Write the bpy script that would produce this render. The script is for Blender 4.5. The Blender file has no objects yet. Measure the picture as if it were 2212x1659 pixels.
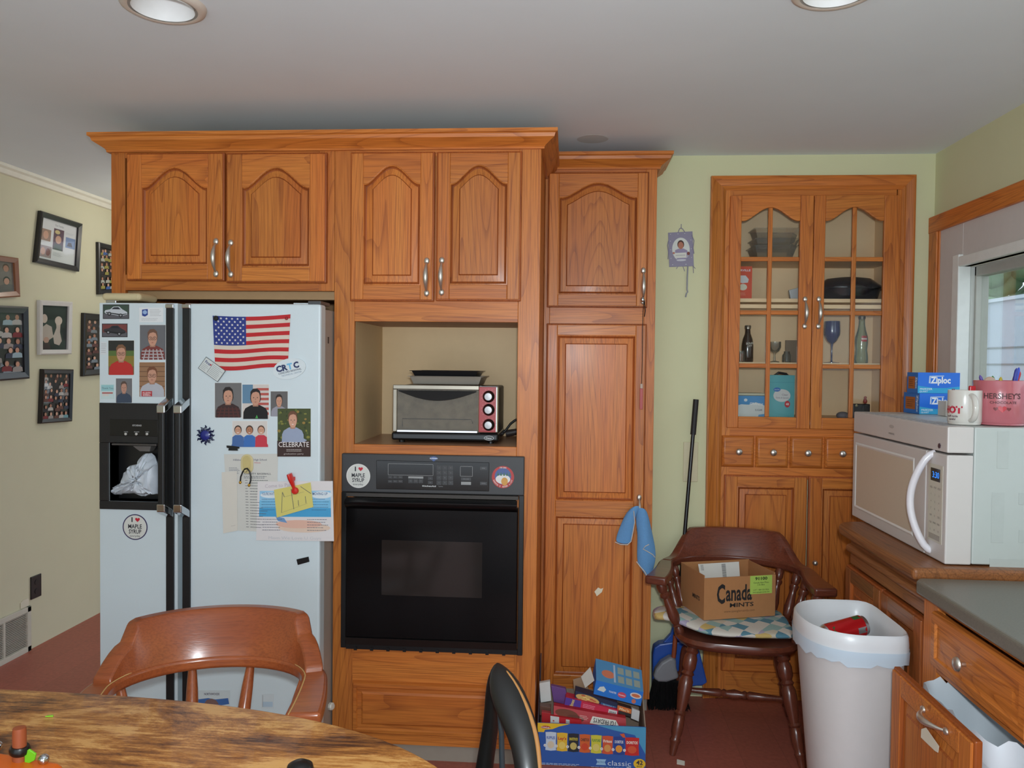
import bpy, bmesh, math, random
from mathutils import Vector, Matrix
random.seed(7)
scene = bpy.context.scene
COL = scene.collection
# ------------------------------------------------------------------ camera
FPX = 1720.0
YAW, PITCH, ROLL = .071, .0249, .0107
CAM = Vector((0, -2.93, 1.4991))
cF = Vector((-math.sin(YAW)*math.cos(PITCH), math.cos(YAW)*math.cos(PITCH), -math.sin(PITCH)))
cR = Vector((math.cos(YAW), math.sin(YAW), 0)); cU = cR.cross(cF)
cR, cU = cR*math.cos(ROLL)+cU*math.sin(ROLL), -cR*math.sin(ROLL)+cU*math.cos(ROLL)
cd = bpy.data.cameras.new('camera'); cam = bpy.data.objects.new('camera', cd); COL.objects.link(cam)
cd.sensor_width = 36; cd.lens = FPX/2212*36; cd.clip_start = .05; cd.clip_end = 100
cam.matrix_world = Matrix(((cR.x, cU.x, -cF.x, CAM.x), (cR.y, cU.y, -cF.y, CAM.y), (cR.z, cU.z, -cF.z, CAM.z), (0, 0, 0, 1)))
scene.camera = cam
# ------------------------------------------------------------------ light
wd = bpy.data.worlds.new('overcast_sky'); scene.world = wd; wd.use_nodes = True
bg = wd.node_tree.nodes['Background']; bg.inputs[0].default_value = (.84, .95, 1.06, 1); bg.inputs[1].default_value = 2.2
fl = bpy.data.lights.new('camera_flash', 'AREA'); fl.shape = 'DISK'; fl.size = .07; fl.energy = 36; fl.color = (.86, .95, 1.0)
flo = bpy.data.objects.new('camera_flash', fl); COL.objects.link(flo); flo.location = (.03, -2.96, 1.60)
flo.rotation_euler = (math.radians(91), 0, math.radians(3))
pl_ = bpy.data.lights.new('passage_ceiling_lamp', 'POINT'); pl_.energy = 5.5; pl_.shadow_soft_size = .09; pl_.color = (1, .93, .8)
plo = bpy.data.objects.new('passage_ceiling_lamp', pl_); COL.objects.link(plo); plo.location = (-2.12, 1.5, 2.28)
scene.view_settings.view_transform = 'Standard'; scene.view_settings.look = 'None'
scene.view_settings.gamma = 1; scene.view_settings.exposure = 0; scene.view_settings.use_curve_mapping = False

def ray(u, v): return cF+cR*((u-1106)/FPX)-cU*((v-829.5)/FPX)
def on(u, v, ax, val):
    d = ray(u, v); return CAM+d*((val-CAM[ax])/d[ax])
def PX(u, v, x): return on(u, v, 0, x)
def PY(u, v, y): return on(u, v, 1, y)
def PZ(u, v, z): return on(u, v, 2, z)

# ------------------------------------------------------------------ materials
def lin(c): return tuple((x/255/12.92 if x/255 <= .04045 else ((x/255+.055)/1.055)**2.4) for x in c)+(1,)
MATS = {}
def new_mat(name):
    m = bpy.data.materials.new(name); m.use_nodes = True
    return m, m.node_tree.nodes, m.node_tree.links, m.node_tree.nodes['Principled BSDF']
def C(rgb, rough=.55, metal=0., var=.06, scale=30, coat=0., bump=0., emit=0., spec=None):
    """plain coloured material with faint procedural mottling"""
    key = (tuple(rgb), rough, metal, var, scale, coat, bump, emit)
    if key in MATS: return MATS[key]
    m, n, l, b = new_mat('paint_%d_%d_%d' % tuple(rgb))
    tc = n.new('ShaderNodeTexCoord'); no = n.new('ShaderNodeTexNoise'); no.inputs['Scale'].default_value = scale; no.inputs['Detail'].default_value = 4
    l.new(tc.outputs['Object'], no.inputs['Vector'])
    mx = n.new('ShaderNodeMix'); mx.data_type = 'RGBA'
    c = lin(rgb); mx.inputs[6].default_value = tuple(x*(1-var) for x in c[:3])+(1,); mx.inputs[7].default_value = tuple(min(1, x*(1+var)) for x in c[:3])+(1,)
    l.new(no.outputs['Fac'], mx.inputs[0]); l.new(mx.outputs[2], b.inputs['Base Color'])
    b.inputs['Roughness'].default_value = rough; b.inputs['Metallic'].default_value = metal
    if coat: b.inputs['Coat Weight'].default_value = coat; b.inputs['Coat Roughness'].default_value = .15
    if spec is not None: b.inputs['Specular IOR Level'].default_value = spec
    if bump:
        bp = n.new('ShaderNodeBump'); bp.inputs['Strength'].default_value = bump; bp.inputs['Distance'].default_value = .002
        l.new(no.outputs['Fac'], bp.inputs['Height']); l.new(bp.outputs[0], b.inputs['Normal'])
    if emit: l.new(mx.outputs[2], b.inputs['Emission Color']); b.inputs['Emission Strength'].default_value = emit
    MATS[key] = m; return m
def wood(name, light, dark, axis, rough=.42, coat=.08, ring=26., line=.5, red=None):
    """oak / maple: contour lines of stretched noise give cathedral figure, plus pores"""
    if name in MATS: return MATS[name]
    m, n, l, b = new_mat(name)
    tc = n.new('ShaderNodeTexCoord'); at = n.new('ShaderNodeAttribute'); at.attribute_name = 'tone'
    oi = n.new('ShaderNodeObjectInfo')
    sm = n.new('ShaderNodeMath'); sm.operation = 'ADD'; l.new(at.outputs['Fac'], sm.inputs[0]); l.new(oi.outputs['Random'], sm.inputs[1])
    ml = n.new('ShaderNodeVectorMath'); ml.operation = 'SCALE'; ml.inputs[0].default_value = (7.3, 5.1, 9.7); l.new(sm.outputs[0], ml.inputs['Scale'])
    ad = n.new('ShaderNodeVectorMath'); ad.operation = 'ADD'; l.new(tc.outputs['Object'], ad.inputs[0]); l.new(ml.outputs[0], ad.inputs[1])
    def mp(s):
        q = n.new('ShaderNodeMapping'); q.inputs['Scale'].default_value = s; l.new(ad.outputs[0], q.inputs['Vector']); return q
    def ax(al, ac): return tuple(al if i == axis else ac for i in range(3))
    n1 = n.new('ShaderNodeTexNoise'); n1.inputs['Scale'].default_value = 1; n1.inputs['Detail'].default_value = 1.5; n1.inputs['Roughness'].default_value = .4
    l.new(mp(ax(.5, 5.5)).outputs[0], n1.inputs['Vector'])
    m1 = n.new('ShaderNodeMath'); m1.operation = 'MULTIPLY'; m1.inputs[1].default_value = ring; l.new(n1.outputs['Fac'], m1.inputs[0])
    m2 = n.new('ShaderNodeMath'); m2.operation = 'FRACT'; l.new(m1.outputs[0], m2.inputs[0])
    r1 = n.new('ShaderNodeValToRGB'); r1.color_ramp.elements[0].position = 0; r1.color_ramp.elements[0].color = (1, 1, 1, 1)
    r1.color_ramp.elements[1].position = 1; r1.color_ramp.elements[1].color = (.15, .15, .15, 1)
    e = r1.color_ramp.elements.new(.26); e.color = (.0, .0, .0, 1)
    l.new(m2.outputs[0], r1.inputs[0])
    n2 = n.new('ShaderNodeTexNoise'); n2.inputs['Scale'].default_value = 1; n2.inputs['Detail'].default_value = 3; l.new(mp(ax(6, 230)).outputs[0], n2.inputs['Vector'])
    r2 = n.new('ShaderNodeValToRGB'); r2.color_ramp.elements[0].position = .42; r2.color_ramp.elements[1].position = .64; l.new(n2.outputs['Fac'], r2.inputs[0])
    n3 = n.new('ShaderNodeTexNoise'); n3.inputs['Scale'].default_value = 1; n3.inputs['Detail'].default_value = 2; l.new(mp(ax(.6, 9)).outputs[0], n3.inputs['Vector'])
    mxa = n.new('ShaderNodeMix'); mxa.data_type = 'RGBA'; mxa.inputs[6].default_value = lin(light); mxa.inputs[7].default_value = lin(red or dark)
    rr = n.new('ShaderNodeValToRGB'); rr.color_ramp.elements[0].position = .35; rr.color_ramp.elements[1].position = .7; l.new(n3.outputs['Fac'], rr.inputs[0]); 
    ms = n.new('ShaderNodeMath'); ms.operation = 'MULTIPLY'; ms.inputs[1].default_value = .7; l.new(rr.outputs[0], ms.inputs[0]); l.new(ms.outputs[0], mxa.inputs[0])
    mxb = n.new('ShaderNodeMix'); mxb.data_type = 'RGBA'; mxb.inputs[7].default_value = lin(dark); l.new(mxa.outputs[2], mxb.inputs[6])
    f1 = n.new('ShaderNodeMath'); f1.operation = 'MULTIPLY'; f1.inputs[1].default_value = line; l.new(r1.outputs[0], f1.inputs[0])
    f2 = n.new('ShaderNodeMath'); f2.operation = 'MULTIPLY_ADD'; f2.inputs[1].default_value = .42; l.new(r2.outputs[0], f2.inputs[0]); l.new(f1.outputs[0], f2.inputs[2])
    f2.use_clamp = True; l.new(f2.outputs[0], mxb.inputs[0])
    # board to board tone
    hs = n.new('ShaderNodeHueSaturation'); fr = n.new('ShaderNodeMath'); fr.operation = 'FRACT'; l.new(sm.outputs[0], fr.inputs[0])
    mr = n.new('ShaderNodeMapRange'); mr.inputs['To Min'].default_value = .86; mr.inputs['To Max'].default_value = 1.14; l.new(fr.outputs[0], mr.inputs['Value']); l.new(mr.outputs[0], hs.inputs['Value'])
    l.new(mxb.outputs[2], hs.inputs['Color']); l.new(hs.outputs[0], b.inputs['Base Color'])
    b.inputs['Roughness'].default_value = rough; b.inputs['Coat Weight'].default_value = coat; b.inputs['Coat Roughness'].default_value = .2; b.inputs['Specular IOR Level'].default_value = .35
    bp = n.new('ShaderNodeBump'); bp.inputs['Strength'].default_value = .25; bp.inputs['Distance'].default_value = .0008; bp.invert = True
    l.new(f2.outputs[0], bp.inputs['Height']); l.new(bp.outputs[0], b.inputs['Normal'])
    MATS[name] = m; return m
OAKC = ((206, 127, 55), (142, 72, 29), (194, 102, 41))
def oak(axis): return wood('oak_%d' % axis, OAKC[0], OAKC[1], axis, red=OAKC[2])
OV, OH, OD = oak(2), oak(0), oak(1)
OG_ = wood('oak_groove', (168, 88, 38), (120, 60, 26), 2, red=(150, 74, 32))
def glassy(name, tint, refl=.5, op=.0, rough=.03):
    """clear pane: transparent tinted body with fresnel gloss, optional milky share"""
    if name in MATS: return MATS[name]
    m, n, l, b = new_mat(name); out = n['Material Output']; n.remove(b)
    tr = n.new('ShaderNodeBsdfTransparent'); tr.inputs[0].default_value = tuple(tint)+(1,)
    gl = n.new('ShaderNodeBsdfGlossy'); gl.inputs['Roughness'].default_value = rough
    fr = n.new('ShaderNodeFresnel'); fr.inputs[0].default_value = 1.45
    ml = n.new('ShaderNodeMath'); ml.operation = 'MULTIPLY'; ml.inputs[1].default_value = refl; l.new(fr.outputs[0], ml.inputs[0])
    mx = n.new('ShaderNodeMixShader'); l.new(ml.outputs[0], mx.inputs[0]); l.new(tr.outputs[0], mx.inputs[1]); l.new(gl.outputs[0], mx.inputs[2])
    if op:
        df = n.new('ShaderNodeBsdfDiffuse'); df.inputs[0].default_value = tuple(tint)+(1,)
        m2 = n.new('ShaderNodeMixShader'); m2.inputs[0].default_value = op; l.new(mx.outputs[0], m2.inputs[1]); l.new(df.outputs[0], m2.inputs[2]); mx = m2
    l.new(mx.outputs[0], out.inputs[0]); MATS[name] = m; return m
PANE = glassy('pane_glass', (.97, .98, .97), .5)
NICKEL = C((214, 208, 198), .36, .9, .05)
CHROME = C((205, 208, 212), .12, 1., .02)
BLACK = C((16, 16, 17), .35)
WHITE = C((222, 222, 218), .5)

# ------------------------------------------------------------------ mesh builder
TXT = {}
def text_geo(s, bold=0.):
    k = (s, bold)
    if k in TXT: return TXT[k]
    cu = bpy.data.curves.new('lettering', 'FONT'); cu.body = s; cu.resolution_u = 2; cu.size = 1; cu.offset = bold; cu.fill_mode = 'FRONT'
    ob = bpy.data.objects.new('lettering', cu); me = ob.to_mesh()
    vs = [v.co.copy() for v in me.vertices]; fs = [tuple(p.vertices) for p in me.polygons]
    ob.to_mesh_clear(); bpy.data.objects.remove(ob); bpy.data.curves.remove(cu)
    if vs:
        x0 = min(v.x for v in vs); x1 = max(v.x for v in vs); y0 = min(v.y for v in vs); y1 = max(v.y for v in vs)
    else: x0 = x1 = y0 = y1 = 0
    TXT[k] = (vs, fs, x0, x1, y0, y1); return TXT[k]
class MB:
    def __init__(s, tf=None): s.v = []; s.f = []; s.mi = []; s.tone = []; s.mats = []; s.tf = tf; s.t = random.random()
    def M(s, m):
        if m not in s.mats: s.mats.append(m)
        return s.mats.index(m)
    def newtone(s): s.t = random.random()*.9; return s
    def add(s, vs, fs, m):
        o = len(s.v); i = s.M(m)
        s.v += [Vector(s.tf(p)) if s.tf else Vector(p) for p in vs]
        for f in fs: s.f.append(tuple(x+o for x in f)); s.mi.append(i); s.tone.append(s.t)
        return s
    def poly(s, pts, m): return s.add(pts, [tuple(range(len(pts)))], m)
    def box(s, x0, x1, y0, y1, z0, z1, m):
        vs = [(x, y, z) for x in (x0, x1) for y in (y0, y1) for z in (z0, z1)]
        return s.add(vs, [(0, 1, 3, 2), (4, 6, 7, 5), (0, 4, 5, 1), (2, 3, 7, 6), (0, 2, 6, 4), (1, 5, 7, 3)], m)
    def hexa(s, b, t, m):
        """4 bottom pts, 4 top pts"""
        return s.add(list(b)+list(t), [(3, 2, 1, 0), (4, 5, 6, 7), (0, 1, 5, 4), (1, 2, 6, 5), (2, 3, 7, 6), (3, 0, 4, 7)], m)
    def prism(s, pts, d, m):
        d = Vector(d); n = len(pts); p = [Vector(q) for q in pts]
        fs = [tuple(range(n)), tuple(range(2*n-1, n-1, -1))]+[(i, (i+1) % n, n+(i+1) % n, n+i) for i in range(n)]
        return s.add(p+[q+d for q in p], fs, m)
    def loft(s, rings, m, cap=True, closed=True):
        n = len(rings[0]); vs = [p for r in rings for p in r]; fs = []
        for i in range(len(rings)-1):
            for j in range(n if closed else n-1):
                k = (j+1) % n; fs.append((i*n+j, i*n+k, (i+1)*n+k, (i+1)*n+j))
        if cap and closed: fs.append(tuple(range(n-1, -1, -1))); fs.append(tuple((len(rings)-1)*n+j for j in range(n)))
        return s.add(vs, fs, m)
    def tube(s, pts, r, m, n=8, cap=True, flat=None):
        pts = [Vector(p) for p in pts]; rs = r if hasattr(r, '__len__') else [r]*len(pts); rings = []
        t0 = (pts[1]-pts[0]).normalized(); up = Vector((0, 0, 1)) if abs(t0.z) < .9 else Vector((1, 0, 0))
        a = t0.cross(up).normalized()
        for i, p in enumerate(pts):
            t = (pts[min(i+1, len(pts)-1)]-pts[max(i-1, 0)]).normalized()
            a = (a-t*a.dot(t)).normalized(); b = t.cross(a)
            k = flat[i] if flat else 1
            rings.append([p+a*(rs[i]*math.cos(2*math.pi*j/n))+b*(rs[i]*k*math.sin(2*math.pi*j/n)) for j in range(n)])
        return s.loft(rings, m, cap)
    def turned(s, p0, p1, prof, m, n=14):
        p0 = Vector(p0); p1 = Vector(p1); return s.tube([p0.lerp(p1, t) for t, r in prof], [r for t, r in prof], m, n)
    def lathe(s, o, prof, m, n=24, axis=(0, 0, 1), cap=True):
        ax = Vector(axis).normalized(); u = ax.orthogonal().normalized(); w = ax.cross(u); o = Vector(o)
        rings = [[o+ax*h+(u*math.cos(2*math.pi*j/n)+w*math.sin(2*math.pi*j/n))*max(r, 1e-5) for j in range(n)] for r, h in prof]
        return s.loft(rings, m, cap)
    def ell(s, c, r, m, n=12, k=8, rot=None):
        c = Vector(c); rings = []
        for i in range(k+1):
            a = math.pi*i/k; q = max(math.sin(a), .002)
            ring = []
            for j in range(n):
                p = Vector((r[0]*q*math.cos(2*math.pi*j/n), r[1]*q*math.sin(2*math.pi*j/n), r[2]*math.cos(a)))
                ring.append(c+(rot @ p if rot else p))
            rings.append(ring)
        return s.loft(rings, m)
    def text(s, txt, o, xd, yd, h, m, bold=0., width=None, align='C', bend=None):
        """lettering h tall (capital), centred on o unless align"""
        vs, fs, x0, x1, y0, y1 = text_geo(txt, bold)
        if not vs: return s
        k = h/.70; kx = k
        if width: kx = width/max(x1-x0, 1e-6)
        o = Vector(o); xd = Vector(xd).normalized(); yd = Vector(yd).normalized()
        cx = {'C': (x0+x1)/2, 'L': x0, 'R': x1}[align]
        out = []
        for v in vs:
            a = (v.x-cx)*kx; b2 = (v.y-.35)*k
            out.append(bend(a, b2) if bend else o+xd*a+yd*b2)
        return s.add(out, fs, m)
    def build(s, name, parent=None, smooth=0, bevel=0., local=False, normals=True, segs=2, subsurf=0, solid=0.):
        me = bpy.data.meshes.new(name); off = Vector((0, 0, 0))
        if parent and not local:
            p = parent
            while p: off += p.location; p = p.parent
        me.from_pydata([tuple(v-off) for v in s.v], [], s.f)
        for m in s.mats: me.materials.append(m)
        me.polygons.foreach_set('material_index', s.mi)
        a = me.attributes.new('tone', 'FLOAT', 'FACE'); a.data.foreach_set('value', s.tone)
        if normals:
            bm = bmesh.new(); bm.from_mesh(me); bmesh.ops.recalc_face_normals(bm, faces=bm.faces); bm.to_mesh(me); bm.free()
        if smooth:
            me.polygons.foreach_set('use_smooth', [True]*len(me.polygons)); me.set_sharp_from_angle(angle=math.radians(smooth))
        o = bpy.data.objects.new(name, me); COL.objects.link(o)
        if parent: o.parent = parent
        if solid: md = o.modifiers.new('thickness', 'SOLIDIFY'); md.thickness = solid; md.offset = 0
        if bevel:
            md = o.modifiers.new('bevel', 'BEVEL'); md.width = bevel; md.segments = segs; md.limit_method = 'ANGLE'; md.angle_limit = math.radians(35)
        if subsurf: md = o.modifiers.new('subsurf', 'SUBSURF'); md.levels = subsurf; md.render_levels = subsurf
        return o
def tag(o, label, cat, group=None):
    o['label'] = label; o['category'] = cat
    if group: o['group'] = group
    return o
def T(name, label, cat, loc, rz=0, group=None):
    o = bpy.data.objects.new(name, None); COL.objects.link(o); o.location = loc; o.rotation_euler = (0, 0, rz); o.empty_display_size = .1
    return tag(o, label, cat, group)
def struct(o): o['kind'] = 'structure'; return o
def FY_(Y): return lambda p: (p[0], Y-p[2], p[1])        # (u, v, out) on a plane facing the camera side
def FX_(X): return lambda p: (X-p[2], -p[0], p[1])       # (u=-Y, v, out) on a plane facing -X
def circ(cx, cy, rx, ry=None, n=20, a0=0): 
    ry = rx if ry is None else ry
    return [(cx+rx*math.cos(a0+2*math.pi*i/n), cy+ry*math.sin(a0+2*math.pi*i/n)) for i in range(n)]
# ------------------------------------------------------------------ fixed sizes
CE = 2.44; W = .703; PP = .47; LW = -2.755; RW = 1.5916; FRY = -.18
XL, XM, XR = -1.745, -.878, -.11
# ================================================================== THE ROOM
WALLM = C((211, 210, 170), .8, var=.03, scale=6, bump=.15)
WALLL = C((206, 200, 172), .8, var=.03, scale=6, bump=.15)
CEILM = C((228, 236, 242), .9, var=.04, scale=3, bump=.1)
def floor_mat():
    m, n, l, b = new_mat('red_brown_floor')
    tc = n.new('ShaderNodeTexCoord'); mp = n.new('ShaderNodeMapping'); mp.inputs['Rotation'].default_value = (0, 0, math.radians(90)); l.new(tc.outputs['Object'], mp.inputs[0])
    br = n.new('ShaderNodeTexBrick'); br.inputs['Scale'].default_value = 1; br.inputs['Brick Width'].default_value = 1.1; br.inputs['Row Height'].default_value = .17
    br.inputs['Mortar Size'].default_value = .0008; br.inputs['Color1'].default_value = lin((166, 92, 76)); br.inputs['Color2'].default_value = lin((158, 88, 72)); br.inputs['Mortar'].default_value = lin((126, 72, 58))
    l.new(mp.outputs[0], br.inputs[0])
    no = n.new('ShaderNodeTexNoise'); no.inputs['Scale'].default_value = 60; no.inputs['Detail'].default_value = 5; l.new(tc.outputs['Object'], no.inputs[0])
    mx = n.new('ShaderNodeMix'); mx.data_type = 'RGBA'; mx.blend_type = 'OVERLAY'; mx.inputs[0].default_value = .3; l.new(br.outputs[0], mx.inputs[6]); l.new(no.outputs['Fac'], mx.inputs[7])
    l.new(mx.outputs[2], b.inputs['Base Color']); b.inputs['Roughness'].default_value = .5
    return m
REAR = -4.6; FAR = 3.2
struct(MB().box(LW-.1, RW+.25, REAR, FAR, -.1, 0, floor_mat()).build('floor'))
# ceiling with two round cut-outs for the recessed lamps
LAMPS = [(-1.082, -.872, .098), (.65, -.878, .098)]
mb = MB(); xs = [LW-.1, LAMPS[0][0]-.15, LAMPS[0][0]+.15, LAMPS[1][0]-.15, LAMPS[1][0]+.15, RW+.25]; ys = [REAR, -1.03, -.72, FAR]
for i in range(5):
    for j in range(3):
        a, b, c, d = xs[i], xs[i+1], ys[j], ys[j+1]
        if j == 1 and i in (1, 3):
            L = LAMPS[0] if i == 1 else LAMPS[1]; n = 48; cp = []; sq = []
            for k in range(n):
                t = 2*math.pi*k/n; ca, sa = math.cos(t), math.sin(t); cp.append((L[0]+.082*ca, L[1]+.082*sa, CE))
                q = min((b-L[0] if ca > 0 else a-L[0])/ca if abs(ca) > 1e-6 else 9, (d-L[1] if sa > 0 else c-L[1])/sa if abs(sa) > 1e-6 else 9)
                sq.append((L[0]+q*ca, L[1]+q*sa, CE))
            for k in range(n): mb.poly([cp[k], cp[(k+1) % n], sq[(k+1) % n], sq[k]], CEILM)
            for k in range(4):
                cx = (b, a, a, b)[k]; cy = (d, d, c, c)[k]
                best = sorted(range(n), key=lambda q: (sq[q][0]-cx)**2+(sq[q][1]-cy)**2)[:2]; mb.poly([sq[best[0]], (cx, cy, CE), sq[best[1]]], CEILM)
        else: mb.poly([(a, c, CE), (b, c, CE), (b, d, CE), (a, d, CE)], CEILM)
mb.box(LW-.1, RW+.25, REAR, FAR, CE+.2, CE+.25, CEILM)
struct(mb.build('ceiling', normals=False))
pc = PZ(1280, 300, CE); MB().lathe((pc.x, pc.y, CE-.0012), [(.001, 0), (.062, 0), (.066, .001)], C((206, 208, 206), .9), 24).build('patched_spot', bpy.data.objects['ceiling'])
# cabinet openings in the kitchen wall
hx0 = PY(1568, 700, W).x; hx1 = PY(1941, 700, W).x; hz0 = PY(1700, 930, W).z; hz1 = PY(1700, 416, W).z
mb = MB()
mb.box(-1.74, hx0, W, W+.11, 0, CE, WALLM).box(hx1, RW+.2, W, W+.11, 0, CE, WALLM).box(hx0, hx1, W, W+.11, hz1, CE, WALLM).box(hx0, hx1, W, W+.11, 0, hz0, WALLM)
struct(mb.build('wall_back'))
struct(MB().box(LW-.1, LW, REAR, FAR, 0, CE, WALLL).build('wall_left'))
struct(MB().box(LW, -1.6, FAR-.1, FAR, 0, CE, WALLL).build('wall_passage'))
WY0, WY1, WZ0, WZ1 = -1.25, .415, 1.07, 1.912
mb = MB(); x0, x1 = RW, RW+.09
mb.box(x0, x1, REAR, WY0, 0, CE, WALLM).box(x0, x1, WY1, W+.11, 0, CE, WALLM).box(x0, x1, WY0, WY1, 0, WZ0, WALLM).box(x0, x1, WY0, WY1, WZ1, CE, WALLM)
struct(mb.build('wall_right'))
# unseen wall added behind the camera, its wide opening sized to tune the daylight
mb = MB(); ro = (-2.3, 1.2, .05, 2.2); yy = REAR+.1
mb.box(LW-.1, ro[0], REAR, yy, 0, CE, WALLM).box(ro[1], RW+.2, REAR, yy, 0, CE, WALLM).box(ro[0], ro[1], REAR, yy, ro[3], CE, WALLM).box(ro[0], ro[1], REAR, yy, 0, ro[2], WALLM)
struct(mb.build('wall_rear'))
# painted crown strip on the passage wall
mb = MB(); pr = [(0, 0), (.018, .002), (.03, .022), (.045, .03), (.045, .045), (0, .045)]
mb.prism([(LW+a, REAR, CE-.045+b) for a, b in pr], (0, FAR-.1-REAR, 0), C((226, 222, 208), .6))
struct(mb.build('trim_1', bevel=.002))
# ------------------------------------------------------------------ window in the right wall
wn = bpy.data.objects.new('window_1', None); COL.objects.link(wn); wn.location = (RW, WY0, WZ0); struct(wn)
PWH = C((206, 200, 196), .6, var=.03); SASH = C((226, 228, 224), .45)
mb = MB()     # white boarding between casing and sash
mb.box(RW-.012, RW+.003, WY1, .628, WZ0-.05, 2.098, PWH).box(RW-.012, RW+.003, WY0-.1, WY1, WZ1, 2.098, PWH).box(RW-.012, RW+.003, WY0-.1, WY0, WZ0-.05, WZ1, PWH)
mb.build('white_boarding', wn, bevel=.002)
mb = MB(); mb.newtone().box(RW-.024, RW, .625, .7, WZ0-.1, 2.158, OV); mb.newtone().box(RW-.026, RW, WY0-.17, .702, 2.088, 2.16, OD)
mb.box(RW-.018, RW, .612, .632, WZ0-.1, 2.09, OV)
mb.build('casing', wn, bevel=.004)
mb = MB(); s = .05
mb.box(RW-.03, RW+.02, WY1-.004, WY1+s, WZ0, WZ1+s, SASH).box(RW-.03, RW+.02, WY0, WY1, WZ1, WZ1+s*.8, SASH).box(RW-.03, RW+.02, WY0-s, WY0, WZ0, WZ1+s, SASH).box(RW-.05, RW+.02, WY0-s, WY1+s, WZ0-.04, WZ0, SASH)
mb.build('stop_moulding', wn, bevel=.004)
JL = C((196, 198, 192), .6); mb = MB(); e = .003
mb.box(RW+.02, RW+.089, WY1-e, WY1+.001, WZ0, WZ1, JL).box(RW+.02, RW+.089, WY0-.001, WY0+e, WZ0, WZ1, JL).box(RW+.02, RW+.089, WY0, WY1, WZ1-e, WZ1+.001, JL).box(RW+.02, RW+.089, WY0, WY1, WZ0-.001, WZ0+e, JL); mb.build('jamb_liner', wn)
mb = MB(); JM = C((176, 176, 168), .6); gx = RW+.055
mb.box(gx-.02, gx+.03, WY1-.016, WY1-.001, WZ0, WZ1, JM).box(gx-.02, gx+.03, WY0, WY0+.045, WZ0, WZ1, JM).box(gx-.02, gx+.03, WY0, WY1, WZ1-.04, WZ1, JM).box(gx-.02, gx+.03, WY0, WY1, WZ0, WZ0+.05, JM)
mb.build('sash', wn, bevel=.003)
MB().box(gx, gx+.004, WY0+.045, WY1-.016, WZ0+.05, WZ1-.04, PANE).build('pane', wn)
# ------------------------------------------------------------------ outside the window
SX = 6.2; zt = PX(2170, 650, SX).z
SID = C((172, 182, 196), .7, var=.03)
sh = T('garden_shed', 'white panelled shed standing outside the window', 'shed', (SX, 6, 0))
MB().box(SX, SX+2, -3, 10.5, -.4, zt, SID).build('wall', sh)
MB().box(SX-.04, SX+2.05, -3.05, 10.55, zt, zt+.05, C((190, 200, 212), .5)).build('roof_edge', sh)
for v in (751, 787): 
    z = PX(2170, v, SX).z; MB().box(SX-.012, SX+.01, -3, 10.5, z-.012, z+.012, C((120, 126, 130), .7)).build('seam', sh)
random.seed(3)
LEAF = C((120, 150, 116), .9, var=.6, scale=2.5)
for k, (ty, tz, r) in enumerate([(15.4, 2.6, 2.6), (22.4, 3.0, 2.5), (8.8, 2.9, 2.5)]):
    t = T('garden_tree', ['leafy green tree showing above the white shed, middle one', 'leafy green tree beyond the far end of the white shed', 'leafy green tree above the near end of the white shed'][k], 'tree', (11.5, ty, -.3), group='trees beyond the shed')
    mb = MB()
    for q in range(170):
        a = Vector((random.gauss(0, 1), random.gauss(0, 1), random.gauss(0, .9))).normalized()*r*random.uniform(.3, 1)
        mb.ell((11.5+a.x, ty+a.y, tz+a.z), (random.uniform(.3, .55),)*2+(random.uniform(.25, .45),), LEAF, 7, 5)
    mb.build('crown', t, smooth=60)
    MB().tube([(11.5, ty, -.3), (11.5, ty, tz)], [.22, .12], C((86, 70, 56), .9)).build('trunk', t)
struct(MB().box(RW+.25, 24, -8, 30, -.5, -.4, C((110, 126, 84), .95, var=.3)).build('lawn_ground'))
# ------------------------------------------------------------------ ceiling lamps
for k, L in enumerate(LAMPS):
    t = T('ceiling_light', ['round recessed ceiling light nearest the picture wall, above the refrigerator side', 'round recessed ceiling light on the window side of the ceiling'][k], 'ceiling light', (L[0], L[1], CE-.012), group='recessed ceiling lights')
    MB().lathe((L[0], L[1], CE-.014), [(.086, .002), (.094, 0), (.106, .006), (.109, .0139), (.079, .0139), (.079, .003)], C((216, 204, 192), .5), 48, cap=False).build('trim_ring', t, smooth=50)
    n = 48; mb = MB(); WB = C((246, 246, 246), .35)
    mb.lathe((L[0], L[1], CE-.012), [(.079, 0), (.072, .05), (.062, .11), (.058, .15)], WB, n, cap=False).build('reflector', t, smooth=60, normals=False)
    MB().lathe((L[0], L[1], CE+.05), [(.0001, .0), (.035, .004), (.05, .02), (.052, .05), (.03, .09)], C((196, 184, 172), .4), n).build('bulb', t, smooth=60)
# ================================================================== CABINETS
def bell(u):
    u = min(1, abs(u)/.92); return (.5+.5*math.cos(math.pi*u))**.82
def outline(u0, u1, v0, vs, h, d, n=22):
    """panel outline inset by d; vs = shoulder height, h = arch rise"""
    c = (u0+u1)/2; hw = (u1-u0)/2; pts = [(u0+d, v0+d), (u1-d, v0+d)]
    if h <= 0: return pts+[(u1-d, vs-d), (u0+d, vs-d)]
    for i in range(n+1):
        x = (hw-d)*(1-2*i/n); pts.append((c+x, vs-d+h*bell(x/hw)))
    return pts
def raised_panel(tf, o, t, parent, axis_m, name='panel'):
    mb = MB(tf).newtone(); rings = []
    for d, w in [(-.002, t-.002), (.003, t-.001), (.008, t-.007), (.012, t-.009), (.034, t-.0055), (.038, t-.0015)]:
        rings.append([(a, b, w) for a, b in outline(*o, d)])
    mb.loft(rings[:2], axis_m, cap=False); mb.loft(rings[1:4], OG_, cap=False); mb.loft(rings[3:5], axis_m, cap=False); mb.loft(rings[4:6], OG_, cap=False); mb.poly(rings[-1], axis_m)
    return mb.build(name, parent, smooth=22)
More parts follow.
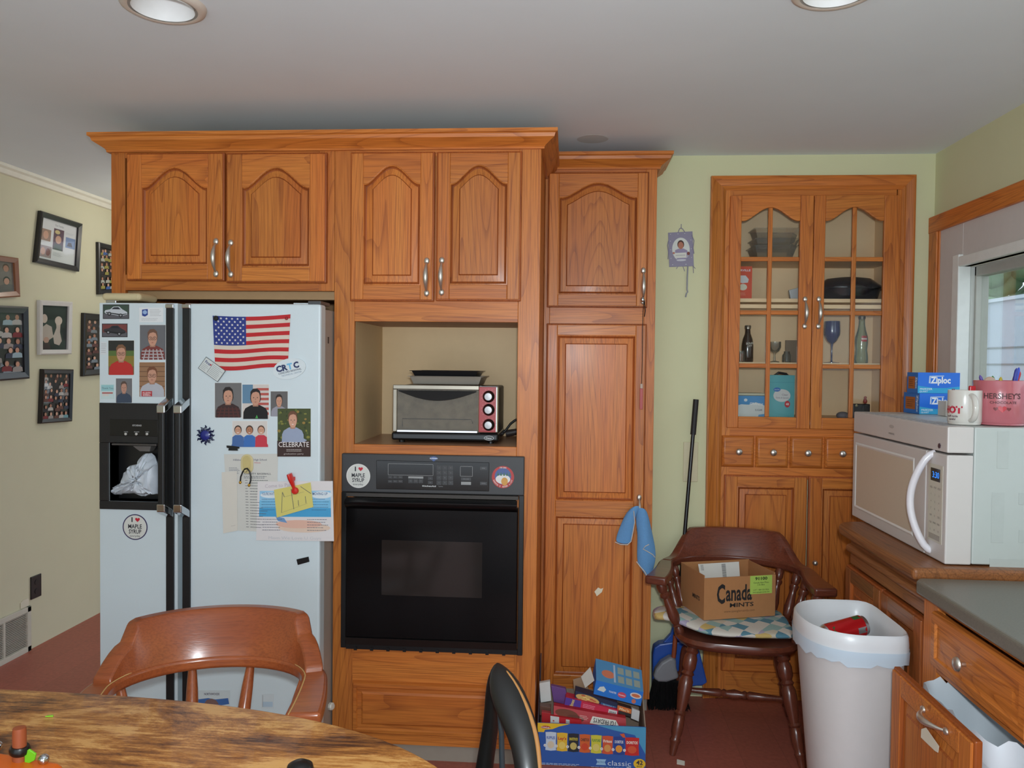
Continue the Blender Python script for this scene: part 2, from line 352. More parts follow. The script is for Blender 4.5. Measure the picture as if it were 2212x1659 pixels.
def pull(tf, u, v0, v1, parent, out, name='handle', m=None):
    """bow pull with leaf shaped feet"""
    m = m or NICKEL; mb = MB(tf); n = 16; L = v1-v0; pts = []; rs = []
    for i in range(n+1):
        s = i/n; v = v0+L*(.13+.74*s); pts.append((u, v, out+.006+.024*math.sin(math.pi*s)**.8)); rs.append(.0036+.0060*math.sin(math.pi*s)**1.4)
    mb.tube(pts, rs, m, 10)
    for s, c in ((1, v0+L*.085), (-1, v1-L*.085)):
        mb.ell((u, c, out+.003), (.0105, L*.09, .007), m, 14, 10)
    return mb.build(name, parent, smooth=60)
def door(parent, tf, u0, u1, v0, v1, style='arch', stile=.058, top=.062, rise=.06, t=.021, out=0., hv=('z', None), hand=None, rail2=None, mats=None, bot=None, name='door'):
    """frame-and-panel door; frame is the door mesh, panel and handle its children"""
    mv, mh = mats or (OV, OH); bot = bot or stile
    mb = MB(tf); L0 = [[(p, q, w) for p, q in ((u0+d, v0+d), (u1-d, v0+d), (u1-d, v1-d), (u0+d, v1-d))] for d, w in ((0, out), (0, out+t-.008), (.0035, out+t-.0055), (.009, out+t-.0055))]
    mb.loft(L0, OG_, cap=False); u0, u1, v0, v1 = u0+.006, u1-.006, v0+.006, v1-.006; stile -= .006; bot -= .006; top -= .006
    mb.newtone().box(u0, u0+stile, v0, v1, out, out+t, mv); mb.newtone().box(u1-stile, u1, v0, v1, out, out+t, mv)
    mb.newtone().box(u0+stile, u1-stile, v0, v0+bot, out, out+t, mh)
    a, b = u0+stile, u1-stile; vs = v1-top-(rise if style == 'arch' else 0)
    mb.newtone()
    if style == 'arch':
        c = (a+b)/2; hw = (b-a)/2; n = 22
        pts = [(b, v1, out), (a, v1, out)]+[(c+hw*(2*i/n-1), vs+rise*bell(2*i/n-1), out) for i in range(n+1)]
        mb.prism(pts, (0, 0, t), mh)
    else: mb.box(a, b, v1-top, v1, out, out+t, mh)
    if rail2: mb.newtone().box(a, b, rail2[0], rail2[1], out, out+t, mh)
    d = mb.build(name, parent, bevel=.0022)
    tt = out+t
    if rail2:
        raised_panel(tf, (a, b, v0+bot, rail2[0], 0), tt, d, mv); raised_panel(tf, (a, b, rail2[1], vs, 0), tt, d, mv)
    else: raised_panel(tf, (a, b, v0+bot, vs, rise if style == 'arch' else 0), tt, d, mv)
    if hand: pull(tf, hand[0], hand[1], hand[2], d, tt)
    return d
def Z(px, Y=0, u=900): return PY(u, px, Y).z
def Xp(px, v, Y=0): return PY(px, v, Y).x
D0 = -.021
# ---- over-fridge cabinet
cab = T('refrigerator_cabinet', 'oak two-door arched wall cabinet above the white refrigerator', 'cabinet', (XL, 0, 1.76))
zb, zt_ = 1.765, 2.305
INT = C((190, 160, 120), .6); tf = FY_(0)
mb = MB(); mb.newtone().box(XL, XL+.02, .02, W-.002, .001, zt_, OV).newtone().box(XL+.02, XM-.001, .02, W-.002, zt_-.018, zt_, INT).box(XL+.02, XM-.001, .02, W-.002, zb+.03, zb+.045, INT)
mb.box(XL+.02, XM-.001, W-.02, W-.002, 1.2, zt_-.018, C((168, 130, 92), .7))
mb.build('carcass', cab)
mb = MB(); mb.newtone().box(XL, XL+.055, 0, .02, .001, zt_, OV).build('stile', cab, bevel=.0015)
mb = MB(); mb.newtone().box(XM-.06, XM-.001, 0, .02, zb, zt_, OV).build('stile', cab, bevel=.0015)
mb = MB(); mb.newtone().box(XL+.055, XM-.06, 0, .02, zt_-.04, zt_, OH).build('rail', cab, bevel=.0015)
mb = MB(); mb.newtone().box(XL+.055, XM-.06, 0, .02, zb, zb+.06, OH).build('rail', cab, bevel=.0015)
mb = MB(); mb.newtone().box(XL+.02, XM-.001, .06, .11, zb-.028, zb+.03, C((186, 150, 108), .6)).build('cleat', cab)
MB().newtone().box((XL+XM)/2-.03, (XL+XM)/2+.03, .001, .02, zb+.05, zt_-.03, OV).build('centre_stile', cab)
for (a, b, hu, h0, h1, t_, b_) in ((271, 483.5, 465, 598, 514, 329, 606.5), (487, 704.5, 497, 599, 517, 329, 611)):
    door(cab, tf, Xp(a, 470, D0), Xp(b, 470, D0), Z(b_, D0, (a+b)/2), Z(t_, D0, (a+b)/2), rise=.075, top=.055, stile=.062, hand=(Xp(hu, 560, -.03), Z(h0, -.03, hu), Z(h1, -.03, hu)), bot=.06)
# ---- oven tower
ov = T('oven_cabinet', 'tall oak cabinet holding the toaster oven niche and the black wall oven', 'cabinet', (XM, 0, 0))
nz0, nz1 = 1.193, 1.653; oz0, oz1 = .43, 1.16; zb2 = .062; nl, nr = -.801, -.189
mb = MB()
mb.newtone().box(XM, XM+.019, .02, W-.002, zb2, 2.305, OV).newtone().box(XR-.019, XR, .02, W-.002, zb2, 2.305, OV).box(XM+.019, XR-.019, .02, W-.002, 2.287, 2.305, INT)
mb.box(XM+.019, XR-.019, .02, W-.002, zb2, zb2+.02, INT).build('carcass', ov)
TK = C((150, 140, 128), .8)
MB().box(XM+.005, XR-.005, .012, .03, 0, zb2, TK).build('toe_kick', ov)
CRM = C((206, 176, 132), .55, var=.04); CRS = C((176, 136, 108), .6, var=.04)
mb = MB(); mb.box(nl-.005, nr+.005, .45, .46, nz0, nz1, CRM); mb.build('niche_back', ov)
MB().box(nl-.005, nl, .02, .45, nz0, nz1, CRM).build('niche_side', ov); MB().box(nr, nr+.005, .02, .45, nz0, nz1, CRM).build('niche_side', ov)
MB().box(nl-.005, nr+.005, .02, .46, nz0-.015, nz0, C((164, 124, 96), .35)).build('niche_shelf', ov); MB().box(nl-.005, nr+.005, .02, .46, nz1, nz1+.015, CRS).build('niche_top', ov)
for a, b in ((XM, nl), (nr, XR)): MB().newtone().box(a, b, 0, .02, zb2, 2.305, OV).build('stile', ov, bevel=.0015)
MB().newtone().box(-.53, -.47, .001, .02, nz1, 2.29, OV).build('centre_stile', ov)
for a, b in ((2.262, 2.305), (nz1, 1.742), (oz1-.02, nz0)): MB().newtone().box(nl, nr, 0, .02, a, b, OH).build('rail', ov, bevel=.0015)
MB().newtone().box(nl, nr, 0, .02, zb2, oz0+.02, OH).build('bottom_panel', ov)
mb = MB(tf).newtone(); o = (nl+.002, nr-.03, Z(1586), Z(1474), 0); rg = [[(a, b, w) for a, b in outline(*o, d)] for d, w in ((0, 0), (.002, .012), (.006, .018), (.018, .019), (.022, .014), (.036, .014), (.044, .019))]
mb.loft(rg, OH, cap=False); mb.poly(rg[-1], OH); mb.build('drawer_front', ov, smooth=28)
for (a, b, t_, b_, hu, h0, h1) in ((755.4, 937.5, 327, 650.5, 921, 640, 556), (942, 1126, 326, 650, 953.5, 638, 555)):
    door(ov, tf, Xp(a, 490, D0), Xp(b, 490, D0), Z(b_, D0, (a+b)/2), Z(t_, D0, (a+b)/2), rise=.068, top=.05, stile=.05, hand=(Xp(hu, 600, -.03), Z(h0, -.03, hu), Z(h1, -.03, hu)), bot=.06)
# ---- crown over both
def crown_profile(): return [(0, 0), (.012, 0), (.012, .006), (.016, .012), (.03, .022), (.048, .034), (.052, .046), (.06, .05), (.06, .062), (0, .062)]
def crown(path, z, name, parent=None, closed=False):
    """mitred moulding swept along plan path (list of (x,y) with outward side on the right of travel)"""
    mb = MB(); pr = crown_profile(); rings = []; n = len(path)
    for i, p in enumerate(path):
        p = Vector(p); d0 = (p-Vector(path[i-1])).normalized() if i > 0 else None; d1 = (Vector(path[i+1])-p).normalized() if i < n-1 else None
        n0 = Vector((d0.y, -d0.x)) if d0 else None; n1 = Vector((d1.y, -d1.x)) if d1 else None
        if n0 and n1: q = (n0+n1); q = q/q.dot(n0)
        else: q = n0 or n1
        rings.append([(p.x+q.x*a, p.y+q.y*a, z+b) for a, b in pr])
    for i in range(n-1):
        d = Vector(path[i+1])-Vector(path[i]); mb.newtone(); mb.loft([rings[i], rings[i+1]], OH if abs(d.x) > abs(d.y) else OD, cap=True)
    return mb.build(name, parent, smooth=25)
CZ = Z(320)-.008
struct(crown([(XL, W-.005), (XL, 0), (XR, 0), (XR, W-.005)], CZ, 'trim_2'))
# ---- pantry
P0 = PP-.021
pl, pr_ = XR+.001, Xp(1412, 900, PP); pzb = PY(1401, 1511, PP).z
pa = T('pantry_cabinet', 'shallow tall oak pantry with arched upper door beside the yellow wall', 'cabinet', (pl, PP, 0))
tfp = FY_(PP); pz1 = PY(1300, 364, PP).z
mb = MB(); mb.newtone().box(pl, pr_, PP+.02, W-.002, pzb, pz1+.06, OV).build('carcass', pa, bevel=.001)
MB().box(pl, pr_-.005, PP+.06, PP+.07, 0, pzb, TK).build('toe_kick', pa)
pd0, pd1 = Xp(1183, 500, P0), Xp(1401, 500, P0); pf0, pf1 = Xp(1182, 1000, P0), Xp(1396, 1000, P0)
MB().newtone().box(pl, pd0+.012, PP, PP+.02, pzb, pz1+.06, OV).build('stile', pa, bevel=.0015)
MB().newtone().box(pd1-.012, pr_, PP, PP+.02, pzb, pz1+.06, OV).build('stile', pa, bevel=.0015)
def Zp(v, u=1290, Y=P0): return PY(u, v, Y).z
MB().newtone().box(pd0+.012, pd1-.012, PP, PP+.02, Zp(706, Y=PP), Zp(655, Y=PP), OH).build('rail', pa, bevel=.0015)
MB().newtone().box(pd0+.012, pd1-.012, PP, PP+.02, Zp(380, Y=PP), pz1+.06, OH).build('rail', pa, bevel=.0015)
MB().newtone().box(pd0+.012, pd1-.012, PP, PP+.02, pzb, pzb+.08, OH).build('rail', pa, bevel=.0015)
udoor = door(pa, tfp, pd0, pd1, Zp(664), Zp(371), rise=.062, top=.045, stile=.046, bot=.055, hand=(Xp(1389, 620, P0), Zp(658, 1389), Zp(578, 1389)))
ldoor = door(pa, tfp, pd0, pd1, pzb+.03, Zp(699), style='flat', stile=.046, top=.05, bot=.07, rail2=(Zp(1116), Zp(1082)), hand=(Xp(1380, 1110, P0), Zp(1150, 1380), Zp(1068, 1380)))
crown([(pl, PP), (pr_, PP), (pr_, W-.005)], pz1-.005, 'crown_moulding', pa)
MB(FY_(P0)).poly([(x, y, .0008) for x, y in [(lambda q: (q.x, q.z))(PY(a, b, P0)) for a, b in [(1284, 1278), (1292, 1269), (1298, 1272), (1303, 1270), (1300, 1279), (1294, 1284), (1289, 1288), (1287, 1283)]]], C((236, 226, 200), .7)).build('chipped_patch', pa, normals=False)
# ---- built-in china cabinet
tfw = FY_(W); WF = W-.012
hu = T('china_cabinet', 'built-in oak china cabinet with arched glass doors, drawers and lower cupboard doors', 'cabinet', (PY(1750, 1500, W).x, W, 0))
cx0, cx1, cz1 = PY(1525.5, 950, W).x, PY(1968, 700, W).x, PY(1750, 381, W).z
ix0, ix1, iz1 = PY(1559, 900, W).x, PY(1940, 700, W).x, PY(1750, 411, W).z
cw = ix0-cx0
for a, b in ((cx0, ix0), (ix1, cx1)):
    mb = MB(tfw).newtone(); c0, c1 = (a, b) if a == cx0 else (b, a)
    sgn = 1 if c1 > c0 else -1; w_ = abs(c1-c0)
    prf = [(0, 0), (0, .022), (.006, .024), (.012, .02), (w_*.7, .014), (w_*.8, .017), (w_*.92, .012), (w_, .009), (w_, 0)]
    mb.loft([[(c0+sgn*p, 0.001, q) for p, q in prf], [(c0+sgn*p, cz1-p*(cz1-iz1)/w_, q) for p, q in prf]], OV); mb.build('casing', hu, smooth=25)
mb = MB(tfw).newtone(); kk = (cz1-iz1)/w_; prf2 = [(p*kk, q) for p, q in prf]
kl, kr = (ix0-cx0)/(cz1-iz1), (cx1-ix1)/(cz1-iz1); mb.loft([[(cx0+p*kl, cz1-p, q) for p, q in prf2], [(cx1-p*kr, cz1-p, q) for p, q in prf2]], OH); mb.build('casing', hu, smooth=25)
# face frame
def U(px, v, Y=W): return PY(px, v, Y).x
def V_(v, u=1700, Y=W): return PY(u, v, Y).z
fz = [(0.001, V_(1452)), (V_(1035), V_(918)), (V_(430), iz1)]
mb = MB(tfw); mb.newtone().box(ix0, U(1580, 700), .001, iz1, -.01, .006, OV).build('face_stile', hu)
mb = MB(tfw); mb.newtone().box(U(1932, 700), ix1, .001, iz1, -.01, .006, OV).build('face_stile', hu)
for a, b in fz: MB(tfw).newtone().box(ix0+.02, ix1-.02, a, b, -.01, .005, OH).build('face_rail', hu)
# interior
IN = C((238, 206, 166), .6, var=.04); DEP = W+.30
mb = MB(); mb.box(hx0, hx1, DEP, DEP+.01, hz0, hz1, IN).box(hx0-.01, hx0, W, DEP, hz0, hz1, IN).box(hx1, hx1+.01, W, DEP, hz0, hz1, IN).box(hx0, hx1, W, DEP, hz1, hz1+.01, IN)
mb.build('interior', hu)
SHZ = [V_(903, 1700, W+.03)-.0, V_(783, 1700, W+.03), V_(645, 1700, W+.03), V_(556, 1700, W+.03)]
for z in SHZ: MB().box(hx0+.001, hx1-.001, W+.03, DEP, z-.016, z, IN).build('shelf', hu)
MB().box(hx0+.001, hx1-.001, W+.012, W+.03, SHZ[2]-.045, SHZ[2]-.028, IN).build('shelf_cleat', hu)
def glass_door(px0, px1, ga, gb, mid, hpx):
    a, b = U(px0, 680, WF), U(px1, 680, WF); v0, v1 = V_(925.5, 1700, WF), V_(423, 1700, WF)
    g0, g1 = U(ga, 680, WF), U(gb, 680, WF); vb = V_(901, 1700, WF); vs = V_(478, 1700, WF); cr = V_(449, 1700, WF); t = .019; o = .004
    mb = MB(tfw); mb.newtone().box(a, g0, v0, v1, o, o+t, OV).newtone().box(g1, b, v0, v1, o, o+t, OV).newtone().box(g0, g1, v0, vb, o, o+t, OH).newtone()
    c = (g0+g1)/2; hw = (g1-g0)/2; n = 24
    mb.prism([(g1, v1, o), (g0, v1, o)]+[(c+hw*(2*i/n-1), vs+(cr-vs)*bell(2*i/n-1), o) for i in range(n+1)], (0, 0, t), OH)
    d = mb.build('glass_door', hu, bevel=.003)
    m0 = U(mid, 680, WF); MB(tfw).newtone().box(m0-.0095, m0+.0095, vb, cr, o+.004, o+.017, OV).build('muntin', d, bevel=.003)
    ve = [vb]
    for v in (790.6, 675.6, 560):
        z = V_(v, 1700, WF); ve.append(z); MB(tfw).newtone().box(g0, g1, z-.0095, z+.0095, o+.003, o+.016, OH).build('muntin', d, bevel=.003)
    ve.append(cr)
    for i in range(4):
        for x0, x1 in ((g0, m0), (m0, g1)): MB(tfw).box(x0-.004, x1+.004, ve[i]-.003, ve[i+1]+.003, o+.006, o+.009, PANE).build('pane', d)
    pull(tfw, U(hpx, 680, WF), V_(711, 1740, WF), V_(641, 1740, WF), d, o+t)
glass_door(1573, 1752, 1597.5, 1723.5, 1660, 1736.5)
glass_door(1753.5, 1938, 1778, 1904, 1841, 1766)
dx = [1557, 1630.5, 1704.5, 1779, 1853, 1926]
def knob(tf_, u, v, out, parent, r=.0155):
    mb = MB(); pts = [(.004, 0), (.0055, .002), (.0055, .012), (.012, .016), (r, .021), (r*.93, .026), (r*.6, .0295), (.0005, .031)]
    o = Vector(tf_((u, v, out))); a = Vector(tf_((u, v, out+1)))-o
    mb.lathe(o, pts, NICKEL, 20, a); return mb.build('knob', parent, smooth=50)
for i in range(5):
    a, b = U(dx[i]+2, 975, WF), U(dx[i+1]-1.5, 975, WF); v0, v1 = V_(1010, 1650, WF), V_(942, 1650, WF)
    mb = MB(tfw).newtone(); o = (a, b, v0, v1, 0); rg = [[(p, q, w) for p, q in outline(*o, d)] for d, w in ((0, -.01), (0, .006), (.003, .012), (.011, .018), (.014, .019))]
    mb.loft(rg, OH, cap=False); mb.poly(rg[-1], OH); d = mb.build('drawer', hu, smooth=28); knob(tfw, (a+b)/2, (v0+v1)/2, .018, d)
for k, (a, b) in enumerate(((1561.5, 1740.5), (1743, 1930))):
    d = door(hu, tfw, U(a, 1200, WF), U(b, 1200, WF), V_(1452, 1650, WF), V_(1027, 1650, WF), style='flat', stile=.057, top=.05, bot=.06, t=.019, out=.004)
    if k == 1: knob(tfw, U(1757, 1213, WF), V_(1213, 1757, WF), .02, d, .011)
# ---- wooden side cabinet and grey-topped base cabinet along the window wall
SCX = 1.045; tfx = FX_(SCX); CT = .93
SY0, SY1 = -.6, .1
WD = wood('worn_oak_y', (158, 100, 58), (100, 60, 36), 1, rough=.4, red=(138, 82, 46)); WDV = wood('worn_oak_v', (170, 100, 52), (118, 64, 32), 2, red=(150, 80, 40))
sc = T('side_cabinet', 'wooden side cabinet with rounded top under the white microwave', 'cabinet', (1.3, -.25, 0))
mb = MB().newtone(); mb.box(SCX+.02, RW-.002, SY0, SY1-.02, .001, CT-.036, WDV).build('carcass', sc)
# rounded-corner top
pts = [(RW-.002, SY0), (RW-.002, SY1)]; r = .09; ax_, ay = .985, SY1
for i in range(9):
    t = math.pi/2+math.pi/2*i/8; pts.append((ax_+r+r*math.cos(t), ay-r+r*math.sin(t)))
pts.append((ax_, SY0))
def slab(pts, z0, z1, m, name, parent, bev): 
    return MB().newtone().prism([(x, y, z0) for x, y in pts], (0, 0, z1-z0), m).build(name, parent, bevel=bev, segs=3)
slab(pts, CT-.036, CT, WD, 'top', sc, .012)
mb = MB().newtone(); mb.box(SCX-.002, SCX+.02, SY0+.001, SY1-.03, .78, CT-.036, WD).build('apron', sc, bevel=.003)
mb = MB().newtone(); mb.tube([(SCX-.004, SY1-.035, .838), (SCX-.004, SY0+.015, .838)], [.016, .016], WD, 14).build('ledge_moulding', sc, smooth=50)
for k, (a, b) in enumerate(((-(SY1-.03), .26), (.265, -SY0-.03))):
    door(sc, tfx, a, b, .12, .775, style='flat', stile=.055, top=.05, t=.02, mats=(WDV, WD))
mb = MB().newtone(); mb.box(SCX, SCX+.02, SY0, SY0+.03, .001, .78, WDV).build('stile', sc)
mb = MB().newtone(); mb.box(SCX+.003, SCX+.02, SY0, SY1-.03, .001, .118, WD).build('plinth', sc)
BX = 1.035; tfb = FX_(BX); BY0, BY1 = -1.75, -.605
bc = T('base_cabinet', 'oak base cabinet with one drawer under the grey worktop', 'cabinet', (1.3, -1.1, 0))
mb = MB().newtone(); mb.box(BX+.002, RW-.002, BY1-.03, BY1, .001, .862, OV).box(BX+.002, RW-.002, BY0, -1.15, .1, .862, OV).box(BX+.3, RW-.002, -1.15, BY1-.03, .1, .862, OV).build('carcass', bc)
mb = MB().newtone(); mb.box(BX-.02, BX+.002, BY1-.085, BY1, .1, .862, OV).build('stile', bc, bevel=.0015)
mb = MB().newtone(); mb.box(BX-.02, BX+.002, BY0, -1.15, .1, .862, OV).build('stile', bc, bevel=.0015)
mb = MB().newtone(); mb.box(BX-.02, BX+.002, -1.15, BY1-.085, .845, .862, OD).build('rail', bc)
mb = MB().newtone(); mb.box(BX-.02, BX+.002, -1.15, BY1-.085, .668, .7, OD).build('rail', bc)
mb = MB(tfb); o = (.693, 1.15, .69, .838, 0)
rg = [[(p, q, w+.02) for p, q in outline(*o, d)] for d, w in ((0, 0), (0, .012), (.005, .02), (.026, .021), (.03, .015), (.046, .014), (.058, .018))]
mb.newtone().loft(rg, OD, cap=False); mb.poly(rg[-1], OD); dr = mb.build('drawer', bc, smooth=28)
kb = PX(2085, 1435, BX-.04); knob(tfb, -kb.y, kb.z, .038, dr, .018)
# worktop
WTM = C((112, 108, 98), .35, var=.25, scale=220)
wt = [(RW-.002, BY1+.004), (RW-.002, BY0), (.985, BY0), (.985, BY1-.02), (1.0, BY1+.004)]
tag(MB().prism([(x, y, .864) for x, y in wt], (0, 0, .04), WTM).build('worktop', bevel=.008, segs=3), 'grey speckled laminate worktop beside the white microwave', 'worktop')
# pull-out bin drawer, part way open
PXF = .915; tfo = FX_(PXF)
po = T('pull_out_bin', 'oak pull-out bin door standing open with bow handle and torn tape', 'pull-out', (PXF, -.9, 0))
pv0 = .14; pv1 = .682; hA = PX(1982, 1515, PXF-.03); hB = PX(2048, 1568, PXF-.03)
d = door(po, tfo, .695, 1.135, pv0, pv1, style='flat', stile=.06, top=.055, bot=.06, t=.022)
mb = MB(tfo); hc = (-hA.y-hB.y)/2; hz = pv1-.03
pts = [(hc-.055+.11*i/16, hz, .028+.026*math.sin(math.pi*i/16)**.8) for i in range(17)]
mb.tube(pts, [.0035+.005*math.sin(math.pi*i/16)**1.4 for i in range(17)], NICKEL, 10)
for s in (-1, 1): mb.ell((hc+s*.06, hz, .025), (.011, .0085, .006), NICKEL, 12, 8)
mb.build('handle', d, smooth=60)
ta = [PX(*q, PXF-.02) for q in ((1993, 1575), (2003, 1572), (2031, 1612), (2029, 1626), (2022, 1622), (1992, 1593))]
mb = MB(); mb.prism([(PXF-.0225, p.y, p.z) for p in ta], (-.0008, 0, 0), C((226, 220, 200), .6)); mb.build('tape_strip', d)
mb = MB(); mb.box(PXF+.001, PXF+.3, -1.12, -1.112, .12, .5, INT).box(PXF+.001, PXF+.3, -.718, -.71, .12, .5, INT).box(PXF+.001, PXF+.3, -1.12, -.71, .11, .12, INT); mb.build('drawer_box', po)
# white bag in the pull-out
random.seed(11); BAG = C((214, 222, 228), .4, var=.04, bump=.4, scale=14)
mb = MB(); rings = []; n = 40
for k, (z, s) in enumerate([(.14, .9), (.4, .97), (.56, 1.0), (.645, 1.02), (.66, 1.05), (.63, 1.07), (.6, 1.06)]):
    ring = []
    for j in range(n):
        t = 2*math.pi*j/n; ca, sa = math.cos(t), math.sin(t); q = (abs(ca)**5+abs(sa)**5)**-.2
        w = 1+random.uniform(-.012, .012)*(k > 0)
        ring.append((PXF+.125+q*ca*.095*s*w, -.915+q*sa*.175*s*w, z+random.uniform(-.012, .012)*(k > 1)))
    rings.append(ring)
mb.loft(rings, BAG, cap=False); mb.poly(rings[0][::-1], BAG)
tag(mb.build('bin_bag', smooth=50, normals=False), 'white plastic bin bag lining the open pull-out drawer', 'bin bag')
# ================================================================== WHITE WASTE BIN with liner
BZ = .72; BIN_IN = lambda z: .66+(z-.03)/.67*.255-.03
bt = T('waste_bin', 'tall white plastic waste bin between the chair and the side cabinet', 'bin', (.88, -.38, 0))
def bin_ring(z, s, dx=0., n=48):
    cx, cy = .888, -.375; out = []
    for j in range(n):
        t = 2*math.pi*j/n; ca, sa = math.cos(t), math.sin(t)
        if ca >= 0: q = (abs(ca)**6+abs(sa)**6)**(-1/6); x, y = .13*q*ca, .19*q*sa
        else: q = (abs(ca)**2.3+abs(sa)**2.3)**(-1/2.3); x, y = .16*q*ca, .19*q*sa
        out.append((cx+x*s+dx, cy+y*s, z))
    return out
PL = C((206, 202, 200), .35, var=.03)
mb = MB(); mb.loft([bin_ring(.003, .66, .018), bin_ring(.02, .68, .017), bin_ring(.64, .93), bin_ring(.70, .94), bin_ring(.712, .93), bin_ring(.7, .915), bin_ring(.03, .66, .017)], PL, cap=False)
mb.poly(bin_ring(.003, .66, .018)[::-1], PL); mb.poly(bin_ring(.03, .66, .017), PL); mb.build('body', bt, smooth=40)
mb = MB(); mb.loft([bin_ring(.655, .945), bin_ring(.66, .975), bin_ring(.70, .98), bin_ring(.703, .94)], PL, cap=False); mb.build('rim', bt, smooth=40)
random.seed(5); LIN = C((222, 224, 226), .3, var=.03, bump=.5, scale=18); LINB = glassy('thin_blue_liner', (.70, .82, .92), .5, .75, .2)
rng = []
for z, s in [(.652, 1.0), (.69, .996), (.712, .982), (.718, .955), (.71, .905), (.66, BIN_IN(.66)), (.6, BIN_IN(.6)), (.5, BIN_IN(.5)), (.42, BIN_IN(.42))]:
    rr = bin_ring(z, s, .017*(1-(z-.03)/.67) if z < .7 and s < .92 else 0)
    rng.append([(x+random.uniform(-.002, .002)*(z < .7)*(s < .95), y+random.uniform(-.002, .002)*(z < .7)*(s < .95), zz+random.uniform(-.004, .004)*(s > .99)) for x, y, zz in rr])
mb = MB(); mb.loft(rng, LIN, cap=False)
ln = tag(mb.build('bin_liner', smooth=50, normals=False), 'crinkled white plastic liner folded over the waste bin rim', 'bin liner')
sk = [[(x, y, z+random.uniform(-.012, .006)*(k == 1)) for x, y, z in bin_ring(zz, s)] for k, (zz, s) in enumerate([(.67, 1.012), (.632, 1.0)])]
MB().loft(sk, LINB, cap=False).build('liner_hem', ln, smooth=50, normals=False)
# soda can and rubbish
def can(c, ax, L, r, name, label):
    ax = Vector(ax).normalized(); c = Vector(c); RED = C((196, 30, 34), .25, .3); GRN = C((52, 110, 60), .3, .3); SIL = C((190, 190, 194), .25, .9)
    t = T(name, label, 'can', c)
    o = c-ax*L/2
    MB().lathe(o, [(r, L*.09), (r, L*.90)], RED, 28, ax, cap=False).build('body', t, smooth=50, normals=True)
    MB().lathe(o, [(.001, .006), (r*.72, .002), (r*.78, 0), (r*.85, .004), (r, L*.09)], SIL, 28, ax).build('base', t, smooth=50)
    MB().lathe(o, [(r, L*.90), (r*.85, L*.965), (r*.86, L*.985), (r*.8, L*.985), (r*.77, L*.965), (.001, L*.965)], SIL, 28, ax).build('top', t, smooth=40)
    u = ax.orthogonal().normalized(); w = ax.cross(u)
    for k in range(9):
        a0 = 2*math.pi*k/9; mb = MB(); hh = [(random.uniform(.1, .2), random.uniform(.24, .4)), (random.uniform(.7, .78), .9)][k % 2]
        P = lambda a, h: o+ax*(L*h)+(u*math.cos(a)+w*math.sin(a))*(r+.0006)
        n = 6; top = [P(a0+.55*i/n, hh[0]) for i in range(n+1)]; bot = [P(a0+.55*i/n, hh[1]-.05*math.sin(3.1*i/n)) for i in range(n+1)]
        for i in range(n): mb.poly([top[i], top[i+1], bot[i+1], bot[i]], GRN if k % 3 else SIL)
        mb.build('printed_patch', t, normals=False)
    return t
can(tuple(PZ(1822, 1362, .665)), (.84, .25, .16), .155, .034, 'soda_can', 'red and green drink can lying in the lined waste bin')
random.seed(21)
mb = MB()
for k in range(16):
    a = random.uniform(0, 6.28); q = random.uniform(0, .11); c = (.888+q*math.cos(a), -.375+q*math.sin(a)*1.2, random.uniform(.575, .625))
    mb.ell(c, (random.uniform(.03, .05), random.uniform(.03, .05), random.uniform(.02, .035)), random.choice([C((120, 92, 72), .6), C((196, 190, 180), .6), C((84, 74, 110), .5), C((150, 120, 90), .6)]), 9, 6)
o = tag(mb.build('rubbish', smooth=0), 'crumpled wrappers heaped under the can in the waste bin', 'rubbish'); o['kind'] = 'stuff'
# ================================================================== REFRIGERATOR
FW = C((207, 218, 223), .38, var=.02, scale=400, bump=.12); FS = C((168, 160, 152), .5); GASK = C((226, 232, 228), .5); FG = C((186, 184, 190), .4)
fx0, fx1, ft = -1.682, -.872, 1.703
fr = T('refrigerator', 'white side-by-side refrigerator with black handles and ice dispenser', 'refrigerator', ((fx0+fx1)/2, .2, 0))
MB().box(fx0+.004, fx1-.012, -.105, .62, .03, ft-.012, FS).build('body', fr, bevel=.004)
MB().box(fx0+.012, fx1-.012, -.118, -.104, .1, ft-.02, GASK).build('gasket', fr)
MB().box(fx0+.01, fx1-.01, -.15, -.1, .012, .085, BLACK).build('base_grille', fr, bevel=.004)
mid0, mid1 = PY(384, 700, FRY).x, PY(394.5, 700, FRY).x
tff = FY_(FRY)
s0, s1 = PY(360.5, 760, FRY).x, PY(377.5, 760, FRY).x; s2, s3 = PY(396, 760, FRY).x, PY(413, 760, FRY).x
dzA, dzB = PY(300, 1101, FRY).z, PY(300, 871, FRY).z       # dispenser bottom / top
rx0, rx1, rz0, rz1 = PY(237, 1000, FRY).x, PY(345, 1000, FRY).x, PY(290, 1083, FRY).z, PY(290, 957, FRY).z
# freezer door with dispenser opening
mb = MB(); a, b = fx0, mid0
fz_ = MB().box(a, b, FRY, -.12, .1, rz0, FW).box(a, b, FRY, -.12, rz1, ft, FW).box(a, rx0, FRY, -.12, rz0, rz1, FW).box(rx1, b, FRY, -.12, rz0, rz1, FW).build('freezer_door', fr)
rd = MB().box(mid1, fx1, FRY, -.12, .1, ft, FW).build('refrigerator_door', fr, bevel=.008)
DB = C((26, 25, 26), .45, bump=.2, scale=300)
mb = MB(); e = .006
mb.box(fx0+.001, s0, FRY-e, FRY, dzA, rz0, DB).box(fx0+.001, s0, FRY-e, FRY, rz1, dzB, DB).box(fx0+.001, rx0, FRY-e, FRY, rz0, rz1, DB).box(rx1, s0, FRY-e, FRY, rz0, rz1, DB)
mb.build('dispenser_bezel', fz_, bevel=.002)
mb = MB(); dp = -.122
mb.poly([(rx0, dp, rz0), (rx1, dp, rz0), (rx1, dp, rz1), (rx0, dp, rz1)], BLACK)
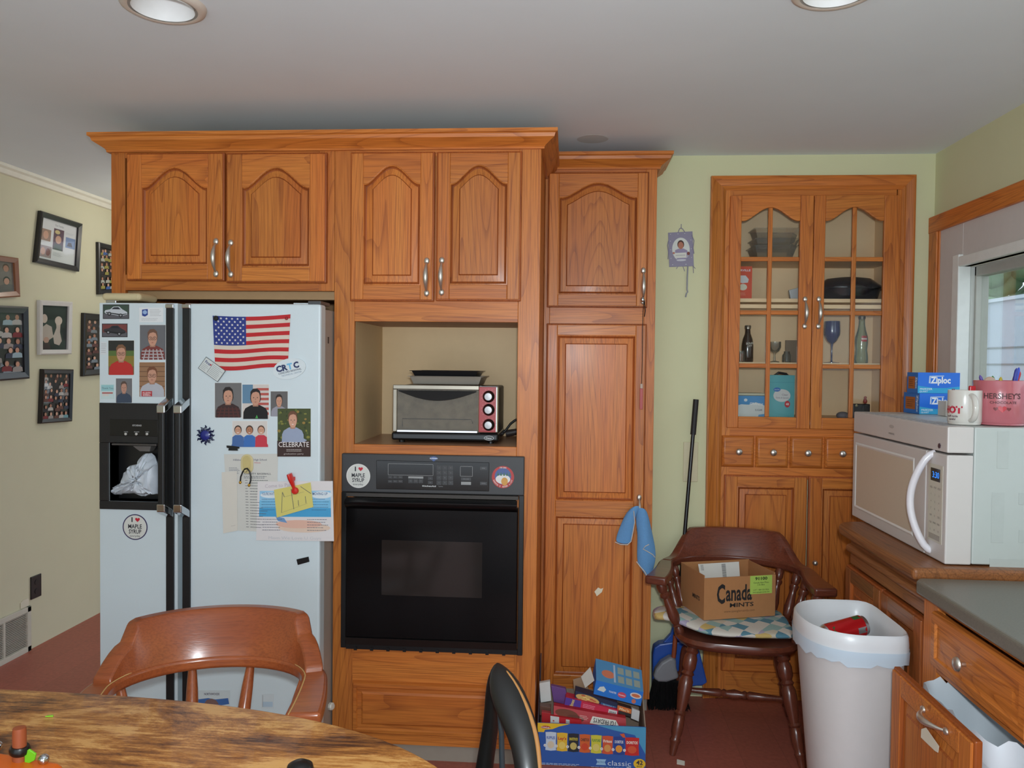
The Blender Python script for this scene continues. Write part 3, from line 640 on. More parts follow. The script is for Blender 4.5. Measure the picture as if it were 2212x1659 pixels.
for q in ([(rx0, FRY, rz0), (rx0, dp, rz0), (rx0, dp, rz1), (rx0, FRY, rz1)], [(rx1, FRY, rz0), (rx1, dp, rz0), (rx1, dp, rz1), (rx1, FRY, rz1)], [(rx0, FRY, rz0), (rx1, FRY, rz0), (rx1, dp, rz0), (rx0, dp, rz0)], [(rx0, FRY, rz1), (rx1, FRY, rz1), (rx1, dp, rz1), (rx0, dp, rz1)]): mb.poly(q, BLACK)
mb.build('dispenser_recess', fz_, normals=False)
def P2(u, v, Y=FRY): q = PY(u, v, Y); return (q.x, q.z)
mb = MB(); fb = FRY-e
def rect(u0, v0, u1, v1, Y, m, d=.001):
    a = PY(u0, v1, Y); b = PY(u1, v0, Y); mb.box(a.x, b.x, Y-d, Y, a.z, b.z, m)
PNL = C((18, 18, 19), .25); rect(238, 907, 342, 941, fb, PNL, .002); mb.build('control_plate', fz_, bevel=.001)
mb = MB()
q = PY(296, 919, fb-.0022); mb.text('KITCHENAID', q, (1, 0, 0), (0, 0, 1), .006, C((190, 190, 190), .5), .01, width=.034).build('brand_lettering', fz_, normals=False)
for k, u in enumerate((272, 295, 318)):
    mb = MB(); q = PY(u, 937.5, fb-.002); mb.lathe(q, [(.0046, 0), (.0046, .003), (.003, .004), (.0005, .0045)], C((190, 186, 180), .3), 12, (0, -1, 0)); q = PY(u, 933, fb-.0022)
    mb.text(('WATER', 'CRUSHED', 'CUBED')[k], q, (1, 0, 0), (0, 0, 1), .0032, C((190, 190, 190), .5)); mb.build('selector_button', fz_, smooth=40, normals=False)
mb = MB(); a = PY(245, 957, fb); b = PY(341, 961, fb); mb.box(a.x, b.x, fb-.012, fb, b.z-.003, a.z, C((70, 66, 64), .3)).build('dispenser_lip', fz_, bevel=.0015)
mb = MB(); a = PY(293, 962, -.15); b = PY(333, 975, -.15); mb.hexa([(a.x+.02, -.16, b.z), (b.x-.012, -.16, b.z), (b.x-.012, -.13, b.z), (a.x+.02, -.13, b.z)], [(a.x, -.172, a.z), (b.x, -.172, a.z), (b.x, -.125, a.z), (a.x, -.125, a.z)], C((112, 108, 104), .35)).build('ice_chute', fz_, bevel=.002)
# handles: full-height black strip with a raised grip and bright end caps
HB = C((20, 20, 22), .4, bump=.15, scale=500)
def fridge_handle(parent, a, b, sgn):
    zt, zb = ft-.003, .12; g1 = PY(380, 884, FRY-.03).z; g0 = PY(380, 1096, FRY-.03).z; c = (a+b)/2
    mb = MB(); mb.box(a, b, FRY-.008, FRY, zb, zt-.014, HB); h = mb.build('handle_strip', parent, bevel=.002)
    mb = MB(); mb.box(a-.001, b+.001, FRY-.012, FRY, zt-.016, zt, CHROME); mb.build('end_cap', h, bevel=.003)
    o = -.008
    mb = MB(); mb.box(a-.002+o, b-.004+o, FRY-.05, FRY-.026, g0+.004, g1-.004, HB); mb.build('grip', h, bevel=.008, segs=3)
    for z, s in ((g1, 1), (g0, -1)):
        mb = MB(); mb.hexa([(a-.003+o, FRY-.053, z-.014), (b-.002+o, FRY-.053, z-.014), (b, FRY-.0, z-.014+s*.03), (a, FRY-.0, z-.014+s*.03)], [(a-.003+o, FRY-.053, z+.014), (b-.002+o, FRY-.053, z+.014), (b, FRY-.0, z+.014+s*.03), (a, FRY-.0, z+.014+s*.03)], CHROME); mb.build('bright_cap', h, bevel=.003)
fridge_handle(fz_, s0, s1, 1); fridge_handle(rd, s2, s3, 1)
mb = MB(); q = PY(688, 655, FRY+.05); mb.box(fx1-.05, fx1-.004, FRY+.01, -.06, ft, ft+.012, C((70, 70, 72), .4)).box(fx1-.11, fx1-.05, FRY+.03, -.07, ft-.002, ft+.006, FW); mb.build('hinge_cover', fr, bevel=.002)
MB().box(fx0+.01, fx0+.05, FRY+.02, -.06, ft, ft+.012, CHROME).build('hinge_cover', fr, bevel=.003)
q = PY(714, 735, -.05); MB().box(fx1-.0125, fx1-.011, -.06, -.045, q.z-.012, q.z+.012, BLACK).build('side_catch', fr)
# beige dish on top
a = PY(222, 650, FRY+.05); b = PY(306, 636, FRY+.05)
tag(MB().box(a.x, b.x, -.14, -.012, ft+.0125, ft+.04, C((206, 190, 150), .5)).build('storage_tray', bevel=.012, segs=3), 'shallow beige plastic tray on the top left corner of the refrigerator', 'tray')
# shut-off valve beside the fridge foot
v = PY(715, 1525, -.005)
vt = T('water_valve', 'small white shut-off valve at the oven cabinet stile', 'valve', v)
MB().tube([(v.x-.012, .0-.001, v.z-.02), (v.x-.012, -.02, v.z-.02), (v.x-.012, -.02, v.z+.012)], .008, C((200, 200, 196), .4), 10).build('pipe', vt, smooth=50)
MB().lathe((v.x-.001, -.02, v.z+.006), [(.003, 0), (.014, .002), (.015, .012), (.011, .016), (.001, .017)], C((214, 210, 200), .4), 8, (1, -.4, .1)).build('knob', vt, smooth=30)
# bag of ice in the dispenser
random.seed(9); ICE = C((206, 212, 220), .5, var=.14, scale=45, bump=.9)
sil = [(312, 980), (326, 979), (333, 985), (338, 1000), (343, 1003), (343, 1068), (330, 1069), (314, 1071), (298, 1067), (282, 1066), (266, 1067), (248, 1070), (236, 1064), (243, 1054), (252, 1048), (262, 1045), (270, 1022), (280, 1006), (296, 1002), (303, 992)]
sil = [tuple(sil[i][k]+(sil[(i+1) % len(sil)][k]-sil[i][k])*s/3 for k in (0, 1)) for i in range(len(sil)) for s in range(3)]
mb = MB(); c = PY(305, 1035, -.155); base = [PY(u, v, -.15) for u, v in sil]; rings = []
for k, (s, y) in enumerate([(.9, -.126), (1, -.145), (.97, -.158), (.88, -.168), (.76, -.176), (.6, -.183), (.42, -.188), (.22, -.19), (.06, -.19)]):
    rings.append([(c.x+(p.x-c.x)*s+random.uniform(-.003, .003)*(k > 1), y+random.uniform(-.007, .007)*(k > 1), c.z+(p.z-c.z)*s+random.uniform(-.003, .003)*(k > 1)) for p in base])
mb.loft(rings, ICE, cap=True)
tag(mb.build('ice_bag', smooth=38), 'tied clear plastic bag of ice slumped in the dispenser recess', 'plastic bag')
# ================================================================== WALL OVEN
OG = C((58, 58, 60), .5, var=.08, scale=600); OGB = C((7, 7, 8), .22, spec=.3); OBK = C((18, 18, 19), .35)
ox0, ox1 = -.841, -.158; OF = -.022; tfo2 = FY_(0)
wo = T('wall_oven', 'black built-in wall oven with control panel under the toaster niche', 'oven', (-.5, 0, oz0))
cpz = Z(1066, OF)
MB().box(ox0, ox1, OF, -.0005, cpz, oz1, OG).build('control_panel', wo, bevel=.004)
MB().box(ox0, ox0+.019, OF, -.0005, oz0, cpz, OBK).build('side_trim', wo, bevel=.002); MB().box(ox1-.019, ox1, OF, -.0005, oz0-.006, cpz, OBK).build('side_trim', wo, bevel=.002)
mb = MB(); mb.box(ox0+.019, ox1-.019, OF+.004, -.0005, oz0-.005, oz0+.012, OBK)
for k in range(10): x = ox0+.05+k*.062; mb.box(x, x+.012, OF, OF+.004, oz0-.008, oz0+.004, OBK)
mb.build('vent_trim', wo)
dz0_, dz1_ = oz0+.014, cpz-.014
od = MB().box(ox0+.021, ox1-.021, OF-.012, -.0005, dz0_+.03, dz1_-.03, OGB).build('door', wo, bevel=.004)
a = PY(824, 1285, OF-.012); b = PY(1042, 1172, OF-.012)
MB().box(a.x, b.x, OF-.0128, OF-.012, a.z, b.z, C((40, 36, 34), .12)).build('door_window', od)
mb = MB(); n = 10
pr = [(0, 0), (.012, .006), (.026, .014), (.034, .024), (.034, .032), (.012, .04), (0, .042)]
mb.prism([(ox0+.024, OF-.012-p, dz1_-.045+q) for p, q in pr], (ox1-ox0-.048, 0, 0), C((14, 14, 15), .25)); mb.build('handle_rail', od, smooth=40)
MB().box(ox0+.021, ox1-.021, OF-.006, -.0005, dz1_-.001, cpz-.002, C((60, 54, 50), .6)).build('worn_strip', wo)
MB().hexa([(ox0+.021, OF-.002, dz0_), (ox1-.021, OF-.002, dz0_), (ox1-.021, -.001, dz0_), (ox0+.021, -.001, dz0_)], [(ox0+.021, OF-.016, dz0_+.03), (ox1-.021, OF-.016, dz0_+.03), (ox1-.021, -.001, dz0_+.03), (ox0+.021, -.001, dz0_+.03)], C((30, 29, 29), .35)).build('lower_sill', od)
# glass control strip
LT = C((150, 150, 150), .5); GKEY = C((52, 52, 54), .4)
ca = PY(813, 1056, OF); cb = PY(1057, 999, OF)
cp = MB().box(ca.x, cb.x, OF-.003, OF, ca.z, cb.z, C((9, 9, 10), .15)).build('touch_panel', wo, bevel=.002)
KY = OF-.003
def key(u0, v0, u1, v1, txt=None, m=GKEY, name='key', par=None, th=.0035):
    a = PY(u0, v1, KY); b = PY(u1, v0, KY); mb = MB().box(a.x, b.x, KY-.0008, KY, a.z, b.z, m)
    if txt: mb.text(txt, ((a.x+b.x)/2, KY-.001, (a.z+b.z)/2), (1, 0, 0), (0, 0, 1), th, LT)
    return mb.build(name, par or cp, normals=False)
def frame_rect(u0, v0, u1, v1, name='display'):
    a = PY(u0, v1, KY); b = PY(u1, v0, KY); mb = MB(); w = .0012
    mb.box(a.x, b.x, KY-.0006, KY, a.z, a.z+w, LT).box(a.x, b.x, KY-.0006, KY, b.z-w, b.z, LT).box(a.x, a.x+w, KY-.0006, KY, a.z, b.z, LT).box(b.x-w, b.x, KY-.0006, KY, a.z, b.z, LT); mb.build(name, cp)
frame_rect(838, 1003, 936, 1026); frame_rect(994, 1007.5, 1021, 1029)
for r in range(4):
    for c_ in range(3):
        t_ = '123456789C0S'[r*3+c_]; key(943+c_*12.6, 1005.5+r*10.8, 954+c_*12.6, 1015+r*10.8, t_)
for k in range(3): key(838+k*11, 1027.5, 848+k*11, 1033.5, ('BAKE', 'BROIL', 'CLEAN')[k], th=.0022); key(838+k*11, 1037, 848+k*11, 1042.5, ('CONV', 'ROAST', 'PROOF')[k], th=.0022)
for k in range(3): key(882+k*11, 1034, 892+k*11, 1043.5, ('TIMER', 'COOK', 'STOP')[k], th=.0022)
key(882, 1029.5, 914.5, 1033, None, LT)
for k in range(2): key(924.5, 1030+k*9, 935, 1036.5+k*9, ('ON', 'OFF')[k], th=.0025)
key(996, 1031.5, 1017.5, 1038, 'OVEN LIGHT', th=.0028); key(996, 1041, 1017.5, 1047, None, LT)
key(1037, 1008, 1052, 1015, 'START', th=.003); key(1037, 1041, 1052, 1047.5, 'CANCEL', th=.003)
q = PY(927, 1050, KY-.001); MB().text('KitchenAid', q, (1, 0, 0), (0, 0, 1), .0052, C((225, 225, 225), .5), .02, width=.05).text('Superba', (q.x+.043, q.y, q.z), (1, 0, 0), (0, 0, 1), .0035, LT).build('brand_lettering', cp, normals=False)
mb = MB(); q = PY(937, 991.5, OF-.0006)
mb.add([(q.x+a*.026, OF-.0008, q.z+b*.026) for a, b in [(-.62, .1), (-.35, .3), (0, .38), (.35, .3), (.62, .1), (.3, -.12), (0, -.4), (-.3, -.12)]], [tuple(range(8))], C((74, 96, 150), .5)); mb.text('SUPERBA', (q.x, OF-.0012, q.z+.002), (1, 0, 0), (0, 0, 1), .005, C((220, 226, 235), .5), .02); mb.build('emblem', wo, normals=False)
# ================================================================== TOASTER OVEN in the niche
TY = .09; ST = C((150, 142, 128), .3, .85, var=.15, scale=14)
to = T('toaster_oven', 'small chrome and black toaster oven with red control panel in the oak niche', 'toaster oven', (PY(965, 950, TY).x, .25, nz0))
def q2(u, v, Y=TY): q = PY(u, v, Y); return q.x, q.z
x0, z1 = q2(849, 831); x1, _ = q2(1077, 831); _, zb0 = q2(960, 935); zlow = nz0+.004
MB().box(x0+.004, x1-.004, TY+.015, TY+.30, zlow+.012, z1-.004, C((40, 38, 36), .45)).build('body', to, bevel=.008)
gx0, gx1 = q2(857, 900)[0], q2(1032, 900)[0]; gz1 = q2(900, 841)[1]; gz0 = q2(900, 933)[1]
mb = MB(); mb.box(x0, gx1+.004, TY, TY+.016, gz1, z1, ST).box(x0, gx0, TY, TY+.016, gz0, gz1, ST).box(gx1, gx1+.004, TY, TY+.016, gz0, gz1, ST); mb.build('front_frame', to, bevel=.005)
cv = MB(); INN = C((150, 140, 126), .6, .1, var=.45, scale=45)
cv.poly([(gx0, TY+.014, gz0), (gx1, TY+.014, gz0), (gx1, TY+.014, gz1), (gx0, TY+.014, gz1)], INN); cv.build('cavity', to, normals=False)
td = MB().box(gx0+.002, gx1-.002, TY+.002, TY+.005, gz0+.004, gz1-.001, glassy('oven_glass', (.8, .78, .74), .6)).build('door', to)
mb = MB(); n = 20; c = (gx0+gx1)/2; hw = (gx1-gx0)/2-.006
top = [(c+hw*(2*i/n-1), TY-.002, gz1-.004) for i in range(n+1)]; bot = [(c+hw*(2*i/n-1), TY-.003-.016*math.sin(math.pi*i/n), gz1-.007-.034*math.sin(math.pi*i/n)) for i in range(n+1)]
for i in range(n): mb.poly([top[i], top[i+1], bot[i+1], bot[i]], BLACK)
bot2 = [(x, y+.01, z-.002) for x, y, z in bot]
for i in range(n): mb.poly([bot[i], bot[i+1], bot2[i+1], bot2[i]], C((60, 66, 74), .25))
mb.build('handle', td, smooth=40, normals=False)
MB().box(gx0, gx1, TY-.001, TY+.006, gz0-.002, gz0+.008, CHROME).build('door_rail', td, bevel=.002)
mb = MB(); mb.tube([(gx0+.02, TY+.01, gz0+.02), (gx0+.02, TY+.01, gz0+.05), (gx1-.025, TY+.01, gz0+.05), (gx1-.02, TY+.01, gz0+.035)], .0016, CHROME, 6).build('rack', to, smooth=40)
pa0 = q2(1035, 836); pa1 = q2(1071, 934)
MB().box(gx1+.003, x1, TY-.001, TY+.02, pa1[1]-.004, z1, CHROME).build('panel_bezel', to, bevel=.006)
rp = MB().box(pa0[0], pa1[0], TY-.003, TY, pa1[1], pa0[1], C((168, 22, 22), .3)).build('red_panel', to, bevel=.002)
for v in (856.5, 885, 917.5):
    kx, kz = q2(1056, v); k_ = MB().lathe((kx, TY-.003, kz), [(.0225, 0), (.0225, .006), (.017, .012), (.0165, .02), (.015, .022)], C((26, 18, 18), .35), 28, (0, -1, 0)).build('knob', to, smooth=40)
    MB().lathe((kx, TY-.0245, kz), [(.0135, 0), (.0135, .002), (.001, .0025)], C((150, 148, 148), .35, .7), 24, (0, -1, 0)).build('knob_face', k_, smooth=40)
    mb = MB()
    for i in range(11):
        t = math.radians(-40+26*i); mb.poly([(kx+.028*math.cos(t)+a, TY-.0036, kz+.028*math.sin(t)+b) for a, b in circ(0, 0, .0011, n=6)], C((220, 160, 150), .5))
    mb.build('dial_marks', rp, normals=False)
bs = MB().box(x0-.004, x1+.002, TY-.006, TY+.29, zlow+.006, zb0, C((18, 18, 19), .22)).build('base', to, bevel=.008, segs=3)
bq = q2(1056, 946.5, TY-.007); mb = MB(); mb.poly([(bq[0]+a, TY-.0066, bq[1]+b) for a, b in circ(0, 0, .0185, .0088, 24)], C((215, 215, 215), .4)).poly([(bq[0]+a, TY-.0069, bq[1]+b) for a, b in circ(0, 0, .017, .0076, 24)], C((22, 22, 24), .4)).text('Oster', (bq[0], TY-.0072, bq[1]), (1, .0, .0), (0, 0, 1), .007, C((215, 215, 215), .4), .01); mb.build('brand_badge', bs, normals=False)
for a in (x0+.03, x1-.03):
    for y in (TY+.03, TY+.26): MB().lathe((a, y, nz0+.0005), [(.012, 0), (.012, .012)], BLACK, 12).build('foot', to)
# trays on top
def tray(u0, u1, v0, v1, y0, y1, m, name, label, lip):
    a = PY(u0, v1, y0); b = PY(u1, v0, y0); z0, z1_ = a.z, b.z; t = .012; L = lip
    mb = MB(); R = lambda i, z: [(a.x+i, y0+i, z), (b.x-i, y0+i, z), (b.x-i, y1-i, z), (a.x+i, y1-i, z)]
    mb.loft([R(t+L, z0), R(L, z1_), R(0, z1_), R(0, z1_+.002), R(L+.002, z1_+.002), R(t+L+.002, z0+.002)], m); o = tag(mb.build(name, bevel=.003), label, 'tray', 'oven trays on the toaster oven'); return o, z0, z1_
zt0 = z1
tray(880, 1044, 815, 829.5, TY+.02, TY+.26, C((170, 162, 150), .45, .5), 'baking_tray', 'pale metal drip tray lying directly on the toaster oven', .008)
tray(884, 1036, 803, 814.6, TY+.03, TY+.25, C((38, 36, 38), .35, .4), 'baking_tray', 'dark broiler tray stacked topmost on the pale tray', .008)
# cord behind
mb = MB(); pts = [PY(*q, .36) for q in ((1070, 955), (1082, 945), (1092, 930), (1103, 915), (1112, 908), (1122, 904))]; pts[0].z = nz0+.006; pts[1].z = max(pts[1].z, nz0+.006)
tag(mb.tube(pts, .0045, BLACK, 8).build('power_cord', smooth=50), 'black power cord rising beside the toaster oven to the niche wall', 'cord')
a = PY(1093, 938, .38)
tag(MB().lathe((a.x, .38, nz0+.016), [(.014, 0), (.015, .01), (.013, .05), (.002, .052)], C((52, 42, 40), .5), 14, (1, 0, .2)).build('plug_adapter', smooth=40), 'dark plug lying behind the cord in the niche corner', 'plug')
# ================================================================== MICROWAVE
MW = C((206, 200, 196), .38, var=.015); MS = C((188, 194, 190), .4, var=.02); MX0 = 1.092; MY0, MY1 = -.555, .203; MZ0, MZ1 = .935, 1.332
tfm = FX_(MX0); mw = T('microwave', 'white over-the-range microwave standing on the wooden side cabinet', 'microwave', (1.3, -.18, CT))
bx = MX0+.075
mb = MB(); mb.hexa([(bx, MY0, MZ0-.0), (RW-.03, MY0, MZ0), (RW-.03, MY1, MZ0), (bx, MY1, MZ0)], [(bx, MY0, MZ1), (RW-.03, MY0, MZ1), (RW-.03, MY1, MZ1), (bx, MY1, MZ1)], MS); mb.build('case', mw, bevel=.004)
MB().box(bx+.02, RW-.05, MY0+.05, MY1-.05, CT+.0005, MZ0, C((60, 60, 60), .6)).build('base_plate', mw)
zg = MZ1-.082
MB().box(MX0, bx-.001, MY0, MY1, zg+.006, MZ1, MW).build('vent_hood', mw, bevel=.004)
dY = PX(1998, 1100, MX0).y     # door / control split
md_ = MB().box(MX0, bx-.001, dY, MY1, MZ0-.002, zg, MW).build('door', mw, bevel=.004)
a0, a1 = -MY1+.04, -dY-.09; mb = MB(tfm)
rg = [[(p, q, w) for p, q in outline(a0, a1, MZ0+.045, zg-.045, 0, d)] for d, w in ((-.012, .0006), (-.006, .003), (0, .0006))]
mb.loft(rg, C((226, 224, 220), .3), cap=False).build('window_bead', md_)
MB(tfm).box(a0, a1, MZ0+.045, zg-.045, 0, .0006, C((204, 190, 170), .3, var=.08, scale=500)).build('door_window', md_)
hY = PX(2007, 1050, MX0-.03).y; mb = MB(); n = 24; pts = []; 
for i in range(n+1):
    s = i/n; pts.append((MX0-.004-.045*math.sin(math.pi*s)**.7, hY+.058+.024*math.sin(math.pi*s)**1.3, MZ0+.02+(zg-MZ0-.03)*s))
pts = [(MX0+.01, pts[0][1]-.002, pts[0][2]-.004)]+pts+[(MX0+.01, pts[-1][1]-.002, pts[-1][2]+.004)]; mb.tube(pts, [.013]+[.011]*(n+1)+[.013], C((226, 222, 226), .25), 12).build('handle', md_, smooth=60)
cpn = MB().box(MX0, bx-.001, MY0, dY-.003, MZ0-.002, zg, MW).build('control_panel', mw, bevel=.004)
c0, c1 = -dY+.022, -MY0-.022
mb = MB(tfm); mb.box(c0, c1, MZ0+.05, zg-.035, 0, .0012, C((200, 194, 178), .4)).build('keypad_plate', cpn)
mb = MB(tfm); cm = (c0+c1)/2; mb.box(cm-.03, cm+.03, zg-.085, zg-.047, .0012, .002, C((20, 20, 24), .2)).build('display', cpn)
mb = MB(); q = Vector(tfm((cm+.004, zg-.066, .0024))); mb.text('3:30', q, (0, -1, 0), (0, 0, 1), .018, C((40, 130, 235), .4, emit=1.2), .01).build('clock_digits', cpn, normals=False)
KM = C((110, 100, 92), .5)
for r in range(9):
    for c_ in range(3):
        z = zg-.105-r*.021
        if z < MZ0+.075: continue
        q = Vector(tfm((c0+.02+c_*(c1-c0-.04)/2, z, .0016))); MB().text(['VEG', 'POP', 'ADD', '1', '2', '3', '4', '5', '6', '7', '8', '9', 'OFF', '0', 'ON', 'CLK', 'PWR', 'FAN', 'L', 'M', 'H', 'A', 'B', 'C', 'D', 'E', 'F'][r*3+c_], q, (0, -1, 0), (0, 0, 1), .006, KM).build('key_legend', cpn, normals=False)
MB(tfm).box(c0+.01, c1-.01, MZ0+.056, MZ0+.072, .0012, .0018, C((160, 152, 140), .4)).build('start_bar', cpn)
mb = MB(); q = Vector(tfm((-(MY0+MY1)/2-.02, zg+.042, .0006))); mb.text('WHIRLPOOL', (q.x, q.y, q.z-.014), (0, -1, 0), (0, 0, 1), .006, KM, .01)
mb.poly([(q.x, q.y+a, q.z+.01+b) for a, b in circ(0, 0, .02, .006, 16)], C((178, 172, 168), .4)); mb.build('brand_lettering', mw, normals=False)
q = PX(2029, 963, MX0-.0008); MB().lathe((MX0, q.y, q.z), [(.0085, 0), (.008, .002), (.001, .003)], C((90, 74, 84), .3, .5), 6, (-1, 0, 0)).build('badge', mw)
EM = C((184, 190, 186), .4)
for (u0, v0, u1, v1) in ((2153, 932, 2180, 1012), (2140, 1064, 2170, 1172), (2200, 1064, 2212, 1090), (2137, 1209, 2260, 1232), (2200, 1145, 2240, 1172)):
    a = PY(u0, v1, MY0); b = PY(u1, v0, MY0); mb = MB().box(a.x, b.x, MY0-.0012, MY0, a.z, b.z, EM); mb.build('pressed_panel', mw, bevel=.001)
VS = C((150, 150, 150), .5)
for k in range(12): y = MY0+.05+k*.055; MB().box(MX0+.012, MX0+.06, y, y+.035, MZ1-.0005, MZ1+.0008, VS).build('vent_slot', mw)
# ================================================================== PRINTS held on the refrigerator
class Card:
    """thin printed card on a plane: unit coordinates (0..1, 0..1) from bottom left"""
    def __init__(s, quad, nrm, th=.0008, paper=(228, 226, 222), base=0.0003):
        """quad: TL,TR,BR,BL world points"""
        s.q = [Vector(p) for p in quad]; s.n = Vector(nrm).normalized(); s.th = th; s.l = 0; s.mb = MB(); s.base = base
        pm = C(paper, .45, var=.02)
        b = [p+s.n*base for p in (s.q[3], s.q[2], s.q[1], s.q[0])]; s.mb.hexa(b, [p+s.n*th for p in b], pm)
        s.w = (s.q[1]-s.q[0]).length; s.h = (s.q[0]-s.q[3]).length
    def P(s, x, y, l=None):
        l = s.l if l is None else l
        t = s.q[0].lerp(s.q[1], x); b = s.q[3].lerp(s.q[2], x); return b.lerp(t, y)+s.n*(s.base+s.th+.00008+.00007*l)
    def poly(s, pts, c, rough=.7): s.l += 1; s.mb.poly([s.P(*p) for p in pts], C(c, rough, var=.05)); return s
    def rect(s, x0, y0, x1, y1, c): return s.poly([(x0, y0), (x1, y0), (x1, y1), (x0, y1)], c)
    def ell(s, x, y, rx, ry, c, n=18): return s.poly(circ(x, y, rx, ry, n), c)
    def text(s, t, x, y, h, c, bold=.0, width=None, ang=0., align='C'):
        s.l += 1; X = (s.P(1, y)-s.P(0, y)).normalized(); Y = s.n.cross(X)
        if Y.dot(s.P(0, 1)-s.P(0, 0)) < 0: Y = -Y
        ca, sa = math.cos(ang), math.sin(ang)
        s.mb.text(t, s.P(x, y), X*ca+Y*sa, Y*ca-X*sa, h*s.h, C(c, .5), bold, width*s.w if width else None, align); return s
    def lines(s, x0, x1, y0, y1, n, c, t=.2, jit=.3):
        for i in range(n):
            y = y1+(y0-y1)*(i+.5)/n; hh = abs(y1-y0)/n*t/2; s.l += 1; x = x0; k = 0
            while x < x1-(x1-x0)*jit*random.random():
                w = random.uniform(.04, .11)*(x1-x0); s.mb.poly([s.P(a, b) for a, b in ((x, y-hh), (min(x+w, x1), y-hh), (min(x+w, x1), y+hh), (x, y+hh))], C(c, .5)); x += w+.02*(x1-x0)
        return s
    def build(s, name, label, cat, group=None): return tag(s.mb.build(name, normals=False), label, cat, group)
def fq(u0, v0, u1, v1, Y=FRY): return [PY(u0, v0, Y), PY(u1, v0, Y), PY(u1, v1, Y), PY(u0, v1, Y)]
NF = (0, -1, 0)
def figure(c, x=.5, y=0., k=1., hair=(52, 36, 30), skin=(196, 146, 122), shirt=(90, 90, 100), glasses=False, plaid=None, longhair=False, smile=False):
    def E(px, py): return (x+px*k, y+py*k)
    c.poly([E(*p) for p in ((-.46, 0), (-.45, .2), (-.38, .31), (-.16, .40), (.16, .40), (.38, .31), (.45, .2), (.46, 0))], shirt)
    if plaid:
        for i in range(5): a = -.38+i*.19; c.poly([E(a, 0), E(a+.05, 0), E(a*.7+.04, .30), E(a*.7, .30)], plaid)
        for i in range(3): c.poly([E(-.42, .05+i*.09), E(.42, .05+i*.09), E(.41, .08+i*.09), E(-.41, .08+i*.09)], plaid)
    c.poly([E(*p) for p in ((-.10, .36), (.10, .36), (.11, .52), (-.11, .52))], tuple(int(q*.85) for q in skin))
    if longhair: c.poly([E(*p) for p in ((-.185, .7), (-.2, .58), (-.16, .48), (-.1, .5), (.1, .5), (.16, .48), (.2, .58), (.185, .7))], hair)
    c.poly([E(*p) for p in circ(0, .655, .195, .22, 22)], hair)
    c.poly([E(*p) for p in circ(0, .605, .168, .215, 22)], skin)
    c.poly([E(*p) for p in ((-.185, .66), (-.19, .78), (-.1, .87), (.06, .88), (.17, .8), (.19, .66), (.14, .755), (.02, .785), (-.1, .76))], hair)
    for sx in (-.07, .07): c.poly([E(*p) for p in circ(sx, .615, .022, .013, 8)], (44, 34, 32))
    if glasses:
        for sx in (-.08, .08):
            o = circ(sx, .61, .072, .05, 14); i = circ(sx, .61, .06, .039, 14); c.l += 1
            for j in range(14): c.mb.poly([c.P(*E(*q)) for q in (o[j], o[(j+1) % 14], i[(j+1) % 14], i[j])], C((30, 26, 28), .5))
    c.poly([E(*p) for p in ((-.012, .6), (.012, .6), (.025, .545), (-.025, .545))], tuple(int(q*.88) for q in skin))
    c.poly([E(*p) for p in ((-.055, .49), (0, .475), (.055, .49), (0, .497))], (236, 226, 220) if smile else (150, 84, 78))
def portrait(px, label, bgc, bg2=None, extra=None, **k):
    c = Card(fq(*px), NF); c.rect(0.01, .008, .99, .992, bgc)
    if bg2: bg2(c)
    figure(c, **k)
    if extra: extra(c)
    return c.build('photo_print', label, 'photo', 'photographs on the refrigerator')
def car(px, label, body, bgc):
    c = Card(fq(*px), NF); c.rect(.0, 0, 1, 1, (58, 56, 60)); c.rect(.03, .06, .97, .94, bgc); c.rect(.03, .06, .97, .35, (92, 90, 96))
    c.poly([(.06, .48), (.1, .6), (.28, .66), (.4, .84), (.62, .86), (.74, .66), (.93, .46), (.92, .3), (.7, .2), (.1, .38)], body)
    c.poly([(.33, .67), (.42, .8), (.59, .81), (.68, .66)], (30, 34, 42)); c.poly([(.12, .48), (.72, .32), (.91, .38), (.9, .33), (.7, .24), (.12, .42)], (24, 24, 26))
    for x, y in ((.25, .36), (.68, .24)): c.ell(x, y, .075, .13, (18, 18, 20)); c.ell(x, y, .04, .07, (150, 150, 154))
    c.build('photo_print', label, 'photo', 'photographs on the refrigerator')
car((222.5, 657.5, 279.5, 689), 'small print of a silver and black car, topmost on the freezer door', (196, 200, 206), (60, 78, 66))
car((220.5, 699, 276, 728.5), 'small print of a dark car below the silver car print', (52, 50, 54), (120, 62, 58))
portrait((302, 701.5, 358.5, 777), 'school portrait with glasses and red plaid shirt, upper right of freezer door', (104, 104, 108), hair=(110, 78, 62), shirt=(120, 56, 52), plaid=(176, 168, 170), glasses=True)
def b2(c): c.rect(.01, .25, .99, .55, (134, 116, 50)); c.rect(.01, .55, .99, .7, (88, 110, 56)); c.rect(.01, .7, .99, .99, (44, 44, 40))
portrait((234, 735, 290.5, 810), 'portrait in red polo shirt before a sports field, left of freezer door', (120, 90, 60), b2, hair=(126, 88, 62), shirt=(186, 46, 42), glasses=True)
def b3(c):
    for i in range(7): c.rect(.01, .02+i*.14, .99, .035+i*.14, (96, 66, 48))
def x3(c): c.rect(.1, .02, .5, .17, (178, 40, 48)); c.text('HILLSBORO', .3, .12, .05, (230, 220, 220), .01, width=.32); c.text('BASEBALL', .3, .06, .05, (230, 220, 220), .01, width=.3)
portrait((301, 782, 357.5, 857.5), 'portrait in grey shirt with red lettering before wooden boards', (150, 112, 82), b3, x3, hair=(116, 72, 48), shirt=(178, 178, 186), glasses=True)
portrait((250.5, 817, 286, 870), 'small faded portrait of a child in dark blue just above the dispenser', (112, 110, 112), hair=(92, 72, 62), shirt=(58, 70, 88), skin=(186, 140, 120))
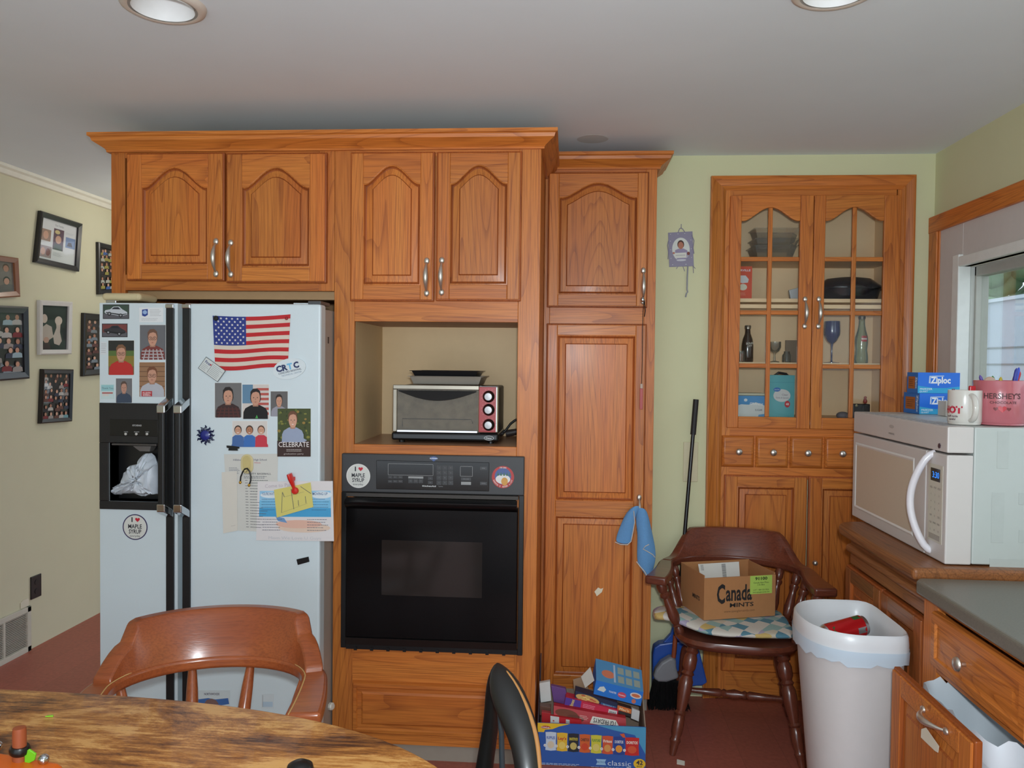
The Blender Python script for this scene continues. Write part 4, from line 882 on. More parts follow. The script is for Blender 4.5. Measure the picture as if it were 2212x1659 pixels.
c = Card(fq(218, 830, 247, 862), NF, paper=(196, 214, 214)); c.rect(.04, .55, .96, .95, (150, 196, 200)); c.rect(.1, .36, .9, .46, (176, 96, 92)); c.rect(.12, .2, .6, .34, (208, 206, 200)); c.text('Thank You', .5, .74, .13, (90, 110, 120)); c.build('note_card', 'small pale teal greeting card at the freezer door left edge', 'card')
c = Card(fq(217.5, 738, 231.5, 766), NF, paper=(212, 216, 220)); c.lines(.1, .9, .1, .9, 5, (150, 150, 156)); c.build('note_card', 'tiny white slip left of the red shirt portrait', 'card')
c = Card(fq(301, 664.5, 353, 696), NF, paper=(224, 226, 228)); c.poly([(.12, .45), (.12, .86), (.36, .9), (.36, .5), (.24, .38)], (40, 66, 140)); c.ell(.24, .68, .09, .14, (150, 176, 214)); c.lines(.45, .95, .4, .9, 5, (140, 140, 146)); c.lines(.1, .8, .1, .3, 2, (160, 160, 166)); c.build('business_card', 'white business card with blue badge at top of freezer door', 'card')
portrait((464, 826.5, 522.5, 902), 'portrait with long dark hair and dark plaid shirt below the flag', (112, 110, 110), hair=(38, 30, 28), shirt=(58, 38, 38), plaid=(84, 44, 40), longhair=True)
def bf(c):
    for i in range(6): c.rect(.55, .12+i*.14, .99, .19+i*.14, (180, 84, 76))
    c.rect(.01, .45, .4, .99, (96, 132, 160))
def xf(c): c.poly([(.49, .02), (.6, .02), (.55, .12)], (70, 160, 80))
portrait((523.5, 830, 581.5, 905), 'portrait in black shirt before a flag backdrop, centre of refrigerator door', (206, 196, 190), bf, xf, hair=(34, 28, 28), shirt=(20, 20, 22), longhair=True)
portrait((584.5, 845, 622, 899.5), 'small portrait in light grey shirt right of the flag backdrop portrait', (100, 98, 98), hair=(48, 38, 34), shirt=(150, 148, 158), longhair=True)
c = Card(fq(600, 882.5, 671.5, 986), NF, th=.0012); c.rect(0, 0, 1, 1, (70, 78, 42)); random.seed(4)
for i in range(46): c.ell(random.random()*.94+.03, random.uniform(.36, .97), random.uniform(.02, .06), random.uniform(.015, .03), random.choice([(96, 110, 50), (130, 128, 60), (52, 62, 36), (150, 120, 60)]), 7)
c.rect(0, 0, 1, .33, (58, 38, 34)); figure(c, .47, .32, .72, (110, 72, 52), (206, 154, 130), (150, 160, 184), smile=True)
c.poly([(.12, .3), (.3, .42), (.7, .42), (.9, .34), (.8, .3)], (150, 160, 184)); c.text('CELEBRATE', .5, .255, .105, (226, 218, 216), .004, width=.92); c.lines(.28, .75, .1, .16, 2, (200, 190, 184), .35); c.text('graduation party', .5, .06, .03, (190, 180, 176), width=.6)
c.build('photo_card', 'tall CELEBRATE photo card with person in grey shirt among leaves', 'card')
c = Card(fq(502, 909, 578, 965.5), NF); c.rect(.01, .01, .99, .99, (214, 206, 200)); 
for x, h, s, sk in ((.17, (60, 46, 40), (70, 104, 160), (200, 150, 124)), (.5, (70, 50, 40), (60, 110, 180), (176, 120, 90)), (.83, (90, 66, 52), (196, 56, 72), (206, 156, 130))): figure(c, x, .0, .42, h, sk, s, smile=True); 
for x, h, s, sk in ((.17, (60, 46, 40), (70, 104, 160), (200, 150, 124)), (.5, (70, 50, 40), (60, 110, 180), (176, 120, 90)), (.83, (90, 66, 52), (196, 56, 72), (206, 156, 130))):
    c.poly([(x-.17, .01), (x+.17, .01), (x+.16, .38), (x+.08, .46), (x-.08, .46), (x-.16, .38)], s); c.ell(x, .66, .105, .17, h); c.ell(x, .63, .085, .15, sk); c.poly([(x-.04, .545), (x, .53), (x+.04, .545), (x, .56)], (240, 232, 228)); c.ell(x-.03, .66, .01, .014, (40, 30, 30), 8); c.ell(x+.03, .66, .01, .014, (40, 30, 30), 8)
c.build('photo_print', 'group photo of three people in blue and red shirts', 'photo', 'photographs on the refrigerator')
# ---- flag
fl_ = MB(); RD = C((186, 34, 40), .75); CW = C((212, 198, 184), .75); BL = C((40, 56, 130), .75)
TL, TR, BR, BL_ = [PY(*p, FRY) for p in ((460, 682), (628, 679), (622, 795), (466, 799))]
def fp(x, y, l=0):
    w = .0014*math.sin(x*9+y*2)*(1-y)+.0008; sag = -.010*math.sin(math.pi*x)*y*.6-.004*math.sin(x*6.28)*(1-y)
    t = TL.lerp(TR, x); b = BL_.lerp(BR, x); p = b.lerp(t, y); return (p.x, FRY-.0016-max(0, w)-.0003*l, p.z+sag)
n = 24
for i in range(13):
    m = RD if i % 2 == 0 else CW; y1 = 1-i/13; y0 = 1-(i+1)/13
    for j in range(n):
        if i < 7 and (j+1)/n <= .4+1e-6 and False: continue
        fl_.poly([fp(j/n, y0), fp((j+1)/n, y0), fp((j+1)/n, y1), fp(j/n, y1)], m)
fo = tag(fl_.build('flag', normals=False, solid=.0006), 'small stars and stripes flag hung by two magnets on the refrigerator', 'flag')
mb = MB()
for j in range(10):
    for k in range(6): y1 = 1-(k)/6*7/13; y0 = 1-(k+1)/6*7/13; mb.poly([fp(.43*j/10, y0, 2), fp(.43*(j+1)/10, y0, 2), fp(.43*(j+1)/10, y1, 2), fp(.43*j/10, y1, 2)], BL)
mb.build('canton', fo, normals=False)
mb = MB()
for r in range(9):
    for c_ in range(6 if r % 2 == 0 else 5):
        sx = .43*((c_+.5)/6 if r % 2 == 0 else (c_+1)/6); sy = 1-7/13*(r+.75)/9.5; pts = []
        for i in range(10): rr = .018 if i % 2 == 0 else .0075; t = math.pi/2+math.pi*i/5; pts.append(fp(sx+rr*math.cos(t), sy+rr*1.4*math.sin(t), 4))
        mb.poly(pts, C((220, 216, 214), .7))
mb.build('stars', fo, normals=False)
def magnet(u, v, r, label, m=BLACK, Y=FRY-.003):
    p = PY(u, v, Y); tag(MB().lathe((p.x, FRY-.004, p.z), [(r, 0), (r, .004), (r*.8, .006), (.001, .0065)], m, 20, (0, -1, 0)).build('round_magnet', smooth=40), label, 'magnet')
magnet(467, 687.5, .009, 'black round magnet on the blue corner of the flag')
magnet(619.5, 688, .0055, 'small red round magnet at the striped end of the flag', C((150, 24, 30), .4))
# ---- die-cut magnets
def rot_quad(u, v, w, h, a):
    ca, sa = math.cos(a), math.sin(a); return [PY(u+x*ca-y*sa, v+x*sa+y*ca, FRY) for x, y in ((-w/2, -h/2), (w/2, -h/2), (w/2, h/2), (-w/2, h/2))]
c = Card(rot_quad(459, 798, 52, 30, .62), NF, base=.0045, paper=(60, 62, 66)); c.rect(.02, .03, .98, .97, (206, 210, 208)); c.rect(.4, .1, .415, .9, (80, 82, 86)); c.text('First', .22, .72, .2, (40, 50, 110), .02, width=.26); c.ell(.36, .72, .03, .06, (190, 40, 50)); c.lines(.06, .36, .1, .55, 4, (120, 122, 130)); c.lines(.46, .95, .1, .9, 7, (110, 112, 120)); c.build('fridge_magnet', 'tilted white First contact magnet below the flag corner', 'magnet')
p = PY(626, 796.5, FRY); mb = MB(); A = -.24; ca, sa = math.cos(-A), math.sin(-A)
ov_ = [(p.x+a*ca-b*sa, p.z+a*sa+b*ca) for a, b in circ(0, 0, .06, .036, 36)]
mb.prism([(a, FRY-.0001, b) for a, b in ov_], (0, -.0052, 0), C((212, 220, 224), .4))
def tt(s, x, y, h, col, bold=.0, width=None, align='C'): mb.text(s, (p.x+x*ca-y*sa, FRY-.0056, p.z+x*sa+y*ca), (ca, 0, sa), (-sa, 0, ca), h, C(col, .5), bold, width, align)
tt('CR', -.026, .008, .02, (28, 44, 92), .05, width=.042); tt('T', .004, .008, .02, (110, 180, 220), .05); tt('C', .027, .008, .02, (28, 44, 92), .05, width=.02)
tt('CONCORD REGIONAL', 0, -.009, .0062, (60, 70, 96), .02, width=.085); tt('TECHNICAL CENTER', .004, -.019, .0055, (150, 164, 180), .02, width=.075)
tag(mb.build('oval_magnet', normals=False), 'tilted white oval CRTC Concord Regional sticker right under the flag', 'sticker')
p = PY(445, 940, FRY); mb = MB(); SB = C((34, 44, 128), .3, coat=.4)
for k in range(12):
    t = 2*math.pi*k/12; L = .033+.003*(k % 2); d = Vector((math.cos(t), 0, math.sin(t))); e = Vector((-math.sin(t), 0, math.cos(t))); o = Vector((p.x, FRY-.003, p.z))
    mb.tube([o+d*.016, o+d*(.016+.35*(L-.016))+e*.003, o+d*(.016+.7*(L-.016))-e*.002, o+d*L+e*.002], [.006, .0048, .0036, .0012], C((26, 34, 70), .3), 6)
mb.lathe((p.x, FRY-.0005, p.z), [(.021, 0), (.021, .004), (.016, .008), (.001, .010)], SB, 28, (0, -1, 0)); tag(mb.build('sun_magnet', smooth=40), 'dark blue sun shaped magnet with wavy rays', 'magnet')
def blackshape(pts, label, name='black_magnet'):
    q = [PY(u, v, FRY) for u, v in pts]; tag(MB().prism([(a.x, FRY-.0005, a.z) for a in q], (0, -.004, 0), BLACK).build(name, bevel=.0008), label, 'magnet')
blackshape([(490, 962), (504, 963), (505, 963), (518, 965), (517.5, 969), (514, 969), (515, 973.5), (494, 973), (495, 968), (490.5, 967)], 'small jagged black magnet under the three-person photo')
blackshape([(641, 1208), (667, 1202), (669, 1213), (644, 1220)], 'plain black bar magnet low on the refrigerator door')
# ---- sheets of paper
c = Card([PY(484, 981, FRY), PY(601, 980, FRY), PY(597, 1150, FRY), PY(494, 1145, FRY)], NF, paper=(206, 204, 198)); random.seed(2)
c.text('Hillsboro-Deering High School', .48, .925, .024, (90, 90, 110), .01, width=.62); c.text('Hillcats', .62, .888, .02, (190, 70, 70)); c.text('VARSITY BASEBALL', .62, .745, .022, (70, 70, 76), .01, width=.5)
c.lines(.08, .28, .74, .83, 5, (120, 120, 130), .35); c.lines(.36, .82, .68, .72, 2, (110, 110, 116), .4)
for i in range(18): y = .66-i*.0355; c.lines(.38, .44, y-.01, y+.01, 1, (90, 90, 96), .35); c.lines(.47, random.uniform(.68, .85), y-.01, y+.01, 1, (90, 90, 96), .35)
c.build('team_roster', 'white printed high school baseball roster sheet on the refrigerator door', 'paper')
c = Card([PY(479, 1020, FRY-.002), PY(512, 1018, FRY-.002), PY(513, 1146, FRY-.002), PY(482.5, 1152, FRY-.002)], NF, paper=(214, 208, 198)); c.lines(.55, .9, .08, .11, 1, (170, 160, 155)); c.build('folded_sheet', 'cream folded strip of paper over the left edge of the roster', 'paper')
c = Card([PY(557, 1040, FRY-.002), PY(719, 1039, FRY-.002), PY(721.5, 1169, FRY-.002), PY(553.5, 1167, FRY-.002)], NF, paper=(220, 214, 214))
c.rect(.03, .40, .97, .84, (150, 196, 226)); c.rect(.03, .405, .97, .55, (70, 158, 206)); c.rect(.03, .55, .97, .68, (120, 186, 222)); c.ell(.18, .77, .14, .05, (218, 226, 232)); c.ell(.85, .77, .14, .06, (218, 226, 232))
c.ell(.62, .22, .34, .08, (222, 196, 178)); c.ell(.55, .28, .3, .07, (222, 178, 160)); c.poly([(.24, .42), (.36, .38), (.4, .3), (.28, .33)], (110, 150, 196))
c.text("YOU'RE INVITED", .16, .79, .045, (60, 100, 150), .01, width=.2); c.text('MOVING UP', .83, .79, .045, (60, 100, 150), .01, width=.2)
for i in range(5): y = .70-i*.045; c.lines(.06, .3, y-.012, y+.012, 1, (70, 110, 150), .35); c.lines(.72, .95, y-.012, y+.012, 1, (70, 110, 150), .35)
for i in range(5): y = .36-i*.045; c.lines(.08, .36, y-.012, y+.012, 1, (100, 100, 116), .35); c.lines(.66, .95, y-.012, y+.012, 1, (100, 100, 116), .35)
c.text('Come to Party', .3, .935, .06, (190, 178, 186), 0, width=.4, ang=.05); c.text('Mom We Love U Guys', .5, .05, .05, (196, 196, 200), 0, width=.7)
c.build('beach_flyer', 'white flyer with blue beach scene overhanging the refrigerator door edge', 'paper')
c = Card([PY(592, 1058, FRY-.006), PY(671, 1042, FRY-.006), PY(677, 1095, FRY-.006), PY(598, 1118, FRY-.006)], NF, paper=(212, 200, 112))
for a in ([(.14, .12), (.22, .85)], [(.22, .85), (.26, .66)], [(.26, .66), (.8, .68)], [(.48, .12), (.46, .9)], [(.14, .12), (.86, .2)], [(.62, .2), (.62, .42)], [(.82, .22), (.82, .5)], [(.72, .92), (.98, .55)]):
    (x0_, y0_), (x1_, y1_) = a; d = .008; c.poly([(x0_-d, y0_), (x1_-d, y1_), (x1_+d, y1_+d), (x0_+d, y0_+d)], (110, 110, 96))
c.build('yellow_note', 'curled yellow sticky note with pencil sketch over the beach flyer', 'note')
# clips
p0 = PY(629, 1022, FRY); p1 = PY(640, 1059, FRY); t = T('magnetic_clip', 'bright red plastic magnetic clip holding the yellow note', 'clip', p1); RC = C((206, 34, 26), .3)
mb = MB(); a = Vector((p0.x, FRY-.02, p0.z)); b = Vector((p1.x, FRY-.014, p1.z)); mb.tube([a, a.lerp(b, .25), a.lerp(b, .5), a.lerp(b, .75), b], [.0145, .016, .0125, .009, .007], RC, 14, flat=[.6]*5).build('lever', t, smooth=50)
MB().lathe((p1.x, FRY-.008, p1.z), [(.012, 0), (.013, .006), (.010, .012), (.001, .013)], RC, 18, (0, -1, 0)).build('jaw', t, smooth=50); MB().box(p0.x-.004, p0.x+.016, FRY-.012, FRY-.0005, p0.z-.026, p0.z-.012, RC).build('pivot', t, bevel=.002)
p = PY(534.5, 1002, FRY); t = T('hook_clip', 'beige oval hook holding the roster with a black cord', 'hook', p); BG = C((206, 190, 140), .4)
def stad(w, h, n=10): return [(w*math.cos(t), h+w*math.sin(t)) for t in [math.pi*i/n for i in range(n+1)]]+[(w*math.cos(t), -h+w*math.sin(t)) for t in [math.pi+math.pi*i/n for i in range(n+1)]]
MB().prism([(p.x+a, FRY-.0015, p.z+b) for a, b in stad(.0225, .012)], (0, -.004, 0), BG).build('plate', t, bevel=.0015); MB().prism([(p.x+a, FRY-.0055, p.z+b+.004) for a, b in stad(.014, .011)], (0, -.003, 0), C((196, 178, 120), .4)).build('pad', t, bevel=.001)
mb = MB(); mb.tube([(p.x, FRY-.006, p.z-.016), (p.x, FRY-.014, p.z-.026), (p.x, FRY-.02, p.z-.022)], .004, BG, 8).build('hook', t, smooth=40)
mb = MB(); A_ = [PY(*q, FRY-.016) for q in ((519, 1042), (520, 1030), (524, 1020), (529, 1013), (534, 1012), (539, 1018), (542, 1030), (541, 1040), (538, 1048))]
ct = tag(mb.tube(A_, .0028, BLACK, 8).build('lanyard', smooth=50), 'short black cord with gold ends looped over the beige hook', 'lanyard')
for q in (A_[0], A_[-1]): MB().ell(q, (.005, .005, .006), C((206, 160, 60), .25, .8), 10, 6).build('gold_bead', ct, smooth=50)
# ---- round stickers
def round_sticker(u, v, r, Y, name, label, ring):
    p = PY(u, v, Y); mb = MB(); o = Vector((p.x, Y, p.z)); 
    mb.prism([(p.x+a, Y-.0002, p.z+b) for a, b in circ(0, 0, r, n=40)], (0, -.0005, 0), C((46, 36, 84) if ring else (224, 222, 218), .4)); mb.poly([(p.x+a, Y-.0008, p.z+b) for a, b in circ(0, 0, r*.92, n=40)], C((214, 214, 208), .4))
    D = C((40, 40, 52), .5); y = Y-.0011
    def t_(s, x, z, h, w, bold=.02): mb.text(s, (p.x+x*r, y, p.z+z*r), (1, 0, 0), (0, 0, 1), h*r, D, bold, w*r)
    t_('I', -.24, .58, .34, .10, .05); t_('MAPLE', 0, .06, .32, 1.1); t_('SYRUP', 0, -.34, .32, 1.0); t_('everyday', 0, -.68, .16, .85, 0)
    hp = []
    for i in range(24): a = 2*math.pi*i/24; hp.append((p.x+r*(.2+.012*16*math.sin(a)**3), y, p.z+r*(.58+.012*(13*math.cos(a)-5*math.cos(2*a)-2*math.cos(3*a)-math.cos(4*a)))))
    mb.poly(hp, C((196, 30, 52), .4)); return tag(mb.build(name, normals=False), label, 'sticker')
round_sticker(292, 1138.5, .0465, FRY, 'round_sticker', 'round I love maple syrup sticker with purple ring on the freezer door', True)
round_sticker(774, 1028, .0452, OF-.0005, 'round_sticker', 'round white I love maple syrup sticker on the wall oven panel', False)
p = PY(1086.5, 1030.5, OF); mb = MB(); Y = OF-.0005; r = .041
mb.prism([(p.x+a, Y-.0002, p.z+b) for a, b in circ(0, 0, r, n=40)], (0, -.0005, 0), C((176, 40, 38), .4)); mb.poly([(p.x+a, Y-.0008, p.z+b) for a, b in circ(0, .003, r*.74, n=36)], C((74, 96, 150), .5)); mb.poly([(p.x+a, Y-.0009, p.z+b-.008) for a, b in circ(0, 0, r*.66, r*.42, n=30)], C((222, 220, 218), .5)); mb.poly([(p.x+a+.006, Y-.001, p.z+b-.016) for a, b in circ(0, 0, r*.3, r*.36, n=20)], C((206, 150, 70), .5))
for k in range(5): mb.poly([(p.x-.022+k*.011, Y-.001, p.z+.005), (p.x-.014+k*.011, Y-.001, p.z+.005), (p.x-.018+k*.011, Y-.001, p.z+.019)], C((60, 110, 84), .5))
WT_ = C((226, 214, 206), .5)
mb.text("I'M ON", (p.x, Y-.0012, p.z+r*.84), (1, 0, 0), (0, 0, 1), .0055, WT_, .02)
for k, ch in enumerate("SANTA'S GOOD LIST"):
    t_ = math.radians(-160+k*8.75); mb.text(ch, (p.x+r*.86*math.cos(t_), Y-.0012, p.z+r*.86*math.sin(t_)), (-math.sin(t_), 0, math.cos(t_)), (-math.cos(t_), 0, -math.sin(t_)), .0055, WT_, .02)
tag(mb.build('round_sticker', normals=False), 'round red Christmas sticker at the right end of the oven panel', 'sticker')
c = Card(fq(419, 1491, 497, 1540), NF, paper=(200, 208, 210)); c.text('NORTHWOODS', .5, .84, .1, (70, 60, 80), .02, width=.42); c.poly([(.06, .35), (.1, .6), (.4, .66), (.6, .6), (.95, .66), (.98, .4), (.6, .3)], (60, 100, 160)); c.poly([(.28, .4), (.36, .58), (.5, .64), (.62, .56), (.7, .38)], (120, 90, 84)); c.build('brochure', 'NORTHWOODS magnet low on the refrigerator behind the maple chair', 'magnet')
c = Card(fq(565, 1498, 592, 1530), NF, paper=(204, 212, 216)); c.rect(.1, .1, .9, .45, (176, 196, 212)); c.rect(.08, .1, .12, .9, (150, 156, 160)); c.build('note_card', 'small pale slip near the bottom of the refrigerator door', 'card')
# ================================================================== LEFT WALL
def wall_frame(quad, name, label, fcol, fw, content, dep=.022, mat=None):
    q = [PX(u, v, LW+.001) for u, v in quad]; n = Vector((1, 0, 0)); t = T(name, label, 'picture frame', (LW, sum(p.y for p in q)/4, min(p.z for p in q)), group='framed pictures on the passage wall')
    cen = sum(q, Vector())/4; W_ = (q[1]-q[0]).length; H_ = (q[0]-q[3]).length
    def ins(d):
        ux = (q[1]-q[0]).normalized(); uy = (q[0]-q[3]).normalized(); s = [(1, -1), (-1, -1), (-1, 1), (1, 1)]; return [q[i]+ux*d*s[i][0]+uy*d*s[i][1] for i in range(4)]
    o0, o1, i0 = ins(0), ins(fw*.25), ins(fw); fm = C(fcol, .35, coat=.2)
    mb = MB(); mb.loft([o0, [p+n*dep*.8 for p in o0], [p+n*dep for p in o1], [p+n*dep*.7 for p in i0], [p+n*.004 for p in i0]], fm, cap=False); mb.build('frame_border', t, smooth=20)
    cq = ins(fw*.95); c = Card(cq, n, base=.004, paper=mat or (206, 206, 200)); content(c)
    o = c.mb.build('picture', t, normals=False)
    MB().poly([p+n*.0065 for p in cq], glassy('frame_glass', (.97, .97, .97), .07)).build('glass', t, normals=False)
    return t
def collage(seed, pal, nx=5, ny=6, bgc=(40, 34, 34)):
    def f(c):
        random.seed(seed); c.rect(0, 0, 1, 1, bgc)
        for j in range(ny):
            for i in range(nx):
                x, y = (i+random.uniform(-.15, .35))/nx, (ny-1-j+random.uniform(-.1, .3))/ny; col = random.choice(pal); w = 1/nx; h = 1/ny
                x = max(0.0, min(x, 1-w)); y = max(0.0, min(y, 1-h))
                c.poly([(x, y), (x+w, y), (x+w*.95, y+h*.35), (x+w*.5, y+h*.5), (x+w*.05, y+h*.35)], col)
                sk = random.choice([(190, 140, 116), (170, 120, 96), (206, 160, 136)]); c.ell(x+w*.5, y+h*.68, w*.24, h*.27, random.choice([(40, 30, 28), (84, 60, 44), (60, 44, 36)]), 10); c.ell(x+w*.5, y+h*.62, w*.19, h*.22, sk, 10)
    return f
PAL = [(120, 40, 44), (50, 54, 72), (150, 140, 136), (40, 36, 40), (96, 60, 50), (176, 170, 166)]
def fA(c):
    c.text('Our Family', .5, .9, .05, (110, 110, 116)); c.rect(.36, .3, .64, .82, (84, 50, 66)); c.ell(.5, .56, .08, .1, (196, 150, 124)); c.poly([(.38, .3), (.62, .3), (.6, .44), (.4, .44)], (60, 70, 60)); c.ell(.46, .74, .07, .05, (196, 176, 120)); c.rect(.03, .46, .29, .74, (150, 120, 100)); c.ell(.16, .6, .07, .1, (200, 150, 122)); c.rect(.7, .42, .97, .68, (110, 130, 170)); c.poly([(.74, .46), (.9, .46), (.86, .56), (.78, .56)], (70, 60, 70)); c.rect(.03, .06, .34, .34, (150, 130, 130)); c.ell(.12, .2, .06, .09, (196, 150, 130)); c.ell(.25, .2, .06, .09, (120, 60, 60)); c.lines(.38, .64, .14, .24, 4, (120, 120, 126)); c.lines(.68, .97, .74, .8, 2, (150, 150, 160))
wall_frame([(81.5, 455), (172, 483.7), (164.5, 587), (69.6, 566.4)], 'picture_frame', 'black framed white collage, highest and tilted on the passage wall', (28, 24, 26), .028, fA, mat=(208, 208, 210))
wall_frame([(-48, 546), (32.6, 557.6), (36.6, 641), (-44, 646)], 'picture_frame', 'small brown wooden frame at the left edge of the passage wall', (136, 84, 50), .026, collage(3, [(120, 110, 104), (150, 96, 80), (96, 90, 88)], 2, 2, (116, 104, 96)))
def fC(c):
    c.rect(0, 0, 1, 1, (16, 16, 18)); c.poly([(.02, .2), (.04, .5), (.2, .58), (.4, .52), (.45, .35), (.5, .3), (.3, .22)], (176, 160, 150)); c.ell(.13, .7, .11, .1, (196, 176, 164)); c.poly([(.5, .14), (.46, .3), (.58, .5), (.56, .62), (.74, .62), (.72, .4), (.8, .2), (.7, .1)], (184, 168, 158)); c.ell(.66, .66, .14, .1, (200, 182, 170)); c.ell(.2, .22, .1, .07, (180, 140, 122)); c.poly([(.06, .02), (.36, .02), (.32, .16), (.12, .16)], (56, 30, 34))
wall_frame([(79.5, 648), (150.3, 652), (148, 765), (79.5, 766.4)], 'picture_frame', 'white framed dark photograph in the middle of the picture wall', (206, 200, 196), .026, fC)
wall_frame([(-84, 656.5), (54.5, 662.6), (57, 817.5), (-84, 829)], 'picture_frame', 'large black framed group photograph at the left edge of the wall', (24, 20, 22), .034, collage(8, PAL+[(150, 170, 180)], 5, 5))
wall_frame([(85.5, 797), (152.3, 798), (149, 910), (80.7, 915)], 'picture_frame', 'black framed collage hanging below the white frame', (26, 22, 24), .022, collage(12, PAL+[(110, 150, 160)], 5, 6))
wall_frame([(206.8, 522.7), (275, 540), (275, 632), (207.6, 636)], 'picture_frame', 'black framed crowded photograph half hidden behind the oak cabinet', (30, 28, 34), .026, collage(15, [(150, 140, 70), (60, 90, 150), (170, 170, 160), (50, 44, 44)], 6, 6))
wall_frame([(175, 675.7), (255, 683), (255, 806), (173, 813)], 'picture_frame', 'black framed photograph half hidden behind the refrigerator top', (24, 20, 22), .034, collage(19, [(96, 60, 56), (130, 120, 116), (50, 50, 60), (120, 130, 140)], 5, 7))
# return-air grille
GV = C((196, 190, 176), .5); gq = [PX(u, v, LW+.001) for u, v in ((-75, 1371), (63.5, 1308), (64.7, 1403.8), (-75, 1476))]
y0, y1 = gq[0].y, gq[1].y; z0, z1 = gq[2].z, gq[1].z
gt = T('air_grille', 'cream louvred return air grille low on the passage wall', 'vent', (LW, (y0+y1)/2, z0)); e = .028
mb = MB(); mb.box(LW+.0005, LW+.012, y0, y1, z0, z0+e, GV).box(LW+.0005, LW+.012, y0, y1, z1-e, z1, GV).box(LW+.0005, LW+.012, y0, y0+e, z0, z1, GV).box(LW+.0005, LW+.012, y1-e, y1, z0, z1, GV); my = PX(6, 1380, LW).y; mb.box(LW+.0005, LW+.01, my-.007, my+.007, z0, z1, GV).build('grille_frame', gt, bevel=.002)
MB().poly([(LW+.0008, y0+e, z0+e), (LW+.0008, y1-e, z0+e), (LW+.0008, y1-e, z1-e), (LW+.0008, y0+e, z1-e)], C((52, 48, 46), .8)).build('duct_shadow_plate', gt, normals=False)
first = None; ns = 20
for k in range(ns):
    z = z0+e+(z1-z0-2*e)*(k+.5)/ns
    if first is None: first = MB().hexa([(LW+.0075, y0+e, -.0026), (LW+.0015, y0+e, -.0026), (LW+.0015, y1-e, -.0026), (LW+.0075, y1-e, -.0026)], [(LW+.0085, y0+e, .0012), (LW+.0025, y0+e, .0012), (LW+.0025, y1-e, .0012), (LW+.0085, y1-e, .0012)], GV).build('slat', gt); first.location.z = z; continue_z = first
    else: s_ = first.copy(); COL.objects.link(s_); s_.location.z = z
mb = MB(); pts = [PX(u, v, LW+.001) for u, v in ((44, 1303), (50, 1296), (58, 1293), (62, 1294), (61, 1308), (44, 1315))]; mb.prism(pts, (.003, 0, 0), C((216, 206, 186), .8)).build('torn_paper', gt)
q = [PX(u, v, LW+.001) for u, v in ((65, 1247), (87, 1238.4), (88.6, 1286), (66.6, 1295))]; ot = T('wall_outlet', 'black wall outlet plate above the air grille', 'outlet', q[3])
yA, yB = q[0].y, q[1].y; zA, zB = (q[3].z+q[2].z)/2, (q[0].z+q[1].z)/2
MB().box(LW+.0005, LW+.008, yA, yB, zA, zB, C((30, 22, 20), .4)).build('plate', ot, bevel=.002)
for s in (.3, .7): MB().lathe((LW+.008, (yA+yB)/2, zA+(zB-zA)*s), [(.014, 0), (.014, .002), (.0005, .002)], C((20, 16, 15), .4), 16, (1, 0, 0)).build('socket', ot)
# ================================================================== BACK WALL
a = PY(1475, 1040, W); b = PY(1508, 955, W)
sp = T('light_switch', 'cream light switch plate on the wall behind the broom handle', 'switch', ((a.x+b.x)/2, W, a.z)); SWM = C((206, 196, 160), .5)
MB().box(a.x, b.x, W-.006, W-.0005, a.z, b.z, SWM).build('plate', sp, bevel=.002); m_ = (a.x+b.x)/2; MB().box(m_-.005, m_+.005, W-.014, W-.006, (a.z+b.z)/2-.012, (a.z+b.z)/2+.012, SWM).build('toggle', sp, bevel=.001)
PU = C((134, 128, 150), .85, var=.1, scale=90)
q = [PY(u, v, W) for u, v in ((1443, 503), (1495.5, 500), (1498.5, 575), (1445.5, 577))]
orn = T('felt_photo_frame', 'lavender felt photo ornament with yarn hanging on the yellow wall', 'wall ornament', q[3])
c = Card(q, NF, th=.004, paper=(134, 128, 150)); c.ell(.5, .5, .36, .335, (210, 214, 208), 32); 
c.poly([(.26, .3), (.26, .48), (.4, .52), (.6, .52), (.76, .46), (.78, .32), (.7, .2), (.34, .2)], (150, 140, 168)); c.ell(.5, .64, .14, .125, (70, 44, 36)); c.ell(.5, .61, .11, .105, (176, 116, 92)); c.rect(.24, .25, .72, .4, (214, 214, 206)); c.lines(.28, .68, .3, .35, 1, (170, 170, 168), .5); c.ell(.2, .4, .05, .03, (176, 116, 100)); c.ell(.8, .37, .06, .05, (120, 64, 56)); c.ell(.5, .185, .2, .03, (196, 198, 206))
for x in (.1, .4, .68): c.ell(x, .95, .014, .01, (220, 220, 216), 8)
for y in (.25, .5, .75): c.ell(.08, y, .014, .01, (220, 220, 216), 8); c.ell(.92, y, .014, .01, (220, 220, 216), 8)
for x in (.14, .68): c.ell(x, .06, .02, .01, (220, 220, 216), 8)
c.mb.build('felt_front', orn, normals=False)
def yarn(pts, r, name, m=PU): MB().tube([PY(u, v, W-.006) for u, v in pts], r, m, 6).build(name, orn, smooth=50)
yarn([(1465, 502), (1468, 494), (1471, 493), (1474, 494), (1479, 501)], .0018, 'hanging_yarn'); yarn([(1471.4, 494), (1471.6, 484)], .0016, 'hanging_yarn')
yarn([(1486, 574), (1484.5, 600), (1484, 625), (1485.5, 631), (1483, 633), (1481, 642)], .0035, 'yarn_tassel', C((150, 152, 158), .9)); yarn([(1497, 574), (1498, 590)], .0014, 'yarn_tail'); yarn([(1496, 574), (1502, 580)], .0014, 'yarn_tail'); yarn([(1464, 576), (1461, 581)], .0014, 'yarn_tail'); yarn([(1475, 575), (1479, 586)], .0014, 'yarn_tail'); yarn([(1444, 520), (1442, 530), (1444, 545), (1443, 560)], .002, 'yarn_stitch'); yarn([(1494, 507), (1499, 520), (1497, 535), (1499, 548)], .002, 'yarn_stitch')
